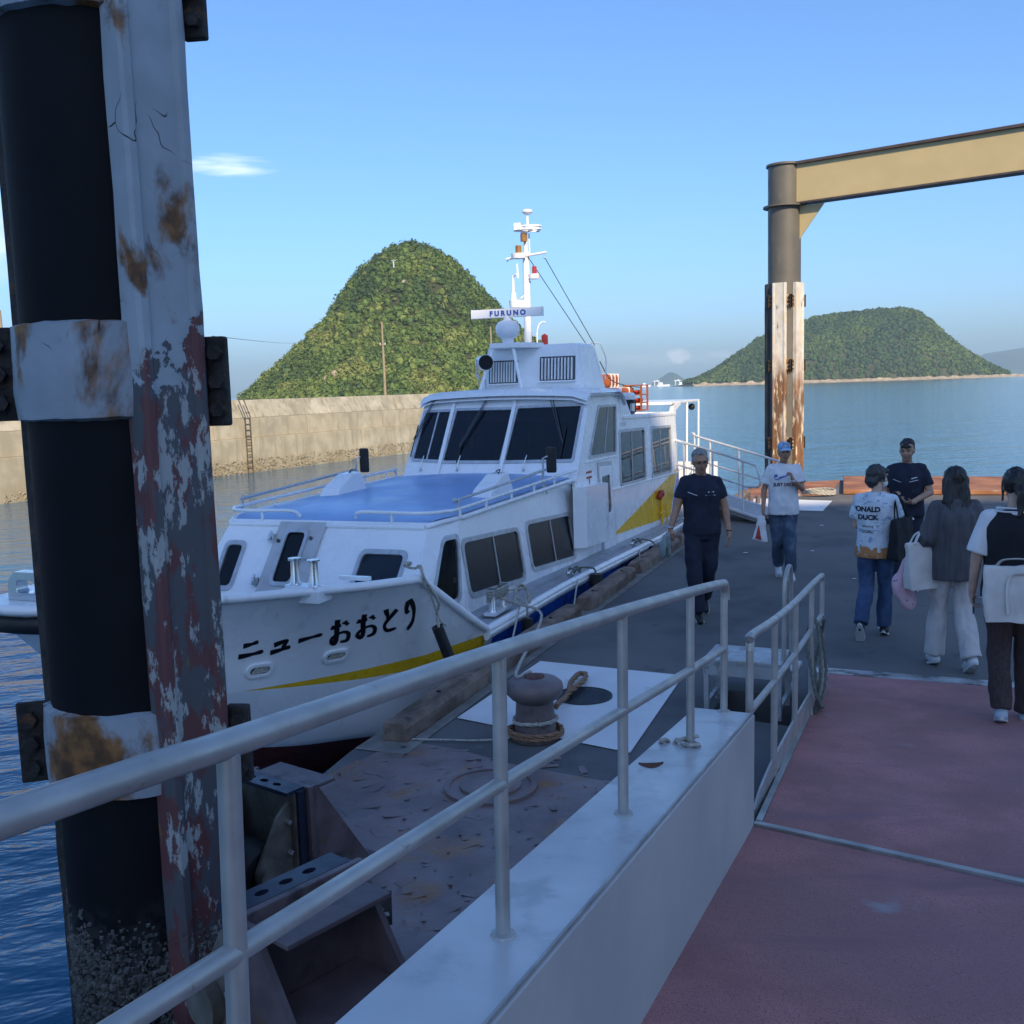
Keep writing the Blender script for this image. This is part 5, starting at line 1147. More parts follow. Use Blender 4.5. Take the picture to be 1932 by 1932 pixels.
for k in range(3): q = BMB(); q.box((9.6 + .9 * k, .1, .8), (.12, 1.6, .7)); q.build('cabin_seat', M['darkint'], bevel=.04)
# ---- roof gear
q = BMB(); q.hexa([(8.02, -1.05, 2.37), (9.35, -1.02, 2.30), (9.35, .60, 2.30), (8.02, .58, 2.37), (8.10, -.96, 3.03), (9.05, -.92, 3.05), (9.05, .44, 3.05), (8.10, .46, 3.03)]); cas = q.build('vent_casing', M['white'], bevel=.06)
def m_cf(u, v, w_): return (8.02 + .121 * (v - 2.37) - w_, u, v)
for y0, y1, z0, z1 in ((-.90, -.40, 2.52, 2.83), (-.02, .40, 2.50, 2.80)):
    q = BMB(); q.plate(rrect(y0 - .02, z0 - .02, y1 + .02, z1 + .02, .01), [], m_cf, .001, .008); q.build('louvre_back', M['darkint'], cas)
    n_ = 10
    for k in range(n_):
        y_ = lerp(y0, y1, (k + .5) / n_); q = BMB(); q.hexa([m_cf(y_ - .009, z0, .009), m_cf(y_ + .004, z0, .009), m_cf(y_ + .012, z0, .032), m_cf(y_ - .001, z0, .032), m_cf(y_ - .009, z1, .009), m_cf(y_ + .004, z1, .009), m_cf(y_ + .012, z1, .032), m_cf(y_ - .001, z1, .032)]); q.build('louvre_slat', M['white'], cas)
    q = BMB(); q.box(m_cf((y0 + y1) / 2, z0 - .025, .03), (.06, y1 - y0 + .06, .02)); q.build('louvre_sill', M['white'], cas)
q = BMB(); q.plate([(7.66, -.16), (8.15, -.42), (8.15, .36), (7.66, .24)], [], lambda u, v, w_: (u, v, w_), 2.985, 3.06); q.build('radar_platform', M['white'], bevel=.012)
for a_, b_ in (((7.72, .20, 3.0), (7.55, .36, 2.40)), ((7.72, -.10, 3.0), (7.55, -.28, 2.40))): q = BMB(); q.tube([a_, b_], .026, 8); q.build('platform_strut', M['white'], smooth=50)
q = BMB(); q.lathe([(.07, 0), (.09, .06), (.085, .07), (.15, .11), (.175, .17), (.170, .25), (.13, .31), (.06, .335), (.05, .40)], c=(7.86, .03, 3.055), n=24); rd_ = q.build('radar_gearbox', M['white'], smooth=40)
q = BMB(); rm = Matrix.Rotation(R(3), 3, 'Z'); cc = Vector((7.86, .03, 3.49))
q.box(cc, (.085, 1.06, .125), rm); q.box(cc + rm @ Vector((0, .535, 0)), (.092, .012, .135), rm); q.box(cc + rm @ Vector((0, -.535, 0)), (.092, .012, .135), rm); sb = q.build('radar_scanner', M['white'], bevel=.014)
def text_mesh(body, size, bold=0.):
    cu = bpy.data.curves.new('lettering', 'FONT'); cu.body = body; cu.size = size; cu.align_x = 'CENTER'; cu.offset = bold; o = bpy.data.objects.new('tmp', cu); COL.objects.link(o)
    bpy.context.view_layer.update(); me = bpy.data.meshes.new_from_object(o.evaluated_get(bpy.context.evaluated_depsgraph_get())); bpy.data.objects.remove(o); bpy.data.curves.remove(cu); return me
def text_part(body, size, fn, material, parent, name='lettering', bold=0., dz=0):
    me = text_mesh(body, size, bold)
    for v in me.vertices: p = fn(v.co.x, v.co.y); v.co = (p[0], p[1], p[2] + dz)
    me.materials.clear(); me.materials.append(material); return link(name, me, parent)
text_part('F U R U N O', .098, lambda x, y: cc + rm @ Vector((-.0445, -x * 1.02 - .02, y - .036)), M['mark'], sb, bold=.006, dz=-WATER)
# horn / searchlight
ax = Vector((-.80, -.58, -.02)).normalized(); c0 = Vector((7.62, .30, 2.79))
q = BMB(); q.lathe([(.001, -.22), (.09, -.215), (.105, -.19), (.108, .05), (.112, .06)], c=c0, axis=ax, n=24); so = q.build('searchlight', M['white'], smooth=40)
q = BMB(); q.lathe([(.107, .061), (.001, .045)], c=c0, axis=ax, n=24); q.build('lens', M['blackp'], so)
q = BMB(); q.tube([c0 + Vector((0, .13, .05)), c0 + Vector((0, .14, -.2)), c0 + Vector((0, 0, -.24)), c0 + Vector((.02, 0, -.40))], .014, 8); q.tube([c0 + Vector((-.05, .06, -.1)), c0 + Vector((-.06, .1, -.25)), c0 + Vector((.0, .1, -.3))], .008, 6); q.build('yoke', M['frame'], so)
# mast
q = BMB(); q.tube([(8.62, 0, 2.4), (8.62, 0, 4.42)], [.060, .050], 16); q.tube([(8.62, 0, 4.42), (8.62, 0, 4.72)], .030, 10); q.tube([(8.62, -.06, 4.38), (8.62, -.06, 4.70)], .012, 8); ms_ = q.build('mast', M['white'], smooth=40)
q = BMB(); q.tube([(8.58, .30, 4.345), (8.58, -.34, 4.40)], .019, 8); q.build('yard', M['white'], ms_, smooth=40)
for y_ in (.28, -.31): q = BMB(); q.ball((8.58, y_, 4.32), .016, 8); q.build('block', M['chrome'], ms_)
def drum(c, r, h, material, name): q = BMB(); q.lathe([(.001, 0), (r, 0), (r * 1.02, h * .5), (r, h), (.001, h)], c=c, n=18); return q.build(name, material, ms_, smooth=40)
def shelf(c, a, b, h, name='lamp_bracket'): q = BMB(); q.lathe([(.001, -h), (a * .9, -h), (a, 0), (.001, 0)], c=c, n=18); q.bar(Vector(c) + Vector((0, 0, -h / 2)), (8.62, 0, c[2] - h / 2), .08, h * .9); return q.build(name, M['white'], ms_, smooth=40)
shelf((8.50, .07, 4.40), .115, .1, .07); drum((8.50, .07, 4.402), .045, .115, M['amber'], 'mast_lamp')
shelf((8.55, .0, 4.735), .05, .05, .04); drum((8.55, .0, 4.58), .05, .11, M['amber'], 'mast_lamp')
shelf((8.62, -.12, 4.10), .085, .06, .07); drum((8.62, -.13, 4.102), .035, .11, M['redp'], 'mast_lamp')
shelf((8.50, .14, 3.72), .10, .08, .11)
q = BMB(); q.lathe([(.045, 0), (.042, .09), (.02, .14), (.016, .36), (.001, .37)], c=(8.50, .17, 3.722), n=12); q.tube([(8.50, .17, 4.06), (8.45, .10, 4.10)], .012, 6); q.plate([(0, 0), (.03, .0), (.012, .22), (-.01, .2)], [], lambda u, v, w_: (8.47 + w_, .09 - u, 4.04 + v), -.004, .004); q.build('wind_vane', M['white'], ms_, smooth=40)
q = BMB(); q.tube(crpath([(8.5, .1, 3.74), (8.55, .06, 3.76), (8.6, -.02, 3.85), (8.63, -.06, 4.0)], 4), .008, 6); q.build('cable', M['frame'], ms_)
# loop antenna frame near the top
q = BMB()
for r_, z_ in ((.20, 4.80), (.20, 4.755)): q.tube([(8.62 + r_ * .8 * math.cos(a), -.04 + r_ * math.sin(a), z_ + .01 * math.cos(a)) for a in (2 * PI * k / 10 for k in range(10))], .017, 6, closed=True)
for k in range(4): a = PI / 4 + PI / 2 * k; q.bar((8.62, -.04, 4.74), (8.62 + .17 * math.cos(a), -.04 + .2 * math.sin(a), 4.74), .04, .03)
q.box((8.45, .06, 4.79), (.02, .10, .10)); q.build('loop_antenna', M['white'], ms_, smooth=40)
q = BMB(); q.tube([(8.62, -.04, 4.74), (8.62, -.04, 4.99)], .018, 8); q.lathe([(.001, -.01), (.055, -.005), (.078, .02), (.076, .05), (.05, .06), (.001, .062)], c=(8.62, -.04, 4.99), n=20); q.build('dome_antenna', M['white'], ms_, smooth=40)
for a_ in ((8.58, -.05, 4.35), (8.58, -.31, 4.33)): q = BMB(); q.tube([a_, (9.05, -.80 + .12 * (a_[1] < -.2) * -1, 3.02)], .006, 5); q.build('stay_wire', M['rubber'], ms_)
q = BMB(); q.lathe([(.05, 0), (.05, .16), (.02, .18), (.001, .19)], c=(8.75, -.22, 3.03), n=12); q.build('red_lantern', M['redp'], smooth=40)
q = BMB(); q.tube(crpath([(9.0, -.70, 3.04), (9.1, -.95, 3.06), (9.2, -1.0, 2.95), (9.3, -1.02, 2.8), (9.3, -1.0, 2.5)], 4), .010, 6); q.build('pipe_rail', M['white'], smooth=50)
q = BMB(); P = [(9.2, -.95, 2.78), (9.9, -.9, 2.52), (11.0, -.8, 2.42), (12.3, -.8, 2.36)]; q.tube(crpath(P, 4), .008, 5); q.build('stay_wire', M['rubber'])
# rafts on the aft roof
def raft(c, d, extra=True):
    q = BMB(); q.box(c, d); o = q.build('life_float', M['orange'], bevel=.05)
    for k in (-.3, .0, .3):
        b_ = BMB(); b_.box((c[0] + k * d[0], c[1], c[2]), (.05, d[1] + .012, d[2] + .012)); b_.build('strap', M['white'], o)
    return o
raft((10.4, -.72, 2.20), (1.8, .45, .34)); raft((10.75, -.55, 2.49), (.70, .40, .22))
q = BMB(); 
for z_ in (1.97, 2.10, 2.24, 2.40): q.box((11.35, -.95, z_), (.46, .32, .02))
for x_ in (11.13, 11.57):
    for y_ in (-1.10, -.80): q.box((x_, y_, 2.185), (.03, .03, .45))
q.box((11.35, -.79, 2.185), (.44, .012, .43)); rk = q.build('raft_rack', M['orange'])
for z_, k in ((2.015, 2), (2.145, 3), (2.285, 2)):
    for i in range(k): q = BMB(); q.ball((11.2 + .13 * i, -1.0, z_), (.055, .06, .035), 8); q.build('rescue_pack', M['redp'], rk, smooth=60)
q = BMB(); q.tube([(9.55, -1.28, 1.98), (9.5, -1.30, 2.06)], .02, 8); q.box((9.55, -1.33, 2.08), (.16, .14, .20)); lo_ = q.build('side_light_box', M['rubber'], bevel=.01)
q = BMB(); q.lathe([(.04, 0), (.04, .12), (.001, .14)], c=(9.47, -1.38, 2.0), n=12); q.build('side_light', M['chrome'], lo_, smooth=40)
q = BMB(); q.box((9.75, -1.22, 2.12), (.3, .22, .34)); q.build('roof_locker', M['white'], bevel=.05)
# bitts
def bitts(p, q_, zb, h, name):
    b_ = BMB(); d = (Vector(q_) - Vector(p)); m_ = (Vector(p) + Vector(q_)) / 2
    b_.bar(Vector((*p, zb + .015)) - Vector((*d, 0)) * .3, Vector((*q_, zb + .015)) + Vector((*d, 0)) * .3, .12, .03); o = b_.build('bitt_base', M['white'])
    for c in (p, q_): b_ = BMB(); b_.lathe([(.05, .0), (.036, .03), (.033, h - .02), (.050, h - .012), (.050, h), (.001, h + .002)], c=(c[0], c[1], zb + .03), n=16); b_.build('bitt_post', M['chrome'], o, smooth=40)
bitts((.44, -1.10), (.40, -1.29), .945, .20, 'bow'); BMB().box((.42, -1.2, .90), (.2, .34, .10)).build('bitt_bracket', M['white'], bevel=.01); bitts((2.86, -1.70), (3.14, -1.70), .24, .22, 'side')
BMB().box((.78, -1.42, .97), (.05, .26, .03)).build('fairlead', M['white'])
for t_ in (5.0, 7.85, 11.3):
    q = BMB(); q.tube([(t_ - .12, -1.80, dz_(t_) + .10), (t_ + .12, -1.80, dz_(t_) + .10)], .022, 8); q.cyl((t_, -1.80, dz_(t_)), (t_, -1.80, dz_(t_) + .1), .03, 8); q.ball((t_ - .12, -1.8, dz_(t_) + .1), .03, 8); q.build('cleat', M['chrome'], smooth=50)
# ---- fenders and mooring ropes: things of their own
def bw_(t, y, z): p = borg + BA * t + BL * y; return Vector((p.x, p.y, z))
def fender(a, b, r, label, ring=False):
    p0, p1 = bw_(*a), bw_(*b); t = thing('fender', label, 'fender', tuple(p1), 0, 'black tube fenders'); d = p0 - p1
    q = MB(); ax_ = d.normalized(); L_ = d.length; q.lathe([(r * .4, 0), (r, .0), (r, L_), (r * .42, L_), (r * .4, L_ - .06), (.001, L_ - .06)], axis=ax_, n=18); q.build('rubber_tube', M['rubber'], t, smooth=35)
    return p0
f1 = fender((1.26, -1.88, .50), (1.42, -2.02, -.10), .048, 'long black rubber fender slanting across the bow below the name')
f2 = fender((2.95, -2.02, .20), (2.98, -2.03, -.35), .055, 'black rubber fender hanging below the side bitts with coiled rope')
f3 = fender((5.25, -2.02, .22), (5.27, -2.03, -.45), .075, 'thick black rubber fender between first and second kerb beams')
f4 = fender((8.15, -2.02, .10), (8.17, -2.03, -.5), .075, 'black rubber fender near the gloved hand of the walking man', )
f5 = fender((10.9, -2.0, .02), (10.92, -2.0, -.5), .075, 'farthest black rubber fender beside the man in overalls')
def rope(pts, r, material, label, name='mooring_rope', tw=True):
    P = crpath([tuple(p) for p in pts], 6)
    if tw: return twist_rope(P, r, material, name, label=label, cat='rope')
    return MB().tube(P, r, 6).build(name, material, smooth=60, label=label, cat='rope')
k0 = bw_(1.12, -1.80, .97)
rope([k0 + Vector((-.10, .08, .03)), k0 + Vector((-.06, .05, .07)), k0 + Vector((-.12, .02, .06)), k0 + Vector((-.04, .06, .02)), k0 + Vector((.02, .0, .05)), k0 + Vector((.05, -.06, -.04)), bw_(1.22, -1.92, .72), f1 + Vector((0, 0, .1)), f1 + Vector((.02, -.03, -.02))], .012, M['rope'], 'thin pale rope tied to the bow fender and bulwark corner')
rope([k0 + Vector((0, .0, .04)), k0 + Vector((.04, -.05, .0)), bw_(1.22, -1.89, .66), bw_(1.3, -1.88, .55), bw_(1.38, -1.9, .48)], .008, M['rope'], 'second thin line hanging from the bulwark corner to the fender')
b0 = bw_(3.0, -1.70, .38); bol = Vector((bx, by, .36))
rope([b0, bw_(2.95, -1.92, .34), bw_(2.6, -2.3, .32), bol + Vector((-.12, .16, .06)), bol + Vector((-.02, .14, .065))], .013, M['rope'], 'pale mooring rope running from side bitts down to the bollard')
pth = []
for i in range(60):
    a = i * .55; pth.append(bw_(2.86 + .28 * (i // 6 % 2) * (1 if i % 12 < 6 else 1) + .05 * math.cos(a), -1.70 + .05 * math.sin(a), .36 + .0022 * i))
rope(pth, .012, M['rope'], 'pale rope wound in figure eights on the side bitts')
pth = [bw_(3.14, -1.72, .42)] + [bw_(3.22 + .12 * math.cos(k * .9) + .02 * k % .1, -1.86 + .06 * math.sin(k * .9), .38 + .08 * math.sin(k * .9 + .5) - .004 * k) for k in range(22)] + [f2 + Vector((0, 0, .12)), f2 + Vector((.01, 0, -.03))]
rope(pth, .012, M['rope'], 'bundle of pale rope coiled over the rail above a fender')
for (t_, f, lab) in ((5.0, f3, 'green grey rope lashing the thick fender to its cleat'), (7.85, f4, 'green grey rope lashing a fender near the gloved hand'), (11.3, f5, 'pale rope lashing the farthest fender to its cleat')):
    z_ = dz_(t_); g = random.Random(int(t_ * 10))
    pth = [bw_(t_ + .06 * math.cos(k * 1.7) + .01 * k, -1.80 - .012 * k * .5 + .03 * math.sin(k * 1.3), z_ + .11 + .035 * math.sin(k * 2.1)) for k in range(14)] + [f + Vector((-.02, .02, .06)), f + Vector((.0, -.05, -.02)), f + Vector((.03, -.02, -.06))]
    rope(pth, .012, M['ropeg'], lab)
for a_, b_, lab in (((4.95, -1.9, .25), (3.9, -2.18, .10), 'straight pale spring line running down over the kerb from the first cleat'), ((7.8, -1.88, .15), (6.9, -2.14, .06), 'straight pale spring line running down from the second cleat'), ((3.05, -1.92, .34), (2.2, -2.12, .02), 'thin pale spring line crossing the blue hull below the side bitts')):
    rope([bw_(*a_), bw_(*[lerp(x, y, .5) for x, y in zip(a_, b_)]), bw_(*b_)], .009, M['rope'], lab, tw=False)
rope([(-.74, 6.86, .012), (-.55, 6.83, .014), (-.30, 6.80, .012), (-.08, 6.80, .02), (bx - .19, by - .03, .03)], .007, M['rope'], 'thin pale line lying on the deck towards the bollard', tw=False)
# ---------------------------------------------------------------- people
def skinmat(name, c): 
    m = mat(name, c, .55, var=.10, vscale=12); b = m.node_tree.nodes['Principled BSDF']; b.inputs['Subsurface Weight'].default_value = .08; b.inputs['Subsurface Radius'].default_value = (.02, .008, .004); return m
M['skin_tan'] = skinmat('tanned_skin', (.40, .22, .14)); M['skin_mid'] = skinmat('skin', (.42, .25, .17)); M['skin_pale'] = skinmat('pale_skin', (.52, .34, .25))
M['hair_grey'] = mat('grey_hair', (.24, .24, .24), .6, var=.4, vscale=(70, 70, 14), bump=.6, bscale=(120, 120, 20))
M['hair_blk'] = mat('black_hair', (.012, .010, .010), .4, var=.4, vscale=(70, 70, 12), bump=.5, bscale=(140, 140, 18))
M['hair_dgrey'] = mat('dark_grey_hair', (.035, .035, .038), .45, var=.5, vscale=(70, 70, 12), bump=.5, bscale=(140, 140, 18))
def cloth(name, c, rough=.85, var=.12, vs=9, layers=(), bump=.35): return mat(name, c, rough, var=var, vscale=vs, bump=bump, bscale=320, bdist=.002, layers=layers)
M['c_navy'] = cloth('navy_overalls', (.010, .014, .032), var=.25); M['c_white'] = cloth('white_cotton', (.70, .71, .73), var=.05)
M['c_jean'] = cloth('blue_denim', (.035, .070, .150), var=.30, vs=5, layers=(((.07, .12, .22), 4., .58, .12, 6),)); M['c_jean2'] = cloth('faded_denim', (.055, .085, .135), var=.3, vs=5, layers=(((.14, .18, .24), 5., .60, .1, 6),))
M['c_grey'] = cloth('grey_blouse', (.085, .085, .095), var=.2, vs=(30, 30, 3)); M['c_offw'] = cloth('offwhite_trousers', (.55, .53, .51), var=.08); M['c_brown'] = cloth('brown_trousers', (.055, .038, .036), var=.25, vs=(90, 90, 20))
M['c_black'] = cloth('black_knit', (.009, .010, .016), var=.2); M['c_print'] = cloth('printed_white_cotton', (.60, .66, .72), var=.10, layers=(((.25, .36, .48), (14, 14, 18), .60, .04, 5), ((.14, .18, .24), (40, 40, 60), .68, .02, 2)))
M['c_canvas'] = cloth('natural_canvas', (.62, .60, .56), var=.06, layers=(((.34, .27, .22), 5., .72, .05, 6),)); M['c_tote'] = cloth('black_tote', (.010, .011, .014), var=.25)
M['c_pink'] = cloth('pink_print_cloth', (.60, .40, .46), var=.05, layers=(((.22, .16, .22), 26., .66, .02, 2),)); M['c_glove'] = cloth('grey_work_glove', (.24, .28, .28), var=.2)
M['c_orange'] = cloth('orange_print_hem', (.45, .20, .08), var=.2, layers=(((.60, .45, .30), 16., .6, .04, 3),))
M['shoe_blk'] = mat('black_shoe', (.012, .012, .013), .5, var=.2); M['shoe_wht'] = mat('white_shoe', (.66, .68, .70), .5, var=.08); M['shoe_blu'] = mat('pale_blue_shoe', (.42, .50, .56), .7, var=.1); M['sole'] = mat('shoe_sole', (.55, .55, .53), .7, var=.1)
M['eye'] = mat('eye_dark', (.012, .010, .010), .2, var=0); M['lip'] = mat('lip', (.20, .075, .06), .5, var=0)
M['phone'] = mat('phone_case', (.012, .012, .016), .2, var=0); M['mask'] = cloth('face_mask', (.72, .74, .76), var=.03)

def remesh(mb, voxel, smooth=2, disp=0., dscale=8., seed=0., stretch=(1, 1, 1)):
    me = bpy.data.meshes.new('tmp'); me.from_pydata(mb.v, [], mb.f); bm = bmesh.new(); bm.from_mesh(me); bmesh.ops.recalc_face_normals(bm, faces=bm.faces); bm.to_mesh(me); bm.free()
    o = bpy.data.objects.new('tmp', me); COL.objects.link(o); m = o.modifiers.new('r', 'REMESH'); m.mode = 'VOXEL'; m.voxel_size = voxel
    bpy.context.view_layer.update(); r = bpy.data.meshes.new_from_object(o.evaluated_get(bpy.context.evaluated_depsgraph_get())); bpy.data.objects.remove(o); bpy.data.meshes.remove(me)
    bm = bmesh.new(); bm.from_mesh(r)
    for _ in range(smooth): bmesh.ops.smooth_vert(bm, verts=bm.verts, factor=.5, use_axis_x=True, use_axis_y=True, use_axis_z=True)
    if disp:
        bm.normal_update()
        for v in bm.verts:
            p = Vector((v.co.x * stretch[0], v.co.y * stretch[1], v.co.z * stretch[2])) * dscale + Vector((seed, seed * .7, 0))
            v.co += v.normal * (disp * (noise.noise(p) + .5 * noise.noise(p * 2.3)))
    bm.to_mesh(r); bm.free(); r.polygons.foreach_set('use_smooth', [True] * len(r.polygons)); r.update(); return r
def cap(mb, a, b, ra, rb, n=12, sq=None):
    """tapered capsule"""
    a, b = Vector(a), Vector(b); d = (b - a); L = d.length; d.normalize(); P = []; rr = []
    for k in range(5): t = -PI / 2 + PI / 2 * k / 4; P.append(a + d * ra * math.sin(t) * .98); rr.append(max(.0006, ra * math.cos(t)))
    for k in range(1, 5): t = PI / 2 * k / 4; P.append(b + d * rb * math.sin(t) * .98); rr.append(max(.0006, rb * math.cos(t)))
    P.insert(5, b.copy()); rr.insert(5, rb)
    mb.tube(P, rr, n, squash=sq)
def hand(mb, wrist, d, pn, thumb, curl=.35, s=1.):
    """palm and five bent fingers; d points along the hand, pn out of the palm, thumb = side of the thumb"""
    w_, d, pn = Vector(wrist), Vector(d).normalized(), Vector(pn); pn = (pn - d * pn.dot(d)).normalized(); la = d.cross(pn).normalized()
    if la.dot(Vector(thumb)) < 0: la = -la
    rot = Matrix((la, pn, d)).transposed()
    mb.ball(w_ + d * .048 * s, (.040 * s, .0155 * s, .054 * s), 12, rot=rot); cap(mb, w_ - d * .03, w_ + d * .03 * s, .024 * s, .024 * s, 10)
    for i, (ln, off) in enumerate(((.90, 1.5), (1.0, .5), (.94, -.5), (.74, -1.5))):
        p = w_ + d * (.088 - .004 * abs(off)) * s + la * off * .0195 * s; ang = .12; dd = d
        for k, L in enumerate((.038, .027, .021)):
            ang += curl * (1 + .25 * k) * (1 - .08 * i); q = p + (d * math.cos(ang) + pn * math.sin(ang) + la * off * .03) * L * ln * s; cap(mb, p, q, (.0088 - .0008 * k) * s, (.0082 - .0008 * k) * s, 8); p = q
    p = w_ + d * .022 * s + la * .030 * s; q = p + (d * .6 + la * .62 + pn * .35) * .040 * s; cap(mb, p, q, .0115 * s, .0100 * s, 8); cap(mb, q, q + (d * .86 + la * .12 + pn * (.25 + curl * .5)) * .032 * s, .0098 * s, .0080 * s, 8)
def person(label, loc, facing, h, J, skin, head=(0, 0, 0), slim=1., hands=None, fem=False):
    """one continuous body. J overrides joints (x right, y forward, z up, for a 1.70 m figure)"""
    K = dict(pel=(0, 0, .93), hipR=(.085, 0, .90), hipL=(-.085, 0, .90), kneeR=(.09, .03, .49), kneeL=(-.09, .03, .49), ankR=(.09, -.02, .085), ankL=(-.09, -.02, .085), toeR=None, toeL=None,
             chest=(0, -.01, 1.26), neck=(0, -.02, 1.44), shR=(.155, -.02, 1.375), shL=(-.155, -.02, 1.375), elR=(.22, -.03, 1.10), elL=(-.22, -.03, 1.10), wrR=(.23, .05, .86), wrL=(-.23, .05, .86), head=(0, .015, 1.585)); K.update(J)
    K = {k: (Vector(v) if v is not None else None) for k, v in K.items()}
    ang = math.atan2(-facing[0], facing[1]); root = thing('person', label, 'person', loc, ang); sc = h / 1.70; root.scale = (sc, sc, sc); root['joints'] = 0
    del root['joints']
    b = MB(); f = slim
    b.ball(K['pel'], (.150 * f, .105 * f, .125), 14); b.ball(K['pel'].lerp(K['chest'], .5), (.130 * f, .092 * f, .15), 14); b.ball(K['chest'], (.155 * f, .105 * f, .165), 14); b.ball(K['neck'] + Vector((0, 0, -.05)), (.12 * f, .07, .06), 12)
    cap(b, K['neck'] - Vector((0, 0, .03)), K['head'] - Vector((0, .02, .05)), .054 * f, .050 * f)
    for s in 'RL':
        cap(b, K['sh' + s], K['el' + s], .050 * f, .040 * f); cap(b, K['el' + s], K['wr' + s], .040 * f, .026 * f); cap(b, K['neck'] - Vector((0, 0, .08)), K['sh' + s] - Vector((0, 0, .01)), .050 * f, .050 * f)
        cap(b, K['hip' + s], K['knee' + s], .083 * f, .056 * f); cap(b, K['knee' + s], K['knee' + s].lerp(K['ank' + s], .35), .054 * f, .056 * f); cap(b, K['knee' + s].lerp(K['ank' + s], .35), K['ank' + s], .056 * f, .036 * f)
        toe = K['toe' + s] or K['ank' + s] + Vector((0, .14, -.055)); cap(b, K['ank' + s] + Vector((0, 0, -.03)), toe, .034, .026); K['toe' + s] = toe
        dv = (K['wr' + s] - K['el' + s]).normalized(); hd = dict(d=dv, pn=(0, -1, 0) if True else 0, curl=.35, thumb=(0, 1, 0)); hd['pn'] = (-1 if s == 'R' else 1, 0, 0)
        if hands and s in hands: hd.update(hands[s])
        hand(b, K['wr' + s], hd['d'], hd['pn'], hd['thumb'], hd['curl'], .98 if not fem else .9)
    H = Matrix.Rotation(head[0], 3, 'Z') @ Matrix.Rotation(head[1], 3, 'X') @ Matrix.Rotation(head[2], 3, 'Y'); hc_ = K['head']
    def hp(x, y, z): return hc_ + H @ Vector((x, y, z))
    b.ball(hp(0, -.010, .025), (.073, .090, .090), 18, rot=H); b.ball(hp(0, .018, -.030), (.060, .070, .078), 16, rot=H); b.ball(hp(0, .052, -.082), (.030, .030, .024), 12, rot=H)
    b.ball(hp(0, .092, -.014), (.013, .018, .022), 10, rot=H); b.ball(hp(0, .083, .018), (.010, .012, .026), 10, rot=H); b.ball(hp(0, .078, .040), (.050, .016, .013), 10, rot=H)
    for s in (-1, 1): b.ball(hp(s * .074, -.008, -.004), (.010, .020, .032), 10, rot=H); b.ball(hp(s * .040, .060, -.022), (.022, .022, .022), 10, rot=H)
    me = remesh(b, .0075, 2); me.materials.append(skin); bo_ = link('body', me, root)
    for s in (-1, 1):
        e = MB(); e.ball(hp(s * .030, .0795, .014), (.0125, .006, .0055), 10, rot=H); e.build('eye', M['eye'], root, smooth=60)
        e = MB(); e.ball(hp(s * .031, .085, .034), (.019, .005, .0042), 8, rot=H); e.build('eyebrow', M['hair_blk'], root, smooth=60)
    e = MB(); e.ball(hp(0, .087, -.056), (.023, .006, .0062), 10, rot=H); e.build('mouth', M['lip'], root, smooth=60)
    return root, K, hp, H
def garment(root, name, mb, material, voxel=.010, disp=.006, dscale=9, seed=0, stretch=(1, 1, .6), smooth=3):
    me = remesh(mb, voxel, smooth, disp, dscale, seed, stretch); me.materials.append(material); o = link(name, me, root); return o
def loft(mb, secs, n=22):
    """closed body through elliptical sections (centre, half width, half depth)"""
    vs = []
    for c, rx, ry in secs: vs += [Vector(c) + Vector((rx * math.cos(2 * PI * k / n), ry * math.sin(2 * PI * k / n), 0)) for k in range(n)]
    fs = [tuple(range(n - 1, -1, -1)), tuple((len(secs) - 1) * n + k for k in range(n))]
    for i in range(len(secs) - 1): fs += [(i * n + k, i * n + (k + 1) % n, (i + 1) * n + (k + 1) % n, (i + 1) * n + k) for k in range(n)]
    mb.add(vs, fs)
def torso(mb, K, f, g, hem, neck=True):
    p, c, nk = K['pel'], K['chest'], K['neck']
    def at(z): return p.lerp(c, clamp((z - p.z) / (c.z - p.z))) if z < c.z else c.lerp(nk, clamp((z - c.z) / (nk.z - c.z)))
    S = [(hem, .170, .122), (.92, .168, .122), (1.0, .158, .114), (1.08, .155, .110), (1.17, .163, .116), (1.26, .172, .122), (1.32, .170, .116), (1.37, .140, .096), (1.41, .098, .078), (1.445, .066, .066)]
    loft(mb, [((at(z).x, at(z).y, z), rx * f + g, ry * f + g) for z, rx, ry in S if z >= hem])
def top(K, f, sleeve=.55, hem=.0, loose=1., collar=True, sl_r=.066):
    b = MB(); torso(b, K, f, .012 * loose + .05 * (loose - 1), .86 - hem)
    for s in 'RL':
        e = K['sh' + s].lerp(K['el' + s], min(1, sleeve)); d = (e - K['sh' + s]).normalized()
        b.ball(K['sh' + s] + Vector((0, 0, -.005)), .060 * f, 14); b.tube([K['sh' + s] - d * .01, K['sh' + s].lerp(e, .5), e], [.062 * f, (.062 + sl_r) / 2 * f, sl_r * f], 16)
        cap(b, K['neck'] - Vector((0, 0, .068)), K['sh' + s] + Vector((0, 0, -.002)), .066 * f, .064 * f)
        if sleeve > 1: b.ball(K['el' + s], sl_r * f, 12); b.tube([K['el' + s], K['el' + s].lerp(K['wr' + s], sleeve - 1)], [sl_r * f, .055 * f], 16)
    return b
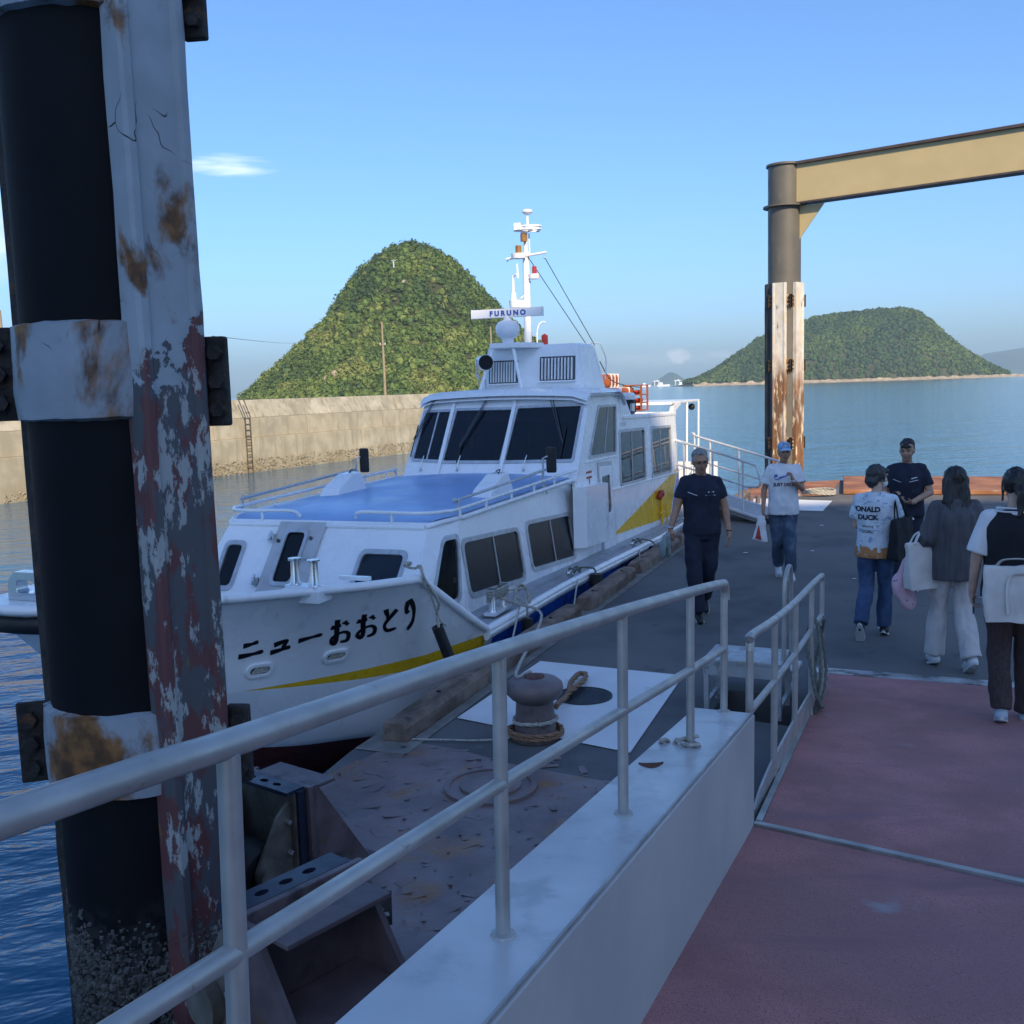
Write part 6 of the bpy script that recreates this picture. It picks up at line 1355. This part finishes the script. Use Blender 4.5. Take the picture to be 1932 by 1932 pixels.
def trousers(K, f, wide=1., cuff=.052, low=.12):
    b = MB(); p = K['pel']; loft(b, [((p.x, p.y, z), rx * f, ry * f) for z, rx, ry in ((.80, .150, .112), (.86, .168, .122), (.93, .166, .120), (1.0, .150, .108))])
    for s in 'RL':
        h_, k_, a_ = K['hip' + s], K['knee' + s], K['knee' + s].lerp(K['ank' + s], 1 - low * .25); d = (a_ - k_).normalized()
        b.tube(crpath([h_ + Vector((0, 0, .04)), h_.lerp(k_, .5), k_, k_.lerp(a_, .5), a_ + d * .01], 4), [lerp(.094, .066 * wide, i / 8) * f if i <= 8 else lerp(.066 * wide * f, cuff * wide, (i - 8) / 8) for i in range(17)], 16)
    return b
def overalls(K, f, sleeve):
    b = top(K, f, sleeve, .0, 1.05); q = trousers(K, f, 1.16, .064); b.add(q.v, q.f); return b
def shoes(root, K, material, sole=True):
    for s in 'RL':
        a, t = K['ank' + s], K['toe' + s]; d = (t - a); d.normalize(); up = Vector((0, 0, 1)); b = MB(); heel = a + Vector((0, 0, -.045)) - d * .035
        cap(b, heel, t - d * .01, .042, .036, 12, None); cap(b, a + Vector((0, 0, .0)), heel + d * .02, .044, .044); cap(b, heel + d * .03, t + d * .02, .040, .033)
        me = remesh(b, .009, 2); me.materials.append(material)
        o = link('shoe', me, root)
        if sole:
            sd_ = up.cross(d).normalized(); n_ = d.cross(sd_).normalized(); q = MB(); P = []
            for k in range(20): a_ = 2 * PI * k / 20; P.append((.142 * math.cos(a_) + .045, (.047 if math.cos(a_) > 0 else .040) * math.sin(a_)))
            c0_ = heel + (t - heel) * .30 - n_ * .030; q.plate(P, [], lambda u, v, w_: c0_ + d * (u) + sd_ * v + n_ * w_, -.016, .008); q.build('sole', M['sole'], o, smooth=40)
def hair_short(root, hp, H, material, vol=1., fringe=0.):
    b = MB(); b.ball(hp(0, -.042, .058), (.078 * vol, .082 * vol, .076 * vol), 18, rot=H); b.ball(hp(0, -.058, -.01), (.068 * vol, .050, .070), 14, rot=H); b.ball(hp(0, .010, .098), (.052, .050, .028), 12, rot=H)
    for s in (-1, 1): b.ball(hp(s * .067, -.028, .020), (.014, .034, .040), 10, rot=H)
    if fringe: b.ball(hp(0, .066, .062), (.062, .028, .030 * fringe), 12, rot=H)
    return garment(root, 'hair', b, material, .008, .011, 42, 3, (1, 1, .45), 1)
def decal(root, target, flats, material, name, origin, ex, ey, dirv, off=.004):
    """print on cloth: flat shapes (list of outlines or a mesh) laid on the garment surface along dirv"""
    me = target.data; bv = BVHTree.FromPolygons([v.co.copy() for v in me.vertices], [tuple(p.vertices) for p in me.polygons]); o, ex, ey, dv = Vector(origin), Vector(ex), Vector(ey), Vector(dirv).normalized()
    def lay(x, y):
        p = o + ex * x + ey * y - dv * .5; hit = bv.ray_cast(p, dv); return (hit[0] - dv * off) if hit[0] is not None else (o + ex * x + ey * y)
    if isinstance(flats, bpy.types.Mesh):
        for v in flats.vertices: v.co = lay(v.co.x, v.co.y)
        flats.materials.clear(); flats.materials.append(material); return link(name, flats, target)
    q = MB()
    for L in flats:
        tris = tessellate_polygon([[Vector((x, y, 0)) for x, y in L]]); q.add([lay(x, y) for x, y in L], tris)
    return q.build(name, material, target, recalc=False)
def subdiv_line(pts, n=4):
    out = []
    for a, b in zip(pts, pts[1:] + pts[:1]): out += [(lerp(a[0], b[0], k / n), lerp(a[1], b[1], k / n)) for k in range(n)]
    return out
def tote(name, label, loc, rotz, w_, hgt, d_, material, strap, strap_pts, group=None, tilt=0., cat='bag'):
    t = thing(name, label, cat, loc, rotz, group); b = MB(); n = 10
    b.hexa([(-w_ * .46, -d_ * .5, 0), (w_ * .46, -d_ * .5, 0), (w_ * .46, d_ * .5, 0), (-w_ * .46, d_ * .5, 0), (-w_ * .5, -d_ * .18, hgt), (w_ * .5, -d_ * .18, hgt), (w_ * .5, d_ * .18, hgt), (-w_ * .5, d_ * .18, hgt)])
    b.v = [(x + tilt * z, y, z) for x, y, z in b.v]; me = remesh(b, .012, 4, .012, 7, len(label), (1, 1, .7)); me.materials.append(material); link('bag_body', me, t)
    for P in strap_pts: MB().tube(crpath(P, 5), .014, 8, squash=(1, .35)).build('strap', strap, t, smooth=60)
    return t

# 1 man in navy overalls walking towards us, gloves in hand
dcam = Vector((-.17, -.985)); p1 = (1.94, 10.41, 0)
r1, K1, hp1, H1 = person('man in navy short sleeved overalls with grey hair walking and looking down', p1, (-.10, -.995), 1.735,
    dict(kneeR=(.085, .14, .50), ankR=(.045, .17, .085), kneeL=(-.07, .02, .505), ankL=(-.045, -.27, .15), toeL=(-.05, -.15, .045), elR=(.245, .0, 1.12), wrR=(.315, .10, .915), elL=(-.235, -.03, 1.11), wrL=(-.265, .05, .87), head=(.01, .045, 1.575), neck=(0, -.01, 1.43)), M['skin_tan'], head=(R(8), R(-13), R(4)), slim=1.06,
    hands={'R': dict(curl=.75, d=(.10, .10, -1), pn=(-.6, -.7, 0)), 'L': dict(curl=.28, d=(-.05, .12, -1))})
sh1 = garment(r1, 'overalls', overalls(K1, 1.06, .64), M['c_navy'], seed=2, disp=.015); shoes(r1, K1, M['shoe_blk'])
hair_short(r1, hp1, H1, M['hair_grey'], 1.0)
decal(r1, sh1, [subdiv_line([(-.14, .02), (-.05, -.012), (-.05, -.006), (-.14, .026)]), subdiv_line([(.03, -.012), (.13, -.012), (.13, -.006), (.03, -.006)]), subdiv_line([(.055, .018), (.115, .018), (.115, .030), (.055, .030)])], M['c_white'], 'pocket_trim', (0, 0, 1.26), (-1, 0, 0), (0, 0, 1), (0, -1, 0))
q = MB()
for s in (-1, 1): q.tube([hp1(s * .031 + .021 * math.cos(a), .098, .012 + .016 * math.sin(a)) for a in (2 * PI * k / 12 for k in range(12))], .002, 5, closed=True); q.tube([hp1(s * .052, .096, .016), hp1(s * .076, .0, .014)], .002, 5)
q.tube([hp1(-.010, .099, .014), hp1(.010, .099, .014)], .002, 5); q.build('glasses', M['eye'], r1)
q = MB(); q.tube([K1['wrR'] + Vector((.028 * math.cos(a), .028 * math.sin(a), .02 + .004 * math.cos(a))) for a in (2 * PI * k / 14 for k in range(14))], .008, 6, closed=True); q.build('wristwatch', M['chrome'], r1, smooth=60)
q = MB(); q.tube([K1['wrL'] + Vector((.028 * math.cos(a), .028 * math.sin(a), .02)) for a in (2 * PI * k / 14 for k in range(14))], .004, 6, closed=True); q.build('bracelet', M['eye'], r1, smooth=60)
gl_ = thing('work_gloves', 'pair of grey work gloves hanging from the walking man\'s hand', 'gloves', tuple(r1.matrix_basis @ Vector((0, 0, 0))), 0); gl_.rotation_euler = r1.rotation_euler; gl_.scale = r1.scale
b = MB(); c = K1['wrR'] + Vector((.03, .03, -.10)); hand(b, c + Vector((0, 0, .02)), (.10, .05, -1), (-.6, -.7, 0), (1, 0, 0), .15, 1.25); hand(b, c + Vector((.035, .03, .0)), (.22, .0, -1), (-.6, -.7, 0), (1, .4, 0), .2, 1.2); b.ball(c + Vector((.01, .0, -.03)), (.05, .04, .06), 12)
me = remesh(b, .008, 2); me.materials.append(M['c_glove']); link('glove', me, gl_)

# 2 man in white tee and cap
r2, K2, hp2, H2 = person('man in white t-shirt with blue tick and blue cap walking', (3.31, 12.38, 0), (-.12, -.99), 1.655,
    dict(kneeR=(.07, .0, .50), ankR=(.035, -.22, .13), toeR=(.04, -.09, .05), kneeL=(-.06, .10, .50), ankL=(-.075, .10, .085), elR=(.235, -.04, 1.12), wrR=(.255, .03, .87), elL=(-.215, .05, 1.13), wrL=(-.075, .215, 1.255), head=(.0, .04, 1.585)), M['skin_tan'], head=(R(4), R(-6), 0), slim=.94,
    hands={'R': dict(curl=.8, d=(0, .1, -1)), 'L': dict(curl=.95, d=(.20, .05, 1), pn=(.9, -.2, 0), thumb=(0, -1, .3))})
sh2 = garment(r2, 'tee_shirt', top(K2, 1.04, .72, .05, 1.10, sl_r=.078), M['c_white'], seed=7, disp=.014); garment(r2, 'jeans', trousers(K2, 1.02, 1.2, .06), M['c_jean2'], seed=9, disp=.016); shoes(r2, K2, M['shoe_wht']); hair_short(r2, hp2, H2, M['hair_grey'], .97)
sw = [(-.125, .045), (-.132, .02), (-.125, -.005), (-.105, -.018), (-.08, -.016), (-.03, .005), (.10, .070), (-.01, .032), (-.06, .020), (-.085, .020), (-.095, .030), (-.09, .060), (-.115, .03)]
sw = [(-.118, .050), (-.132, .024), (-.128, -.004), (-.108, -.018), (-.078, -.014), (.105, .066), (-.058, .020), (-.082, .016), (-.094, .026), (-.092, .050)]
decal(r2, sh2, [subdiv_line(sw, 3)], M['mark'], 'tick_print', (0, 0, 1.27), (-1, 0, 0), (0, 0, 1), (0, -1, 0))
decal(r2, sh2, text_mesh('JUST DO IT.', .052, .0025), mat('print_dark_red', (.10, .035, .05), .6, var=0), 'lettering', (0, 0, 1.175), (-1, 0, 0), (0, 0, 1), (0, -1, 0))
b = MB(); b.ball(hp2(0, -.022, .068), (.082, .096, .068), 18, rot=H2); capo = garment(r2, 'cap', b, cloth('blue_cap', (.22, .36, .58), layers=(((.5, .6, .7), 40., .6, .05, 2),)), .009, .002, 9, 1)
q = MB(); q.grid(lambda i, j: hp2((i / 8 - .5) * .15, .075 + (.075 * math.sqrt(max(0, 1 - ((i / 8 - .5) * 2) ** 2))) * j / 3,   .070 - .006 * j - .02 * ((i / 8 - .5) * 2) ** 2), 8, 3); vo_ = q.build('cap_peak', cloth('cap_peak_blue', (.35, .50, .68)), capo, smooth=60); vo_.modifiers.new('s', 'SOLIDIFY').thickness = .005
q = MB(); q.tube([K2['wrL'] + Vector((.03 * math.cos(a), .03 * math.sin(a), -.01)) for a in (2 * PI * k / 14 for k in range(14))], .008, 6, closed=True); q.build('wristband', M['c_white'], r2, smooth=60)
t = thing('carrier_bag', 'white plastic carrier bag with red panel held by man in cap', 'bag', tuple(r2.matrix_basis @ Vector((0, 0, 0)))); t.rotation_euler = r2.rotation_euler; t.scale = r2.scale
b = MB(); b.hexa([(.20, .02, .46), (.40, .02, .50), (.40, .09, .50), (.20, .09, .46), (.235, .035, .80), (.31, .035, .80), (.31, .075, .80), (.235, .075, .80)]); me = remesh(b, .012, 3, .012, 9, 3); me.materials.append(M['c_white']); bg_ = link('bag_body', me, t)
decal(t, bg_, [subdiv_line([(-.285, .50), (-.36, .52), (-.315, .70)], 4)], M['redp'], 'red_panel', (0, 0, 0), (-1, 0, 0), (0, 0, 1), (0, -1, 0), .006)
MB().tube([(.265, .04, .75), (.26, .03, .80), (.268, .05, .76)], .008, 6).build('handle', M['c_white'], t)

# 3 man in navy overalls at the back, hands in front
r3, K3, hp3, H3 = person('man in navy overalls with black hair standing and holding a ticket', (4.44, 11.44, 0), (-.42, -.905), 1.70,
    dict(kneeR=(.10, .03, .49), ankR=(.11, -.01, .085), kneeL=(-.09, .0, .49), ankL=(-.10, -.06, .085), elR=(.235, .0, 1.10), wrR=(.13, .21, 1.06), elL=(-.245, .02, 1.12), wrL=(-.075, .22, 1.03), head=(.0, .035, 1.585)), M['skin_mid'], head=(R(-6), R(-10), 0), slim=1.06,
    hands={'R': dict(curl=.35, d=(-.25, .7, .45), pn=(-.9, .0, .2), thumb=(0, 0, 1)), 'L': dict(curl=.5, d=(.85, .45, .05), pn=(0, -.3, 1), thumb=(0, 1, .5))})
sh3 = garment(r3, 'overalls', overalls(K3, 1.06, .72), M['c_navy'], seed=12, disp=.015); shoes(r3, K3, M['shoe_blk']); hair_short(r3, hp3, H3, M['hair_blk'], 1.04, 1.0)
decal(r3, sh3, [subdiv_line([(-.14, .02), (-.05, -.012), (-.05, -.006), (-.14, .026)]), subdiv_line([(.035, -.008), (.125, .012), (.125, .018), (.035, -.002)]), subdiv_line([(.055, .026), (.115, .040), (.115, .050), (.055, .036)])], M['c_white'], 'pocket_trim', (0, 0, 1.25), (-1, 0, 0), (0, 0, 1), (0, -1, 0))

# 4 woman in printed tee and jeans, seen from behind
r4, K4, hp4, H4 = person('woman in white lettered t-shirt and jeans with face mask and dark tote', (3.36, 9.38, 0), (.45, .893), 1.60,
    dict(kneeL=(-.08, .01, .505), ankL=(-.10, -.25, .17), toeL=(-.10, -.18, .045), kneeR=(.085, .11, .50), ankR=(.08, .10, .085), elR=(.21, .06, 1.13), wrR=(.235, .27, 1.12), elL=(-.19, .03, 1.11), wrL=(-.14, .22, 1.05), head=(.01, .03, 1.585)), M['skin_pale'], head=(R(-52), R(-8), 0), slim=.93, fem=True,
    hands={'R': dict(curl=.6, d=(.3, .9, .1), pn=(-.6, .1, -.6), thumb=(-.2, 0, 1)), 'L': dict(curl=.5, d=(.3, .9, .1))})
sh4 = garment(r4, 'tee_shirt', top(K4, .98, .70, .0, 1.12, sl_r=.078), M['c_print'], seed=17, disp=.012)
b = MB(); loft(b, [((0, 0, z), r_, r_ * .74) for z, r_ in ((.80, .190), (.86, .194), (.92, .192))]); garment(r4, 'printed_hem', b, M['c_orange'], seed=3)
garment(r4, 'jeans', trousers(K4, .98, 1.12, .066), M['c_jean'], seed=19, disp=.015); shoes(r4, K4, M['shoe_blk'])
b = MB(); b.ball(hp4(0, -.022, .035), (.088, .100, .095), 18, rot=H4); b.ball(hp4(0, -.055, -.03), (.080, .062, .085), 14, rot=H4); b.ball(hp4(0, .052, .07), (.066, .042, .034), 12, rot=H4)
for s in (-1, 1): b.ball(hp4(s * .072, .0, .01), (.018, .045, .055), 10, rot=H4)
garment(r4, 'hair', b, M['hair_dgrey'], .008, .011, 40, 5, (1, 1, .35), 1)
b = MB(); b.ball(hp4(0, .062, -.048), (.056, .050, .048), 14, rot=H4); mk = garment(r4, 'face_mask', b, M['mask'], .008, .001)
q = MB()
for s in (-1, 1): q.tube([hp4(s * .052, .066, -.02), hp4(s * .080, .0, .012)], .003, 5); q.tube([hp4(s * .050, .060, -.075), hp4(s * .080, .0, -.02)], .003, 5)
q.build('mask_loop', M['mask'], mk)
blk = mat('print_black', (.01, .012, .02), .7, var=0)
for tx, z_, sz, bo2 in (('ONALD', 1.265, .068, .003), ('DUCK', 1.185, .068, .003), ('drawing', 1.11, .035, .0), ('GOAL!', 1.055, .040, .001)):
    decal(r4, sh4, text_mesh(tx, sz, bo2), blk, 'lettering', (-.06, 0, z_), (1, 0, 0), (0, 0, 1), (0, 1, 0))
t = thing('paper_ticket', 'small white paper ticket in the outstretched hand of the masked woman', 'ticket', tuple(r4.matrix_basis @ (K4['wrR'] + Vector((.03, .14, .02)))), 0); MB().box((0, 0, 0), (.09, .05, .002), Matrix.Rotation(.4, 3, 'X')).build('sheet', M['c_white'], t)
def carried(r, *a, **k):
    o = tote(*a, **k); L_ = Vector(o.location); o.location = r.matrix_basis @ L_; o.rotation_euler = (0, 0, r.rotation_euler[2] + o.rotation_euler[2]); o.scale = r.scale; return o
carried(r4, 'tote_bag', 'big black tote bag hanging from the masked woman\'s shoulder', (.235, -.03, .80), R(72), .40, .40, .13, M['c_tote'], M['c_tote'], [[(-.10, .02, .39), (-.06, .04, .55), (.02, .085, .64), (.08, .04, .55), (.12, .02, .39)], [(-.10, -.02, .39), (-.06, .03, .55), (.02, .095, .63), (.08, .03, .55), (.12, -.02, .39)]], tilt=.08)
t = thing('folded_umbrella', 'pale pink folded umbrella hanging below the black tote', 'umbrella', tuple(r4.matrix_basis @ Vector((.30, .16, .42))), 0)
MB().lathe([(.006, -.12), (.016, -.06), (.028, .10), (.030, .30), (.020, .42), (.007, .44), (.007, .52)], n=10).build('canopy', cloth('pink_nylon', (.55, .38, .44)), t, smooth=60)

# 5 woman with long black hair, grey blouse, cream trousers
r5, K5, hp5, H5 = person('woman with long black hair in grey blouse and cream trousers seen from behind', (3.60, 8.26, 0), (.12, .993), 1.66,
    dict(kneeL=(-.085, .10, .50), ankL=(-.11, .10, .09), kneeR=(.085, .0, .505), ankR=(.105, -.20, .13), toeR=(.10, -.08, .04), elL=(-.225, -.03, 1.12), wrL=(-.15, .19, 1.08), elR=(.215, -.02, 1.10), wrR=(.20, .16, .98), head=(.0, .02, 1.585)), M['skin_pale'], head=(R(4), R(-10), 0), slim=.94, fem=True)
garment(r5, 'blouse', top(K5, 1.02, 1.15, .09, 1.16, sl_r=.080), M['c_grey'], seed=22, disp=.018, stretch=(1.6, 1.6, .35)); garment(r5, 'wide_trousers', trousers(K5, .96, 1.16, .072), M['c_offw'], seed=24, disp=.016, stretch=(1.4, 1.4, .4)); shoes(r5, K5, M['shoe_wht'])
b = MB(); b.ball(hp5(0, -.018, .035), (.088, .102, .096), 18, rot=H5)
for x in (-.055, -.02, .02, .055): cap(b, hp5(x, -.055, .0), K5['neck'] + Vector((x * 1.25, -.085, -.10 - .03 * abs(math.sin(x * 40)))), .042, .026)
for s in (-1, 1): cap(b, hp5(s * .075, -.01, .02), K5['neck'] + Vector((s * .09, -.04, -.02)), .030, .024)
garment(r5, 'long_hair', b, M['hair_blk'], .008, .012, 40, 8, (1, 1, .10), 2)
carried(r5, 'tote_bag', 'cream canvas tote on the elbow of the long haired woman', (-.27, -.03, .69), R(24), .30, .40, .12, M['c_canvas'], M['c_canvas'], [[(-.09, .03, .39), (-.05, .02, .46), (.0, .0, .485), (.05, .02, .46), (.09, .03, .39)], [(-.09, -.03, .39), (-.05, -.02, .455), (.0, .0, .475), (.05, -.02, .455), (.09, -.03, .39)]], tilt=-.02)
b = MB(); cap(b, (-.30, .05, 1.02), (-.36, .05, .88), .035, .07, 12, (1, .6)); cap(b, (-.36, .05, .88), (-.40, .05, .70), .07, .115, 12, (1, .55)); cap(b, (-.40, .05, .70), (-.35, .04, .58), .115, .10, 12, (1, .55))
t = thing('patterned_bag', 'pink patterned cloth bag hanging beside the cream tote', 'bag', tuple(r5.matrix_basis @ Vector((0, 0, 0)))); t.rotation_euler = r5.rotation_euler; t.scale = r5.scale
me = remesh(b, .012, 3, .014, 9, 4, (1.4, 1.4, .4)); me.materials.append(M['c_pink']); link('bag_body', me, t)

# 6 woman on the ramp in black vest
pr = B(7.23, .415, 0)
r6, K6, hp6, H6 = person('woman in black knit vest and brown trousers stepping down the ramp', tuple(pr), (.42, .907), 1.655,
    dict(kneeL=(-.075, .03, .50), ankL=(-.055, -.09, .10), toeL=(-.05, .05, .045), kneeR=(.09, .10, .50), ankR=(.10, .12, .03), elL=(-.225, -.03, 1.12), wrL=(-.25, .02, .87), elR=(.215, -.02, 1.10), wrR=(.20, .17, .98), head=(.0, .02, 1.585)), M['skin_pale'], head=(R(10), R(-10), 0), slim=.98, fem=True,
    hands={'L': dict(curl=.6, d=(.0, .12, -1), pn=(1, 0, 0))})
garment(r6, 'blouse', top(K6, 1.0, .92, .0, 1.0, sl_r=.080), M['c_white'], seed=31, disp=.003)
b = MB(); torso(b, K6, 1.0, .032, .84)
garment(r6, 'knit_vest', b, M['c_black'], seed=33, disp=.003)
q = MB()
for k, r_ in ((0, .105), (1, .122)): q.tube([K6['neck'] + Vector((r_ * math.cos(a), -.01 + r_ * .78 * math.sin(a), -.008 - .022 * k + (.02 if math.sin(a) < 0 else -.03))) for a in (2 * PI * j / 24 for j in range(24))], .006, 6, closed=True)
q.build('collar_stripe', M['c_white'], r6, smooth=60)
b = MB()
for s in (-1, 1): cap(b, K6['neck'] + Vector((0, -.088, -.02)), K6['neck'] + Vector((s * .095, -.02, .005)), .030, .030, 12, (1, .45))
garment(r6, 'sailor_collar', b, M['c_white'], seed=1, disp=.001)
garment(r6, 'trousers', trousers(K6, 1.0, 1.15, .062), M['c_brown'], seed=35, disp=.014); shoes(r6, K6, M['shoe_blu'])
b = MB(); b.ball(hp6(0, -.020, .032), (.086, .100, .094), 18, rot=H6); cap(b, hp6(.0, -.10, -.03), hp6(.015, -.125, -.06), .034, .036); cap(b, hp6(.015, -.125, -.06), K6['neck'] + Vector((.02, -.115, -.035)), .036, .018)
for s in (-1, 1): cap(b, hp6(s * .076, .02, .03), hp6(s * .078, .03, -.09), .014, .009)
garment(r6, 'tied_hair', b, M['hair_blk'], .008, .010, 40, 12, (1, 1, .2), 1)
carried(r6, 'canvas_bag', 'white canvas bag with pocket slung on the back of the woman on the ramp', (.02, -.235, .74), R(4), .42, .36, .17, M['c_canvas'], M['c_canvas'], [[(-.13, .02, .35), (-.09, -.03, .40), (.02, -.04, .41), (.10, -.03, .39), (.14, .02, .35)], [(-.06, -.09, .06), (-.07, -.085, .2), (-.05, -.06, .30), (.02, -.05, .315), (.06, -.06, .30), (.07, -.085, .2), (.06, -.09, .06)]])
t = thing('mobile_phone', 'dark phone in the hand of the woman on the ramp', 'phone', tuple(r6.matrix_basis @ (K6['wrL'] + Vector((.012, .04, -.085)))), r6.rotation_euler[2]); MB().box((0, 0, 0), (.012, .075, .145), Matrix.Rotation(-.35, 3, 'X')).build('case', M['phone'], t, bevel=.004)
